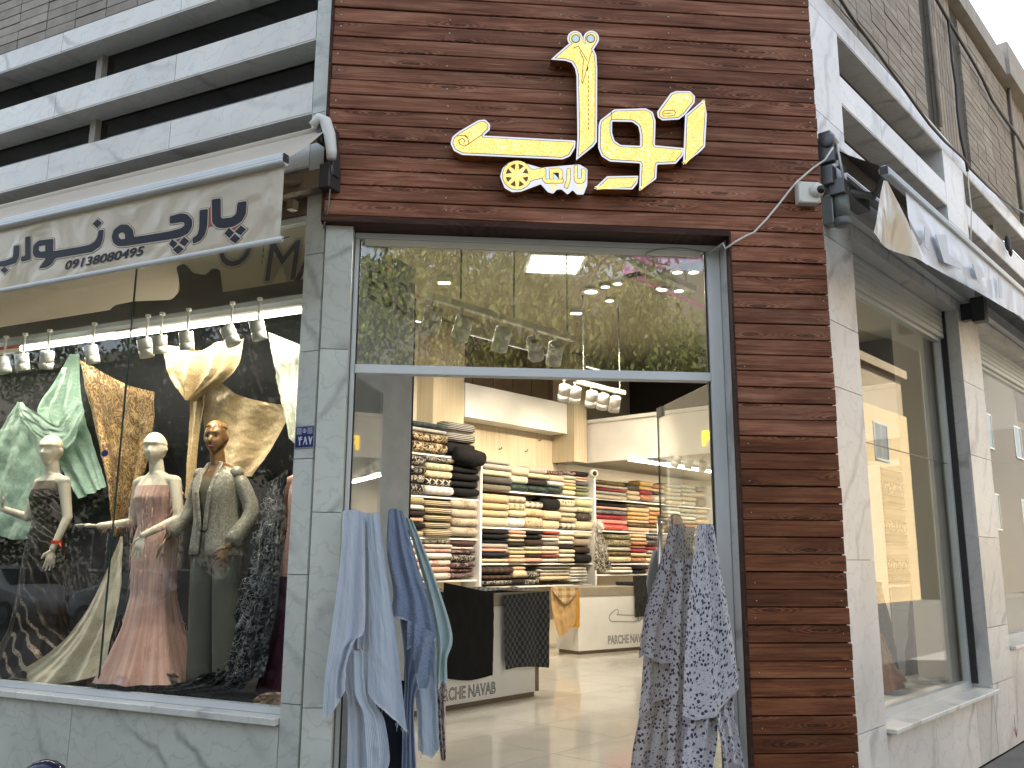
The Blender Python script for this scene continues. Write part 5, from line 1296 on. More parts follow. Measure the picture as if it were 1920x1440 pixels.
cloth('tail', gold, PL, -.80, [(356,744),(353,850),(351,934)], [(388,738),(378,800),(371,860),(368,934)], None, None, nu=24, folds=((2,.025),), fan=.6, seed=8, parent=gold_o)
cloth('swag', gold, PL, -.84, [(414,718),(386,738),(380,800),(402,862)], [(530,759),(543,783),(506,846),(468,893)], [(414,718),(450,741),(492,753),(530,759)], [(402,862),(430,888),(468,893)], nu=56, folds=((1.5,.045),(3,.012)), fan=.8, crumple=.008, seed=9, parent=gold_o)
tag(cloth('ivory_cloth', UVF('crush', (.56,.58,.46), (.72,.74,.62)), PL, -.62, [(503,623),(521,735),(541,806)], [(572,650),(574,720),(572,835)], None, [(541,806),(552,832),(572,835)], nu=36, folds=((2,.03),(5,.01)), fan=.7, crumple=.014, seed=10), 'ivory green crinkled cloth hanging at the right end beside the marble pillar', 'cloth')
tag(cloth('cream_cloth', UVF('damask', (.68,.56,.36), (.82,.72,.52), 2.5, rough=.6), PL, -.30, [(226,1006),(168,1130),(108,1212),(18,1272)], [(229,1006),(224,1110),(208,1200),(196,1262)], None, [(18,1272),(90,1282),(150,1276),(196,1262)], nu=48, folds=((2.5,.03),(6,.006)), crumple=.008, seed=11, lean=(0,.14)), 'cream brocade cloth rising to a point beside the pink gown', 'cloth')
blk = UVF('sequin', (.010,.010,.011), (.26,.27,.27), .7, rough=.6)
bo2 = empty('black_sequin_cloth', PL.at(460, 1150, -.4), 'black silver sequined lace cloth trailing down across the platform floor', 'cloth')
cloth('fall', blk, PL, -.52, [(505,905),(482,1000),(460,1090),(432,1180),(405,1275)], [(538,880),(524,1010),(512,1120),(500,1200),(490,1270)], None, None, nu=48, folds=((4,.035),(9,.01)), crumple=.02, seed=12, lean=(0,.2), parent=bo2)
cloth('train', blk, PL, -.25, [(385,1262),(340,1285),(282,1292)], [(492,1248),(470,1280),(440,1296),(300,1306)], None, None, nu=48, nv=30, folds=((3,.025),(8,.012)), fan=1, crumple=.03, seed=13, parent=bo2)
# lace tufts along the black cloth
tf = MB(); rr = random.Random(9)
for k in range(110):
    t = rr.random(); x = 505-70*t+rr.uniform(-10, 26); y = 930+345*t; p = PL.at(x, y, -.36+.12*t); a = rr.uniform(0, 6.28)
    pts = [p+Vector((math.cos(a+q*1.2), 0, math.sin(a+q*1.2)))*(.008*q)*rr.uniform(.7,1.6)+PL.n*.004*q for q in range(5)]; tf.tube(pts, .0011, 4)
tf = tf.build('lace_thread', plain('silver_thread', (.45,.46,.46), .35, .5), bo2); tf['kind'] = 'stuff'
# things lying on the platform
def roll(px, py, w, r, L, mat, label, ang=.2):
    p = PL.at(px, py, w); p.z = ZP+r+.002; d = (PL.t*math.cos(ang)+PL.n*math.sin(ang)).normalized()
    e = empty('cloth_roll', (p.x, p.y, ZP), label, 'cloth roll'); m = MB(); m.tube([p-d*L/2, p+d*L/2], r, 24); m.build('roll', mat, e)
    s = MB(); a0 = d.cross(Vector((0, 0, 1)))
    for sg in (1, -1):
        s.tube([p+d*sg*(L/2+.001)+(a0*math.cos(t*.5)+Vector((0, 0, 1))*math.sin(t*.5))*(r*(.15+.8*t/50)) for t in range(51)], .0025, 4)
    s.build('end_spiral', plain('roll_edge', (.12,.07,.03), .7), e)
roll(150, 1270, -.28, .062, .12, fabric('plain', (.30,.17,.07)), 'rolled brown cloth standing on the platform edge near the glass seam', 1.35)
roll(26, 1250, -.32, .075, .17, UVF('sequin', (.16,.09,.02), (.62,.42,.14), 1.0) if False else fabric('sequin', (.16,.09,.02), (.62,.42,.14)), 'gold glitter roll at the far left of the display floor', .35)
tag(cloth('folded_fur', UVF('floral', (.33,.27,.17), (.04,.03,.02), 1.6), PL, -.24, [(172,1268),(165,1280),(168,1294)], [(330,1262),(330,1278),(300,1300)], None, None, nu=40, nv=24, folds=((3,.02),), fan=1, crumple=.03, seed=15), 'leopard patterned folded cloth lying flat on the platform beside brown roll', 'cloth')
tag(cloth('crumpled_gold', UVF('crush', (.45,.27,.14), (.68,.50,.34)), PL, -.2, [(486,1302),(480,1314),(478,1326)], [(530,1300),(532,1316),(532,1332)], [(486,1302),(505,1298),(530,1300)], None, nu=24, nv=16, folds=((2,.02),), fan=1, crumple=.04, seed=16), 'crumpled gold cloth in the right corner of the display floor', 'cloth')
sk = MB(); c = PL.at(197, 850, -.09); sk.rings([[c+PL.t*(.032*math.cos(a))+Vector((0,0,.022*math.sin(a)))+PL.n*h for a in [k*math.pi/10 for k in range(20)]] for h in (-.002,.004)], 0, False)
tag(sk.build('glass_sticker', M['plate_blue'], None, c), 'small dark blue oval sticker on the display glass seam', 'sticker')
ch = MB()
for k in range(10):
    z = 3.62+k*.045; c = PL.pt(1.0, z, -.58)
    ch.rings([[c+(PL.t if k % 2 else PL.n)*(.008*math.cos(a))+Vector((0,0,.02*math.sin(a)))+(PL.n if k % 2 else PL.t)*h for a in [q*math.pi/4 for q in range(8)]] for h in (-.002,.002)], 0, False)
tag(ch.build('chain', M['grey_metal'], None, PL.pt(1.0, 3.62, -.58)), 'thin metal chain holding the light rail in front of the cream fascia', 'chain')
# ------------------------------------------------------------------ fabric bolts on the back shelves
_cr, _ta, _bg = (.62,.52,.34), (.50,.38,.22), (.52,.44,.32)
KIND = {
 'cream': ('cream', 'plain', _cr, (0,0,0)), 'tan': ('tan', 'plain', _ta, (0,0,0)), 'beige': ('beige', 'plain', _bg, (0,0,0)), 'white': ('white', 'plain', (.68,.66,.60), (0,0,0)),
 'ice': ('pale blue', 'plain', (.55,.58,.58), (0,0,0)), 'grey': ('light grey', 'plain', (.36,.34,.31), (0,0,0)), 'dgrey': ('dark grey', 'plain', (.075,.07,.065), (0,0,0)),
 'olive': ('olive grey', 'plain', (.15,.135,.10), (0,0,0)), 'khaki': ('khaki', 'plain', (.36,.29,.15), (0,0,0)), 'black': ('black', 'plain', (.008,.008,.009), (0,0,0)), 'dark': ('dark plum', 'plain', (.025,.016,.018), (0,0,0)),
 'brown': ('dark brown', 'plain', (.045,.026,.018), (0,0,0)), 'taupe': ('taupe', 'plain', (.28,.22,.16), (0,0,0)), 'navy': ('navy', 'plain', (.014,.016,.026), (0,0,0)), 'pink': ('pink', 'plain', (.62,.34,.25), (0,0,0)), 'peach': ('peach', 'plain', (.68,.42,.27), (0,0,0)),
 'sage': ('pale sage', 'plain', (.42,.45,.34), (0,0,0)), 'green': ('olive green', 'plain', (.22,.24,.11), (0,0,0)), 'yellow': ('pale yellow', 'plain', (.66,.53,.25), (0,0,0)), 'rust': ('rust red', 'plain', (.35,.065,.03), (0,0,0)), 'brick': ('brownish red', 'plain', (.20,.045,.03), (0,0,0)),
 'purple': ('purple grey', 'plain', (.11,.09,.12), (0,0,0)), 'coral': ('coral pink', 'plain', (.72,.25,.20), (0,0,0)), 'crimson': ('crimson', 'sequin', (.25,.01,.025), (.42,.06,.08)), 'red': ('bright red', 'sequin', (.62,.035,.02), (.8,.25,.2)),
 'teal': ('dark teal motif', 'floral', (.05,.075,.075), (.02,.025,.03)), 'braid': ('white braided', 'weave', (.60,.58,.52), (.22,.21,.19)), 'bfl': ('brown and cream flowered', 'floral', (.035,.020,.014), (.60,.47,.29)), 'bwstr': ('black and white striped', 'stripes', (.012,.012,.013), (.40,.38,.35)),
 'bdam': ('black and white scrolled', 'floral', (.012,.011,.011), (.42,.38,.32)), 'gdia': ('sage diamond', 'diamond', (.40,.40,.24), (.60,.58,.42)), 'cdia': ('cream diamond', 'diamond', (.58,.45,.26), (.70,.60,.42)), 'bdia': ('black diamond lace', 'diamond', (.015,.013,.012), (.55,.50,.42)), 'wdia': ('white diamond', 'diamond', (.62,.60,.58), (.50,.48,.46)),
 'cstr': ('cream pleat striped', 'stripes', (.10,.075,.05), (.60,.50,.33)), 'tfl': ('taupe flowered', 'toile', (.46,.39,.30), (.24,.19,.13)), 'wfl': ('white flowered', 'toile', (.62,.57,.50), (.45,.20,.16)), 'pfl': ('pink flowered', 'toile', (.62,.40,.32), (.40,.15,.13)), 'mfl': ('burgundy flowered', 'floral', (.045,.018,.022), (.36,.26,.25)), 'plum': ('burgundy', 'sequin', (.06,.018,.022), (.2,.1,.1)),
 'tpat': ('tan herringbone', 'weave', (.36,.26,.15), (.56,.44,.28)), 'plaid': ('cream plaid', 'check', (.60,.50,.36), (.32,.19,.12)), 'gplaid': ('green plaid', 'check', (.58,.54,.36), (.20,.22,.11)), 'dplaid': ('brown check', 'check', (.66,.62,.48), (.06,.045,.03)), 'ofl': ('orange flowered', 'toile', (.58,.42,.24), (.40,.20,.06)), 'lfl': ('tan leaf print', 'floral', (.60,.48,.32), (.28,.17,.08)),
 'dot': ('cream dotted', 'dots', (.60,.52,.37), (.025,.018,.014)), 'gfl': ('sage flowered', 'toile', (.48,.46,.28), (.26,.25,.14)), 'hex': ('black hexagon lace', 'dots', (.05,.035,.028), (.55,.48,.38)), 'bplaid': ('dark brown plaid', 'check', (.014,.010,.009), (.09,.055,.04)), 'dgreen': ('dark green sequined', 'sequin', (.008,.018,.017), (.10,.15,.13)), 'dgl': ('dark sequined', 'sequin', (.02,.018,.016), (.25,.22,.18)),
 'gold': ('gold sequined', 'sequin', (.46,.28,.09), (.80,.60,.25)), 'cgold': ('cream gold sequined', 'sequin', (.52,.38,.20), (.80,.68,.42)), 'rgold': ('red gold sequined', 'sequin', (.34,.12,.06), (.70,.45,.22)), 'silv': ('silver beaded', 'sequin', (.33,.31,.25), (.68,.66,.56)), 'bge': ('beige beaded', 'sequin', (.42,.33,.22), (.66,.58,.43)), 'bgold': ('black gold', 'sequin', (.035,.022,.012), (.5,.36,.14)), 'bsil': ('black silver beaded', 'sequin', (.02,.018,.02), (.6,.58,.56)), 'ggold': ('green gold swirl', 'floral', (.10,.085,.04), (.42,.36,.22)),
}
OR = ['top', 'second', 'third', 'fourth', 'fifth', 'sixth', 'seventh', 'eighth', 'ninth', 'tenth']
CO = ['first', 'second', 'third', 'fourth', 'fifth', 'sixth', 'seventh', 'eighth']
BS = (2.909, 720, 740)
def bolt(P, u0, u1, z0, z1, w, kind, label, group):
    nm, pat, c1, c2 = KIND[kind]; h = (z1-z0)*1.05; dp = .32; rnd = random.Random(int(u0*977+z0*1313)); m = MB(); rs = []
    wj = w+rnd.uniform(-.03, .02); a0 = rnd.uniform(-.015, .02); a1 = rnd.uniform(-.02, .015); sag = rnd.uniform(.0, .012)*min(1, h/.15); nn = 14
    for i in range(6):
        t = i/5; u = u0+.006+a0*0+(u1-u0-.012)*t; sc_ = .94 if i in (0, 5) else 1.0; r = []
        dz = -sag*math.sin(math.pi*t)*.6; hb = h*(1+.05*math.sin(t*5+rnd.random()*6)*.5)
        for k in range(nn):
            a = 2*math.pi*k/nn; ca_, sa_ = math.cos(a), math.sin(a)
            y = math.copysign(abs(ca_)**.75, ca_)*dp/2*sc_; z = math.copysign(abs(sa_)**.62, sa_)*hb/2*sc_*.985
            r.append(P.pt(u, z0+h/2+z+dz, wj-dp/2+y))
        rs.append(r)
    m.rings(rs)
    s = 1.0 if pat not in ('stripes',) else 1.0
    o = m.build('fabric_bolt', fabric(pat, c1, c2, s), None, P.pt((u0+u1)/2, z0, wj-dp/2), P.ang)
    o['label'] = label; o['category'] = 'fabric bolt'; o['group'] = group
    return o
def column(P, w, x0, x1, ys, kinds, place):
    """ys: boundaries from top to bottom in the enlarged crop; one bolt between each two"""
    yc = lambda y: P.uz((x0+x1)/2/BS[0]+BS[1], y/BS[0]+BS[2], w)[1]
    u0 = P.uz(x0/BS[0]+BS[1], ys[0]/BS[0]+BS[2], w)[0]; u1 = P.uz(x1/BS[0]+BS[1], ys[0]/BS[0]+BS[2], w)[0]
    for k, kd in enumerate(kinds):
        if kd is None: continue
        z1, z0 = yc(ys[k]), yc(ys[k+1])
        pos = OR[k]+(' from top' if k else '') if len(kinds) > 1 else 'only'
        bolt(P, u0+.004, u1-.004, z0+.001, z1-.001, w, kd, f'{KIND[kd][0]} fabric bolt, {pos} bolt, {place}', 'bolts of fabric on the back shelves')
WL, WM_, WR = -6.60, -6.72, -6.78
def bay(P, w, bayname, rows):
    for rname, cols in rows:
        for c, (x0, x1, ys, kinds) in enumerate(cols): column(P, w, x0, x1, ys, kinds.split(), f'{CO[c]} column, {rname} {bayname}')
bay(PR, WL, 'shelf, left bay', [
 ('top', [(145,355,[147,180,206,256,316],'teal braid bfl bfl'), (357,506,[150,206,262,325],'bwstr bwstr black')]),
 ('second', [(138,235,[325,385,430,482,545],'bdam bdam bdam bdam'), (238,386,[340,371,413,456,498,548],'bdam gdia cdia bdia wdia'), (388,525,[350,390,430,470,510,552],'black black black black black')]),
 ('third', [(116,231,[553,597,630,665,697,735,772],'khaki white dark peach black cream'), (234,378,[575,615,655,692,732,780],'cstr cstr cstr cstr cstr'), (380,520,[572,622,672,720,772],'tfl tfl tfl tfl')]),
 ('fourth', [(120,212,[790,830,870,910,950,990,1010],'white pfl white pink wfl white'), (215,375,[790,815,837,862,898,935,970,1010],'bdam wfl pfl white wfl pink wfl'), (377,503,[797,828,847,868,915,945,970,1002],'plum wfl mfl bdam mfl mfl mfl')])])
bay(PR, WM_, 'shelf, middle bay', [
 ('top', [(538,700,[355,378,411,446,487,528],'grey grey cream dgrey olive'), (701,794,[390,440,486,530],'beige sage dgreen'), (796,903,[392,430,458,497,536],'grey cream dark dgreen'), (905,984,[414,438,472,500,541],'mfl peach ice dgreen'), (987,1053,[416,440,463,480,497,518,550],'mfl sage cream peach yellow cream'), (1055,1122,[418,447,460,475,497,514,530,553],'dark peach beige purple green olive green')]),
 ('second', [(538,691,[540,590,628,667,722],'tpat tan tan beige'), (693,777,[553,590,630,667,724],'plaid gplaid cream ice'), (779,879,[580,620,668,728],'dplaid ofl lfl'), (881,969,[565,632,682,736],'black cream cream'), (971,1053,[570,612,641,668,698,736],'dot beige beige tpat dplaid'), (1055,1142,[570,612,645,690,738],'gfl gfl hex cream')]),
 ('third', [(538,690,[735,762,788,810,838,860,888,917],'black black navy grey pink navy cream'), (692,777,[740,760,780,805,830,850,872,892,917],'pink beige cream dark sage tan cream peach'), (779,871,[738,764,790,826,848,872,890,916],'black black brown sage yellow dark pink'), (873,961,[742,762,780,800,825,850,872,891,916],'rust pink white olive white peach brick ice'), (963,1044,[742,770,795,820,843,866,890,916],'white cream white dark cream white cream'), (1046,1134,[752,780,830,870,924],'beige taupe brown black')]),
 ('bottom', [(538,709,[938,980,1012,1040],'bplaid bplaid bdam'), (711,784,[938,957,1000,1040],'tan cream dark'), (786,859,[965,1002,1040],'bdam bdam'), (862,1024,[938,951,968,990,1014],'olive white tfl cream'), (1026,1114,[940,958,975,990,1006,1022],'beige white white white white')])])
bay(PR, WR, 'shelf, right bay', [
 ('top', [(1157,1328,[468,494,512,526,545,575],'bgold bge crimson silv bge'), (1330,1399,[492,522,546,576],'dgl tan bge'), (1401,1468,[470,500,522,545,578],'gold gold crimson rgold'), (1470,1534,[488,513,531,546,588],'rgold cgold dgl silv'), (1537,1624,[484,508,530,552,576,604],'silv silv bge silv bge'), (1626,1704,[490,512,534,556,580,608],'silv silv silv bge silv'), (1706,1758,[500,530,560,612],'olive bge olive')]),
 ('second', [(1157,1334,[594,610,628,655,681,706,742],'black pink bsil crimson coral red'), (1336,1450,[598,615,640,662,684,702,722,750],'bgold cgold gold gold cgold bgold peach'), (1452,1526,[612,635,660,682,705,728,752],'cgold rgold gold rgold bgold bge'), (1540,1616,[612,632,652,672,692,712,740],'silv white bge silv cgold bge'), (1618,1704,[620,645,665,685,705,738],'silv silv white bge rgold'), (1706,1770,[625,650,680,710,740],'bge silv cgold bge')]),
 ('third', [(1215,1348,[762,790,830,856,880,915],'ggold ggold silv bgold cgold'), (1350,1436,[758,780,800,822,840,862,885,916],'cgold cgold rgold rgold crimson cgold rgold'), (1438,1500,[766,790,830,848,868,890,918],'bsil dgl crimson silv bge cgold'), (1540,1620,[766,800,840,880,920],'silv cgold rgold bge')]),
 ('bottom', [(1242,1360,[940,955,975],'beige white'), (1362,1438,[936,955,975],'black navy'), (1440,1500,[938,952,964,976],'crimson pink white')])])
px2 = lambda x, y: ((x-720)*BS[0], (y-740)*BS[0])
for k, (x0, x1, ys, kinds) in enumerate(((1648,1708,[878,902,926,950,974,998,1022,1046,1070,1094],'dgrey bdam black taupe bdam dgrey beige bdam black'),)):
    column(PR, -1.75, (x0-720)*BS[0], (x1-720)*BS[0], [(y-740)*BS[0] for y in ys], kinds.split(), 'stack behind the right window')
_u0, _zt = PR.uz(1640, 872, -1.8); _u1, _zb = PR.uz(1712, 1094, -1.8)
_e = empty('shelving_unit', PR.pt((_u0+_u1)/2, ZF, -1.9), 'narrow white rack with dark bolts standing behind the right window', 'shelving unit')
bx('shelf', M['white'], PR, _u0, _u1, _zb-.03, _zb-.004, -2.08, -1.78, _e); bx('side_panel', M['white'], PR, _u1, _u1+.03, ZF, _zt, -2.08, -1.74, _e); bx('side_panel', M['white'], PR, _u0-.03, _u0, ZF, _zt, -2.08, -1.74, _e); bx('back_panel', M['bronze_panel'], PR, _u0, _u1, ZF, _zt, -2.1, -2.085, _e)
# black bulging roll at the end of the left bay
rl_ = empty('cloth_roll', PR.pt(4.1, 3.0, WL), 'black bulging cloth roll sticking out beside black bolts at left bay end', 'cloth roll')
m = MB(); c = PR.at(884, 856, WL+.04); pts = [c+PR.t*(-.30)+Vector((0,0,.02)), c+PR.t*-.05, c+PR.t*.20+Vector((0,0,-.02))]; m.tube(pts, [.10,.115,.105], 18); m.build('roll', fabric('plain', (.008,.008,.009)), rl_)
# shelving
def unit(P, w, x0, x1, lines, label, sides=True, low=ZF, topz=None):
    zs = [P.uz(cx/BS[0]+BS[1], y/BS[0]+BS[2], w)[1] for cx, y in lines]; u0 = P.uz(x0/BS[0]+BS[1], 900, w)[0]; u1 = P.uz(x1/BS[0]+BS[1], 900, w)[0]
    e = empty('shelving_unit', P.pt((u0+u1)/2, low, w), label, 'shelving unit', 'white shelving units along the back wall')
    for z in zs: bx('shelf', M['white'], P, u0+.013, u1-.013, z-.024, z, W1+.005, w-.05, e)
    top = topz or max(zs)+.62
    for u in (u0, u1): bx('side_panel', M['white'], P, u-.0125, u+.0125, low, top, W1+.005, w+.0, e)
    bx('back_panel', M['beige_wall'], P, u0+.013, u1-.013, low, top, W1+.001, W1+.004, e)
unit(PR, WL, -60, 531, [(250,320),(260,552),(370,781),(370,1012)], 'white shelving unit at left filled with patterned and black bolts', topz=PR.uz(903, 860, WL)[1])
unit(PR, WM_, 534, 1148, [(830,535),(830,731),(830,919),(830,1041)], 'white shelving unit in the middle filled with beige and dark bolts', topz=PR.uz(903, 866, WM_)[1])
unit(PR, WR, 1152, 1790, [(1400,583),(1400,748),(1350,920),(1350,978)], topz=PR.uz(1118, 884, WR)[1], label='white shelving unit at right under the mezzanine with red and gold bolts')
for px in (629, 772): pass
hk = MB()
for x, y in ((936,842),(985,846),(1010,826),(1042,870)):
    c = PR.at(x, y, W1+.032); hk.tube([c, c+PR.n*.05, c+PR.n*.05+Vector((0,0,.03))], .008, 6)
hk = hk.build('wall_hook', M['dark_metal'], None, PR.pt(5, 3, W1+.03)); tag(hk, 'row of small dark hooks on the pale wood wall panel', 'wall hook')
cs = empty('security_camera', PR.pt(6.44, 3.0, -6.6), 'small white dome camera indoors under the mezzanine edge', 'security camera'); c = PR.at(1113, 888, -6.6)
m = MB(); m.sphere(c, .075, .075, .07); m.build('housing', M['offwhite'], cs); m = MB(); m.sphere(c+PR.n*.045-PR.t*.03, .04); m.build('lens', M['black'], cs)

# ------------------------------------------------------------------ counters
def counter(P, u0, u1, z1, w0, w1, label):
    e = empty('counter', P.pt((u0+u1)/2, ZF, (w0+w1)/2), label, 'counter', 'white sales counters')
    bx('cabinet', M['white'], P, u0, u1, ZF+.05, z1-.13, w0, w1, e); bx('plinth', M['bronze_panel'], P, u0+.03, u1-.03, ZF, ZF+.049, w0+.03, w1-.03, e)
    bx('counter_top', plain('taupe_laminate', (.30,.26,.20), .35), P, u0-.01, u1+.01, z1-.129, z1, w0-.01, w1+.012, e, bevel=.004)
    bx('corner_trim', M['bronze_panel'], P, u1-.05, u1+.003, ZF+.051, z1-.131, w1-.03, w1+.004, e)
    return e
K1 = counter(PR, -1.2, 1.76, 1.22, -4.5, -3.84, 'white counter near the door hung with black and checked cloth')
q0, q1 = floor_at(1085, 1228, .2), floor_at(1390, 1204, .2); dd = (q1-q0).normalized(); P2C = Plane((q0.x, q0.y, 0), dd, Vector((dd.y, -dd.x, 0)))
K2 = counter(P2C, 0, 3.6, 1.14, -.5, 0, 'white counter further back with outlined letters and a yellow cloth')
def outl(P, u, z, w, width, size, parent, name):
    vs, fs = text_mesh('PARCHE NAVAB', size, outline=.0035, bold=.0); x1 = max(v.x for v in vs); x0 = min(v.x for v in vs); mb = MB()
    mb.add([P.pt(u+(v.x-x0)/(x1-x0)*width, z+v.y, w+v.z*.4) for v in vs], fs); return mb.build(name, M['dark_metal'], parent)
a = PR.uz(810, 1318, -3.84); b = PR.uz(929, 1296, -3.84); outl(PR, a[0], a[1]-.0, -3.838, b[0]-a[0], .15, K1, 'counter_lettering')
a = P2C.uz(1140, 1208, 0); b = P2C.uz(1215, 1200, 0); outl(P2C, a[0], a[1], .002, b[0]-a[0], .17, K2, 'counter_lettering')
lg = MB(); s0 = P2C.uz(1142, 1160, .002); k = .00072
for outer, holes, r in glyphs:
    for l in [outer]+holes: ribbon(P2C, [(s0[0]+(x-88)*k, s0[1]-(y-870)*k) for x, y in l], .008, .001, .004, lg, 0, True)
lg.build('counter_logo', M['grey_metal'], K2)
# cloths over the counters
tag(cloth('black_cloth', fabric('plain', (.008,.008,.009)), PR, -3.80, [(832,1092),(832,1180),(833,1272)], [(926,1112),(926,1190),(924,1266)], None, [(833,1272),(880,1276),(924,1266)], nu=24, nv=24, folds=((1,.006),), crumple=.006, seed=20), 'plain black cloth hanging over the front of the near counter', 'cloth')
m = MB(); N = 14; g_ = [[None]*(N+1) for _ in range(N+1)]
chk = UVF('brickcheck', (.028,.030,.034), (.105,.11,.12), 1.0)
tag(cloth('checked_cloth', chk, PR, -3.79, [(944,1116),(945,1190),(947,1256)], [(1030,1108),(1030,1180),(1029,1252)], None, [(947,1256),(985,1250),(1029,1252)], nu=30, nv=30, folds=((2,.012),(4,.004)), crumple=.008, seed=21), 'black and grey checked cloth hanging over the right end of the near counter', 'cloth')
st_ = MB(); rr = random.Random(3)
pl_ = MB()
for i in range(25):
    for j in range(13):
        u = -.2+1.96*i/24; ww = -4.44+.62*j/12; pl_.v.append(PR.pt(u, 1.226+.05*max(0, mnoise.noise((u*3, ww*4, 2)))+.02*mnoise.noise((u*9, ww*9, 4))*(1 if 0 < j < 12 else .2)+.012, ww)); pl_.uv[len(pl_.v)-1] = (u, ww)
for i in range(24):
    for j in range(12):
        a = i*13+j; pl_.f.append((a, a+1, a+14, a+13)); pl_.m.append(0); pl_.sm.append(True)
tag(pl_.build('spread_cloth', UVF('brickcheck', (.02,.02,.022), (.14,.145,.15), 1.3), None), 'dark woven cloth spread over the top of the near counter', 'cloth')
yc_ = empty('yellow_cloth', P2C.pt(.1, .7, .03), 'mustard and tan hooded cloth hanging from the corner of the back counter', 'cloth')
cloth('drape', fabric('plain', (.52,.33,.14)), P2C, .05, [(1032,1103),(1036,1150),(1048,1195)], [(1082,1103),(1078,1160),(1072,1176)], None, [(1048,1195),(1058,1190),(1072,1176)], nu=30, nv=30, folds=((3,.02),(5,.008)), crumple=.012, seed=22, parent=yc_)
cloth('side_drape', fabric('plain', (.55,.28,.03)), P2C, .02, [(1066,1112),(1068,1145),(1070,1176)], [(1086,1106),(1087,1140),(1087,1176)], None, None, nu=12, nv=16, folds=((2,.01),), seed=23, parent=yc_)
cloth('hood', fabric('check', (.55,.43,.24), (.30,.17,.06)), P2C, .09, [(1034,1100),(1040,1120)], [(1086,1102),(1080,1122)], None, [(1040,1112),(1060,1132),(1080,1112)], nu=20, nv=10, folds=((2,.01),), fan=1, seed=24, parent=yc_)
tag(cloth('dark_cloth', fabric('sequin', (.016,.017,.02), (.12,.12,.13), 1.0), P2C, .03, [(1186,1080),(1190,1120),(1190,1158)], [(1232,1078),(1236,1120),(1236,1150)], None, None, nu=24, nv=24, folds=((2,.012),), crumple=.008, seed=25), 'dark patterned cloth hanging from the back counter behind the floral cloth', 'cloth')
gb = empty('patterned_coat', PR.at(1130, 1030, -6.3), 'black and white patterned cloth hanging in a bunch beside the middle bay', 'cloth')
cloth('coat', UVF('floral', (.05,.045,.04), (.62,.58,.50), 2.0), PR, -6.35, [(1118,995),(1113,1020),(1112,1050),(1114,1068)], [(1128,998),(1138,1020),(1145,1045),(1150,1066)], None, [(1114,1068),(1130,1072),(1150,1066)], nu=30, nv=30, folds=((3,.05),(5,.015)), crumple=.02, seed=26, parent=gb)
m = MB(); c = PR.at(1121, 988, -6.35)
rr = random.Random(2)
for k in range(160):
    d = Vector((rr.gauss(0,1), rr.gauss(0,1), rr.gauss(0,1))).normalized(); m.tube([c, c+d*.12*rr.uniform(.7,1.1)], [.012,.002], 4)
f_ = m.build('fur_trim', plain('white_fur', (.68,.66,.6), .9), gb); f_['kind'] = 'stuff'
for k in range(3):
    u0 = 1.6+k*.3
ps = MB(); ps.box(P2C, 1.15, 3.3, 1.142, 1.20, -.45, -.05); tag(ps.build('folded_cloth', fabric('sequin', (.016,.017,.02), (.13,.13,.14)), None, P2C.pt(2, 1.142, -.2), P2C.ang, bevel=.02, seg=2), 'dark folded cloth lying on top of the back counter', 'cloth')
# yellow neon letter and sign plate on the mezzanine
mzf = Plane(PR.pt(6.46, 0, -7.19), -PR.n*-1, -PR.t)
nu_, nz_ = mzf.uz(1316, 835, .02); nb = MB(); text_on(nb, mzf, 'PARCHE', .30, nu_, nz_, .022, 1, bold=.012)
tag(nb.build('neon_sign', M['neon'], None, mzf.pt(nu_, nz_, .02)), 'glowing yellow letters on the white mezzanine front at right edge', 'neon sign')

# ------------------------------------------------------------------ lamps of the shop
def area(P, u, z, w, sx, sy, e, col=(1, .93, .80)):
    ad = bpy.data.lights.new('ceiling_lamp', 'AREA'); ad.shape = 'RECTANGLE'; ad.size = sx; ad.size_y = sy; ad.energy = e*.29*LK; ad.color = col
    al = bpy.data.objects.new('ceiling_lamp', ad); COL.objects.link(al); al.location = P.pt(u, z, w); al.rotation_euler = (0, 0, P.ang); return al
# square ceiling panel
d = ray(1040, 493); pc_ = CAMP+d*((4.90-EYE)/d.z); u_, _, w_ = PR.loc(pc_)
pl = empty('ceiling_panel', (pc_.x, pc_.y, 4.86), 'bright square white light panel on the ceiling seen through the transom', 'ceiling light')
bx('frame', M['white'], PC, PC.loc(pc_)[0]-.33, PC.loc(pc_)[0]+.33, 4.88, 4.918, PC.loc(pc_)[2]-.33, PC.loc(pc_)[2]+.33, pl); bx('diffuser', M['panel_light'], PC, PC.loc(pc_)[0]-.29, PC.loc(pc_)[0]+.29, 4.872, 4.879, PC.loc(pc_)[2]-.29, PC.loc(pc_)[2]+.29, pl)
area(PR, u_, 4.86, w_, .56, .56, 130)
area(PR, 7.0, 4.86, -2.0, .56, .56, 30); area(PR, .5, 4.86, -5.5, .56, .56, 90)
def dl(px, py, z, r, mat, label, group, cat='downlight'):
    d = ray(px, py); p = CAMP+d*((z-EYE)/d.z); e = empty('downlight', p, label, cat, group)
    m = MB(); m.rings([[p+Vector((q*math.cos(k*math.pi/8), q*math.sin(k*math.pi/8), h)) for k in range(16)] for q, h in ((r,0),(r,-.02),(r*.72,-.02),(r*.7,-.005))], 0, False); m.build('ring', M['white'], e)
    m = MB(); m.add([p+Vector((r*.7*math.cos(k*math.pi/8), r*.7*math.sin(k*math.pi/8), -.012)) for k in range(16)], [tuple(range(16))]); m.build('lamp', mat, e)
    return p
for x, y, t_ in ((1300,508,'right end'),(1273,543,'front right'),(1270,508,'upper'),(1242,541,'middle'),(1158,530,'left pair outer'),(1135,536,'left pair inner'),(1143,562,'lower')):
    dl(x, y, 4.545 if x > 1200 else 4.9, .075, M['bulb'], f'small round downlight in the white ceiling beyond the transom, {t_} one', 'round ceiling downlights')
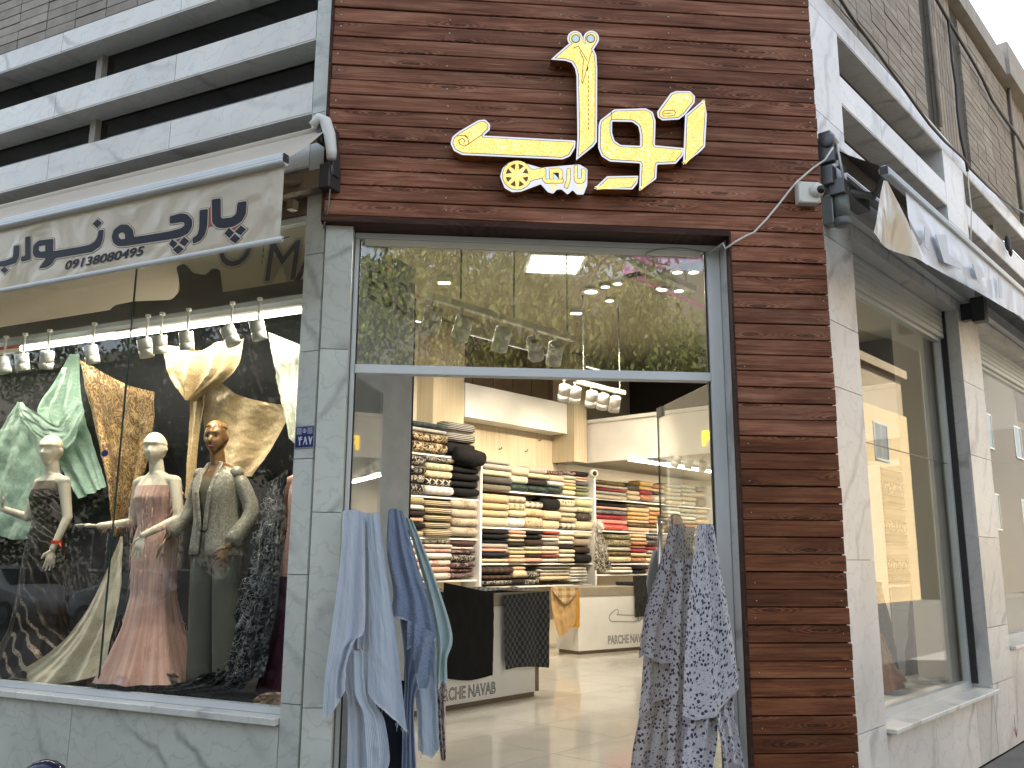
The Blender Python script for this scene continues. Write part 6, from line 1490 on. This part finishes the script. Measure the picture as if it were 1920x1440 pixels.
dl(1108, 545, 4.9, .12, M['panel_light'], 'large round glowing ceiling lamp below the square panel', 'round ceiling downlights', 'ceiling light')
for x, y, t_ in ((833,523,'left'),(1080,581,'middle')):
    d = ray(x, y); p = CAMP+d*((4.9-EYE)/d.z); u, z, w_ = PC.loc(p); e = empty('downlight', p, f'small warm yellow square lamp on the ceiling, {t_} one behind the transom glass', 'downlight', 'warm square lamps')
    bx('frame', M['white'], PC, u-.09, u+.09, 4.85, 4.918, w_-.05, w_+.05, e); bx('lamp', M['warm_lamp'], PC, u-.07, u+.07, 4.842, 4.849, w_-.04, w_+.04, e)
# track rails hung on chains, with spot heads
def track(x0, y0, x1, y1, w, label, chains):
    a, b = PR.at(x0, y0, w), PR.at(x1, y1, w); zc = (a.z+b.z)/2; u0, u1 = PR.loc(a)[0], PR.loc(b)[0]
    e = empty('light_track', PR.pt((u0+u1)/2, zc, w), label, 'light track', 'light tracks hung on chains'); bx('rail', M['offwhite'], PR, u0, u1, zc, zc+.05, w-.03, w+.03, e)
    for c in chains:
        u = u0+(u1-u0)*c; m = MB(); n = max(4, int((4.9-zc)/.05))
        for k in range(n):
            c_ = PR.pt(u, zc+.07+k*.05, w); m.rings([[c_+(PR.t if k % 2 else PR.n)*(.011*math.cos(q*math.pi/3))+Vector((0,0,.03*math.sin(q*math.pi/3)))+(PR.n if k % 2 else PR.t)*h for q in range(6)] for h in (-.003,.003)], 0, False)
        m.build('chain', M['grey_metal'], e)
    return u0, u1, zc
GN = 'white spotlights on the shop tracks'
tw = -3.0; u0, u1, zc = track(800, 560, 1075, 640, tw, 'pale light track behind the transom glass with five spot heads', (.2, .55, .95))
for k, (x, y, tx_) in enumerate(((810,600,.25),(866,618,.12),(940,638,.2),(1004,640,.7),(1040,646,.35))):
    u, z = PR.uz(x, y, tw); spot_head(PR.pt(u, zc, tw), PR.t*-tx_+Vector((0,0,-1))*.6*0+Vector((0,0,1))*.75+PR.n*.45, f'{OR[k] if k else "first"} spotlight from the left on the track behind the transom, tilted up', GN, .075, .21, None, False, .10)
tw2 = -4.6; u0, u1, zc2 = track(1085, 722, 1170, 738, tw2, 'short white light track below the transom bar with spot heads', (.1, .9))
for k, (x, y) in enumerate(((1058,738),(1078,748),(1108,740),(1130,745),(1152,750))):
    u, z = PR.uz(x, y, tw2); spot_head(PR.pt(u, zc2, tw2), PR.t*.30+Vector((0,0,-.8))-PR.n*.4, f'{OR[k] if k else "first"} spotlight from the left on the short track below the transom', GN, .075, .20, None, False, .09)
track(1095, 478, 1300, 532, -1.6, 'long dark light track under the ceiling at upper right of transom', (.02, .6, .92))
# lights under the mezzanine
mt = empty('tube_light', PR.pt(8, 3.08, -5.4), 'long bright tube light under the mezzanine above red and gold bolts', 'tube light')
a, b = PR.uz(1180, 878, -5.6), PR.uz(1340, 902, -5.6); bx('tube', M['tube'], PR, a[0], b[0]+2, 3.03, 3.07, -5.62, -5.57, mt); bx('base', M['white'], PR, a[0], b[0]+2, 3.072, 3.10, -5.63, -5.56, mt)
area(PR, 8.6, 3.02, -5.6, 3.6, .06, 62, (1, .90, .72)); area(PR, 9, 3.05, -2.5, 1.0, 1.0, 25)
for k, (x, y) in enumerate(((1268,893),(1292,897),(1318,897))):
    u, z = PR.uz(x, y, -4.9); spot_head(PR.pt(u, 3.10, -4.9), PR.t*-.35*(1-k)+Vector((0,0,-1))-PR.n*.3, f'{CO[k]} white spotlight from the left under the mezzanine', GN, .06, .16, None, True, .06)
for u in (2.7, 4.3, 5.6): spotl(PR.pt(u, 4.35, -4.2), PR.pt(u+.3, 2.2, -7.0), 84, 70)
for u in (3.6, 5.2): spotl(PR.pt(u, 4.35, -4.2), PR.pt(u+.3, 1.5, -7.0), 76, 66)
for u in (7.3, 8.8, 10.0): spotl(PR.pt(u, 3.0, -5.0), PR.pt(u, 2.0, -7.0), 26, 95)
# right window: cream column behind glass, cloth and card on the sill
st(bx('wall_column', M['beige_wall'], PR, 3.0, 3.62, .2, 5.0, -.58, -.31)); st(bx('display_platform', M['white'], PR, .62, 2.99, .2, .50, -1.0, -.21))
tag(cloth('rust_cloth', UVF('crush', (.30,.12,.05), (.48,.22,.10)), PR, -.45, [(1640,1165),(1645,1230),(1650,1300)], [(1656,1195),(1680,1250),(1712,1290)], None, None, nu=24, nv=30, folds=((2,.03),), crumple=.015, seed=30), 'rust brown satin cloth draped down inside the right window', 'cloth')
tag(cloth('white_lace', UVF('crush', (.58,.52,.42), (.76,.72,.64)), PR, -.38, [(1700,1278),(1700,1296)], [(1782,1262),(1790,1278)], [(1700,1278),(1730,1268),(1755,1272),(1782,1262)], None, nu=40, nv=16, folds=((4,.02),), fan=1, crumple=.05, seed=31), 'crumpled white lace lying on the sill inside the right window', 'cloth')
tag(cloth('navy_cloth', fabric('plain', (.03,.032,.045)), PR, -.62, [(1636,1088),(1640,1200),(1648,1306)], [(1652,1092),(1672,1190),(1690,1296)], None, None, nu=24, nv=30, folds=((2,.03),), crumple=.015, seed=32), 'dark navy cloth hanging inside at the left edge of the right window', 'cloth')
tag(cloth('grey_cloth', fabric('plain', (.10,.095,.085)), PR, -.75, [(1716,995),(1704,1130),(1693,1268)], [(1724,995),(1730,1130),(1738,1262)], None, None, nu=24, nv=30, folds=((2,.03),), crumple=.015, seed=33), 'dark grey cloth hanging in a tall cone shape inside the right window', 'cloth')
bd_ = MB(); bd_.box(PR, 1.35, 1.75, 1.1, 1.75, -1.05, -1.03); tag(bd_.build('white_card', M['white'], None, PR.pt(1.5, 1.1, -1.04)), 'white card board standing behind the right window glass', 'board')
cu = MB()
for k in range(5):
    u = 4.35+k*.16; cu.rings([[PR.pt(u+.07*math.cos(a)*(1+.2*z), z, -.5+.05*math.sin(a)) for a in [q*math.pi/5 for q in range(10)]] for z in (.85, 1.4, 2.0, 2.28)], 0, True)
cu = cu.build('pale_cloths', fabric('plain', (.50,.47,.50)), None); tag(cu, 'pale lilac cloth folds standing behind the far right window', 'cloth')

# ------------------------------------------------------------------ cloths hung on the door handles
Z1 = (2.6667, 560, 900); Z3 = (2.3415, 600, 920)
BL = UVF('pin', (.50,.58,.70), (.76,.80,.86), 1.6, rough=.9); BP = UVF('plain', (.56,.64,.74), rough=.9); BD = UVF('weave', (.22,.28,.42), (.33,.40,.55), 1.0, rough=.9); BT = UVF('plain', (.52,.66,.69), rough=.9); BG = UVF('plain', (.48,.57,.69), rough=.9)
HB = UVF('plain', (.70,.76,.82), rough=.9); HD = UVF('plain', (.52,.58,.68), rough=.9); HF = UVF('plain', (.62,.60,.64), rough=.9)
e1 = empty('light_blue_cloth', PC.pt(.2, .4, .1), 'light blue finely striped cloths hanging over the left door handle', 'cloth')
cloth('striped_panel', BL, PC, .10, [(222,156),(207,420),(165,740),(130,1000),(118,1187)], [(330,165),(332,480),(330,745),(284,800),(240,930),(236,1045)], [(222,156),(240,150),(290,150),(330,165)], [(118,1187),(142,1192),(190,1130),(236,1045)], Z1, nu=64, nv=80, folds=((2.0,0.0209),(4.8,0.0035),), fan=.45, seed=41, parent=e1, fray=.004, hem=HB)
cloth('plain_panel', BP, PC, .06, [(338,165),(352,500),(350,800),(345,1062)], [(402,165),(440,450),(490,800),(542,1245)], None, [(345,1062),(380,1110),(440,1160),(542,1262)], Z1, nu=56, nv=80, folds=((1.3,0.0209),(3.2,0.0025),), fan=.4, seed=42, parent=e1, fray=.004, hem=HB)
cloth('inner_panel', BL, PC, .015, [(300,165),(300,500),(290,840)], [(352,165),(356,500),(352,868)], None, [(290,840),(320,846),(352,868)], Z1, nu=30, nv=50, folds=((2.4,0.0114),), fan=.8, seed=43, parent=e1, fray=.004, hem=HB)
cloth('back_panel', BL, PC, .0, [(240,400),(235,940),(245,1160),(240,1460)], [(300,400),(310,1030),(334,1200),(342,1460)], None, None, Z1, nu=40, nv=60, folds=((1.6,0.0190),(4.0,0.0030),), fan=.8, seed=44, parent=e1, fray=.004, hem=HB)
cloth('twisted_panel', BL, PC, .03, [(275,850),(280,1060),(325,1180),(345,1460)], [(352,860),(380,1100),(430,1200),(456,1390),(430,1470)], None, None, Z1, nu=40, nv=60, folds=((2.0,0.0238),(4.8,0.0030),), fan=.9, seed=45, parent=e1, fray=.004, hem=HB)
e2 = empty('dark_blue_cloth', PC.pt(.45, .4, -.6), 'dusty dark blue cloths with frayed hems hanging on the left glass door', 'cloth')
cloth('front_panel', BD, PC, -.52, [(450,150),(440,350),(472,560),(452,680)], [(520,155),(600,440),(660,640),(690,775)], [(450,150),(475,142),(520,155)], [(452,680),(510,690),(580,722),(640,762),(690,775)], Z1, nu=64, nv=80, folds=((2.4,0.0285),(5.6,0.0030),), fan=.4, seed=46, parent=e2, fray=.006, hem=HD)
cloth('under_panel', BD, PC, -.60, [(480,500),(530,900),(520,1200),(515,1460)], [(680,760),(670,800),(655,960),(580,1100),(590,1460)], None, None, Z1, nu=48, nv=70, folds=((3.2,0.0285),(7.2,0.0040),), fan=.8, seed=47, parent=e2, fray=.004, hem=HD)
cloth('ruffle', BD, PC, -.48, [(545,700),(540,850)], [(690,770),(672,830),(655,990),(640,1045)], None, [(540,850),(565,830),(600,1050),(640,1045)], Z1, nu=48, nv=50, folds=((2.4,0.0285),(4.8,0.0050),), fan=.8, seed=48, parent=e2, fray=.006, hem=HD)
cloth('pale_panel', BG, PC, -.66, [(560,850),(590,1150),(597,1345)], [(688,800),(692,1050),(704,1335)], None, [(597,1345),(640,1375),(668,1390),(704,1335)], Z1, nu=40, nv=60, folds=((1.2,0.0190),(3.2,0.0030),), fan=.8, seed=49, parent=e2, fray=.006, hem=HD)
e3 = empty('aqua_cloth', PC.pt(.65, .7, -.9), 'pale aqua cloth hanging behind the dark blue cloths on the left door', 'cloth')
cloth('panel', BT, PC, -.86, [(528,185),(575,330),(650,600),(690,850),(680,995)], [(570,200),(680,480),(768,770),(742,900),(746,1020)], None, [(680,995),(700,1040),(722,1000),(746,1020)], Z1, nu=48, nv=70, folds=((2.0,0.0285),(4.8,0.0030),), fan=.4, seed=50, parent=e3, fray=.008, hem=HB)
tag(cloth('flowered_cloth', UVF('floral', (.60,.56,.52), (.12,.02,.04), 1.2), PC, -.95, [(672,960),(690,1200),(712,1400)], [(740,1010),(735,1180),(738,1410)], None, None, Z1, nu=24, nv=40, folds=((2.4,0.0190),), fan=.9, seed=51), 'white and dark red flowered cloth strip hanging behind the blue cloths', 'cloth')
tag(cloth('navy_cloth', fabric('plain', (.02,.025,.04)), PC, -.72, [(185,1000),(178,1200),(182,1460)], [(560,1000),(560,1200),(560,1460)], None, None, Z1, nu=30, nv=40, folds=((2.4,0.0285),), fan=.9, seed=52), 'very dark navy cloth hanging low behind the blue cloths', 'cloth')
th_ = MB(); rr = random.Random(11)
for (x0, y0, x1, y1, w_, n_) in ((118,1187,236,1045,.1,10),(345,1062,542,1250,.06,22),(452,680,690,775,-.52,14),(597,1345,704,1335,-.66,14),(680,995,746,1020,-.86,8)):
    for k in range(n_):
        t = rr.random(); p = PC.at((x0+(x1-x0)*t)/Z1[0]+Z1[1], (y0+(y1-y0)*t)/Z1[0]+Z1[2], w_); q = p+PC.t*rr.uniform(-.02,.02)-Vector((0,0,rr.uniform(.015,.06))); th_.tube([p, (p+q)/2+PC.t*rr.uniform(-.012,.012), q], .0009, 4)
o = th_.build('frayed_thread', HB, e1); o['kind'] = 'stuff'
SPR = UVF('sprig', (.68,.66,.70), (.05,.055,.11), 1.5, rough=.9); SPG = UVF('sprig', (.67,.64,.67), (.09,.055,.085), 1.5, rough=.9)
e4 = empty('floral_cloth', PC.pt(2.0, .4, -.7), 'white cloth with small mauve flowers hanging on the right glass door', 'cloth', 'flower sprigged cloths on the right door')
cloth('front_panel', SPG, PC, -.78, [(1535,160),(1490,330),(1430,520),(1395,735)], [(1600,150),(1590,420),(1560,600),(1568,745)], [(1535,160),(1560,148),(1600,150)], [(1395,735),(1425,720),(1500,760),(1568,745)], Z3, nu=56, nv=70, folds=((2.0,0.0285),(4.0,0.0040),), fan=.35, seed=61, parent=e4, fray=.004, hem=HF)
cloth('second_panel', SPG, PC, -.86, [(1450,480),(1420,720),(1412,870),(1400,1010)], [(1600,480),(1585,700),(1582,842)], None, [(1400,1010),(1470,930),(1530,910),(1582,842)], Z3, nu=48, nv=60, folds=((2.0,0.0285),(4.8,0.0040),), fan=.6, seed=62, parent=e4, fray=.004, hem=HF)
cloth('lower_panel', SPG, PC, -.92, [(1430,800),(1400,1000),(1372,1150),(1365,1240)], [(1590,800),(1570,1000),(1560,1120),(1540,1240)], None, None, Z3, nu=48, nv=60, folds=((2.8,0.0285),(5.6,0.0040),), fan=.7, seed=63, parent=e4, fray=.004, hem=HF)
cloth('middle_panel', SPG, PC, -.55, [(1560,300),(1545,700),(1530,1000),(1510,1240)], [(1660,300),(1655,700),(1650,1000),(1650,1240)], None, None, Z3, nu=40, nv=60, folds=((2.0,.03),(4,.006)), fan=.7, seed=69, parent=e4, fray=.004, hem=HF)
cloth('back_panel', SPR, PC, -.95, [(1560,150),(1560,500),(1560,800)], [(1645,160),(1625,400),(1600,800)], None, None, Z3, nu=30, nv=40, folds=((1.6,0.0238),), fan=.8, seed=64, parent=e4, fray=.004, hem=HF)
e5 = empty('floral_cloth', PC.pt(2.2, .4, -.2), 'white cloth with navy flower sprigs hanging by the right door jamb', 'cloth', 'flower sprigged cloths on the right door')
cloth('front_panel', SPR, PC, .085, [(1652,155),(1622,420),(1600,720),(1590,985)], [(1728,150),(1762,350),(1806,600),(1838,862)], [(1652,155),(1680,144),(1728,150)], [(1590,985),(1650,1010),(1735,990),(1838,862)], Z3, nu=64, nv=80, folds=((2.0,0.0285),(4.0,0.0050),), fan=.4, seed=65, parent=e5, fray=.004, hem=HF)
cloth('lower_panel', SPR, PC, .03, [(1640,800),(1625,1000),(1600,1120),(1585,1240)], [(1760,800),(1745,1000),(1740,1120),(1720,1240)], None, None, Z3, nu=40, nv=50, folds=((2.0,0.0333),(4.8,0.0040),), fan=.8, seed=66, parent=e5, fray=.004, hem=HF)
cloth('side_panel', SPR, PC, .05, [(1715,800),(1735,1000),(1765,1140),(1775,1230)], [(1842,780),(1815,950),(1838,1080),(1860,1215)], None, [(1775,1230),(1815,1190),(1860,1215)], Z3, nu=40, nv=50, folds=((2.0,0.0285),(4.8,0.0040),), fan=.8, seed=67, parent=e5, fray=.004, hem=HF)
tag(cloth('dark_red_cloth', fabric('plain', (.045,.02,.02)), PC, -1.0, [(1500,1000),(1500,1260)], [(1600,1000),(1600,1260)], None, None, Z3, nu=20, nv=20, folds=((2.4,0.0190),), fan=.9, seed=68), 'dark brown cloth edge behind the flower sprigged cloths at the bottom', 'cloth')

# ------------------------------------------------------------------ the man behind the right door
pp_ = CAMP+ray(1266, 985).normalized()*8.4; bpz = Vector((pp_.x, pp_.y, ZF)); hs_ = (CAMP+ray(1266, 964)*((pp_-CAMP).dot(FW))).z
sP = (hs_-ZF)/1.668
pr_ = empty('person', bpz, 'man with short dark hair standing indoors behind the flower sprigged cloth, head showing', 'person')
fwd = (Vector((0, 0, 0))-bpz); fwd.z = 0
T = Fr(bpz, fwd, sP)
AP = [dict(e=(.22,.02,1.08), w=(.2,.1,.86), d=(0,.2,-1), u=(1,0,0), t=(0,1,0), c=.4), dict(e=(-.22,.02,1.08), w=(-.2,.1,.86), d=(0,.2,-1), u=(-1,0,0), t=(0,1,0), c=.4)]
figure(pr_, T, M['skin_person'], AP, .1, False, True, vox=.007, s=1.0)
m = MB(); m.rings([[T(.0745*math.sin(t)*math.sin(a), .010+.097*math.sin(t)*math.cos(a)-(.018 if math.cos(a) > 0 else .0)*(t > .5), 1.560+.115*math.cos(t)) for a in [2*math.pi*k/28 for k in range(28)]] for t in [.03+1.15*i/8 for i in range(9)]], 0, True); m.build('hair', plain('dark_hair', (.035,.022,.015), .6), pr_)
m = MB()
for sx in (1, -1): m.sphere(T(sx*.030, .100, 1.558), .010, .008, .005, 8, 6); m.capsule(T(sx*.016,.108,1.576), T(sx*.048,.094,1.576), .005, .004, 6)
m.build('eye', plain('dark_eye', (.012,.01,.01), .3), pr_)
sh_ = MB(); sh_.rings([ell(T, z, rx, ry, yo) for z, rx, ry, yo in ((1.385,.085,.066,-.004),(1.35,.165,.085,-.004),(1.2,.165,.118,.01),(1.05,.15,.11,.005),(.85,.18,.13,0))], 0, True, False); sh_.build('shirt', fabric('plain', (.20,.22,.26)), pr_)
for sx, A in ((1, AP[0]), (-1, AP[1])):
    m = MB(); S, E, W_2 = T(sx*.155, -.004, 1.325), T(*A['e']), T(*A['w']); m.tube([T(sx*.11,-.004,1.34), S, S.lerp(E,.5), E, E.lerp(W_2,.92)], [.05,.058,.054,.046,.036], 14); m.build('sleeve', fabric('plain', (.20,.22,.26)), pr_)
m = MB()
for sx in (1, -1): m.tube([T(sx*.088,0,.88), T(sx*.09,.01,.5), T(sx*.095,0,.05)], [.1,.085,.08], 16)
m.build('trousers', fabric('plain', (.03,.03,.035)), pr_)
# ------------------------------------------------------------------ the street behind the camera, seen in the glass
def tree(x, y, h, cz, rx, ry, rz, n, mat, label, seed, leaf=.10, droop=.5, lean=(0, 0)):
    rnd = random.Random(seed); root = empty('street_tree', (x, y, 0), label, 'tree', 'street trees along the pavements')
    tk = MB(); c = Vector((x+lean[0], y+lean[1], cz)); f = Vector((x, y, 0)); b = Vector((x+lean[0]*.5, y+lean[1]*.5, cz-rz*.7))
    tk.tube([f, f.lerp(b, .4)+Vector((.06, .05, 0)), b], [.17, .13, .10], 10)
    tips = []
    for k in range(11):
        a = rnd.uniform(0, 6.28); e = rnd.uniform(-.35, .75); t = c+Vector((rx*.75*math.cos(a), ry*.75*math.sin(a), rz*e)); s = f.lerp(b, rnd.uniform(.75, 1)); m_ = s.lerp(t, .5)+Vector((0, 0, .35))
        tk.tube([s, m_, t], [.07, .04, .012], 6); tips.append((m_, t))
        for q in range(3):
            t2 = t+Vector((rnd.gauss(0, .6), rnd.gauss(0, .6), rnd.uniform(-.7, .3))); tk.tube([m_.lerp(t, .6), t2], [.02, .006], 5); tips.append((t, t2))
    tk.build('trunk', M['bark'], root)
    vs, fs = [], []; clumps = []
    for k in range(70):
        while True:
            p = Vector((rnd.uniform(-1, 1), rnd.uniform(-1, 1), rnd.uniform(-1, 1)))
            if .25 < p.length < 1: break
        clumps.append((c+Vector((p.x*rx, p.y*ry, p.z*rz)), rnd.uniform(.25, .6)))
    for k in range(n):
        cc, r = clumps[rnd.randrange(len(clumps))]; p = cc+Vector((rnd.gauss(0, r*.6), rnd.gauss(0, r*.6), rnd.gauss(0, r*.6)-droop*abs(rnd.gauss(0, r))))
        d = Vector((rnd.gauss(0, .6), rnd.gauss(0, .6), -droop-.3+rnd.gauss(0, .35))).normalized(); s = d.cross(Vector((rnd.gauss(0, 1), rnd.gauss(0, 1), rnd.gauss(0, 1)))).normalized(); L = leaf*rnd.uniform(.7, 1.4); w_ = L*.24
        i = len(vs); vs += [p, p+d*L*.5+s*w_, p+d*L, p+d*L*.5-s*w_]; fs.append((i, i+1, i+2, i+3))
    me = bpy.data.meshes.new('crown'); o = Vector((x, y, 0)); me.from_pydata([tuple(v-o) for v in vs], [], fs); me.materials.append(mat); link('crown', me, root, o)
tree(2.0, -5.2, 8, 6.1, 3.2, 2.2, 1.9, 17000, M['leaf'], 'tree with drooping narrow leaves on the kerb behind the viewer, mirrored above the door', 1, .13, .9)
tree(5.6, -8.5, 7, 6.0, 1.8, 1.5, 1.3, 5000, M['leaf'], 'small drooping tree further back, mirrored at the right of the transom glass', 2, .13, .8)
tree(-2.6, -9.0, 9, 6.6, 3.0, 2.4, 2.3, 8000, M['leaf'], 'broad tree across the road behind the viewer at left', 3, .14, .6)
for k, (u, w_, cz, r, sd, lb) in enumerate(((8.0, 9.5, 5.6, 3.4, 4, 'dense dark tree on the far kerb, first along the left street'), (14.5, 13.2, 5.4, 3.8, 5, 'dense dark tree on the far pavement, second along the left street'), (21, 12.5, 4.8, 3.4, 6, 'dense dark tree on the far pavement, third along the left street'), (28, 12.5, 5.0, 3.6, 7, 'dense dark tree on the far pavement, fourth along the left street'))):
    p = PL.pt(u, 0, w_); tree(p.x, p.y, 8, cz, r, r, 3.6, 13000, M['leaf_dark'], lb, sd, .16, .4)
def building(P, u0, u1, z1, w0, w1, mat, label, zs, us, wh, mat2=None, split=None):
    """simple street front: walls, recessed windows with frames and panes, parapet"""
    r = empty('street_building', P.pt((u0+u1)/2, 0, (w0+w1)/2), label, 'building', 'buildings across the streets')
    if split: bx('wall', mat2, P, u0, u1, 0, split, w0, w1, r); bx('upper_wall', mat, P, u0, u1, split+.003, z1, w0+.12, w1, r)
    else: bx('wall', mat, P, u0, u1, 0, z1, w0, w1, r)
    bx('parapet', mat, P, u0-.1, u1+.1, z1+.002, z1+.35, w0-.12, w1, r)
    for z in zs:
        for u in us:
            f = MB(); f.box(P, u-.75, u+.75, z, z+.08, w0-.06, w0+.1); f.box(P, u-.75, u+.75, z+wh-.08, z+wh, w0-.03, w0+.1); f.box(P, u-.75, u-.67, z+.08, z+wh-.08, w0-.03, w0+.1); f.box(P, u+.67, u+.75, z+.08, z+wh-.08, w0-.03, w0+.1); f.box(P, u-.03, u+.03, z+.08, z+wh-.08, w0-.02, w0+.1)
            f = f.build('window', M['grey_metal'], r); bx('pane', M['car_glass'], P, u-.67, u+.67, z+.08, z+wh-.08, w0-.012, w0-.004, f)
    return r
building(PR, 6, 32.8, 9.0, 9.6, 20, M['yellow_stone'], 'sunlit yellow stone building across the side street, mirrored in the right window', (5.3,), [29.6, 26.2, 20, 16, 12], 1.5, M['yellow_stone_low'], 7.4)
building(PR, 33.2, 60, 15, 9.0, 20, M['dark_brick'], 'tall dark grey building farther along the side street', (3, 7), [37, 43, 49], 1.8)
PB = Plane((-16, -20, 0), (1, 0, 0), (0, 1, 0))
building(PB, -14, 24.2, 11.5, -9, 0, M['grey_render'], 'low grey house row across the road behind the viewer', (1.2, 4.4, 7.8), [-12+i*3.4 for i in range(10)], 1.4)
building(PB, 26.4, 44, 12.0, -9, 0, M['grey_render'], 'tall grey house across the road straight behind the viewer', (1.2, 4.0), [30+i*3.4 for i in range(4)], 1.4)
building(PL, 4, 46, 8.5, 18, 28, M['grey_render'], 'grey building behind the dark trees across the left street', (1.0, 4.2), [6+i*3.4 for i in range(12)], 1.6)
nb_ = empty('street_building', PL.pt(20, 0, -6), 'unseen tall stone building next door, added to shade the left street', 'building', 'buildings across the streets')  # out of view, added at this height to keep sun off the left street
bx('wall', M['yellow_stone'], PL, 7.3, 44, 0, 14, -12, -.06, nb_)
for z in (1.0, 4.2, 7.6, 11):
    for i in range(8):
        f = MB().box(PL, 9.2+i*4, 10.8+i*4, z, z+1.6, -.1, -.02).build('window', M['grey_metal'], nb_); bx('pane', M['car_glass'], PL, 9.3+i*4, 10.7+i*4, z+.1, z+1.5, -.05, -.012, f)
def car(P, u, w, paint, label, sgn=1):
    c = P.pt(u, 0, w); r = empty('parked_car', (c.x, c.y, -.15), label, 'car', 'cars parked along the left street')
    Q = Plane((c.x, c.y, 0), P.t*sgn, P.n); g = -.15
    st_ = [(-2.22,.42,.62,.62,.66),(-2.12,.28,.86,.86,.80),(-1.75,.24,.95,.95,.84),(-1.45,.24,.98,1.0,.80),(-.75,.24,.97,1.40,.60),(.1,.24,.96,1.46,.60),(.55,.24,.95,1.40,.60),(1.25,.24,.92,.95,.80),(1.9,.26,.80,.80,.82),(2.15,.32,.66,.66,.76),(2.25,.42,.55,.55,.60)]
    b = MB(); rs = []
    for x, zb_, zs_, zt_, yt in st_:
        h = .86 if abs(x) < 2.0 else .78 if abs(x) < 2.2 else .66
        half = [(h*.9, zb_), (h, zb_+.15), (h, (zb_+zs_)/2+.05), (h*.95, zs_), (min(yt, h*.93), max(zt_-.05, zs_+.001)), (min(yt, h*.93)*.7, zt_)]
        rs.append([Q.pt(x, g+z, y) for y, z in half]+[Q.pt(x, g+z, -y) for y, z in reversed(half)])
    b.rings(rs); b.build('body', paint, r, sub=1)
    for sd in (1, -1):
        for pts in ([(-1.18,.99),(-.72,1.33),(-.12,1.38),(-.12,.985)], [(-.06,.985),(-.06,1.38),(.5,1.33),(1.02,.98)]):
            m = MB(); k = [Q.pt(x, g+z, sd*(.845-.235*(z-.97)/.42)) for x, z in pts]; k2 = [p-Q.n*sd*.03 for p in k]
            m.add(k+k2, [(0,1,2,3),(0,1,5,4),(1,2,6,5),(2,3,7,6),(3,0,4,7)]); m.build('side_window', M['car_glass'], r)
    for pts in ([(.62,1.36),(1.2,1.0)], [(-.83,1.36),(-1.4,1.02)]):
        (x0, z0), (x1, z1) = pts; m = MB(); s_ = .02 if x0 > 0 else -.02; k = [Q.pt(x0+s_, g+z0+.01, -.52), Q.pt(x0+s_, g+z0+.01, .52), Q.pt(x1+s_, g+z1+.01, .66), Q.pt(x1+s_, g+z1+.01, -.66)]; m.add(k+[p-Vector((0, 0, .03)) for p in k], [(0,1,2,3),(0,1,5,4),(1,2,6,5),(2,3,7,6),(3,0,4,7)]); m.build('windscreen', M['car_glass'], r)
    for x in (-1.38, 1.38):
        for sd in (1, -1):
            m = MB(); m.tube([Q.pt(x, g+.32, sd*.66), Q.pt(x, g+.32, sd*.885)], .32, 22, smooth=False); wl = m.build('wheel', M['rubber'], r)
            m = MB(); m.tube([Q.pt(x, g+.32, sd*.86), Q.pt(x, g+.32, sd*.892)], .20, 14, smooth=False); m.build('rim', M['grey_metal'], wl)
    for sd in (1, -1):
        bx('headlight', M['plate_white'], Q, 2.12, 2.25, g+.58, g+.70, sd*.62-.14, sd*.62+.14, r, bevel=.03); bx('tail_light', M['lamp_red'], Q, -2.23, -2.1, g+.68, g+.82, sd*.60-.14, sd*.60+.14, r, bevel=.03)
    return r
car(PL, 12.4, 10.6, M['car_white'], 'white saloon car parked at the far kerb, mirrored beside the bronze mannequin', -1)
car(PL, 18.0, 10.7, M['car_white'], 'white car parked farther along the far kerb, mirrored low at the left', -1)
car(PL, 5.3, 5.6, M['car_grey'], 'dark grey car parked at the near kerb left of the viewer', -1)
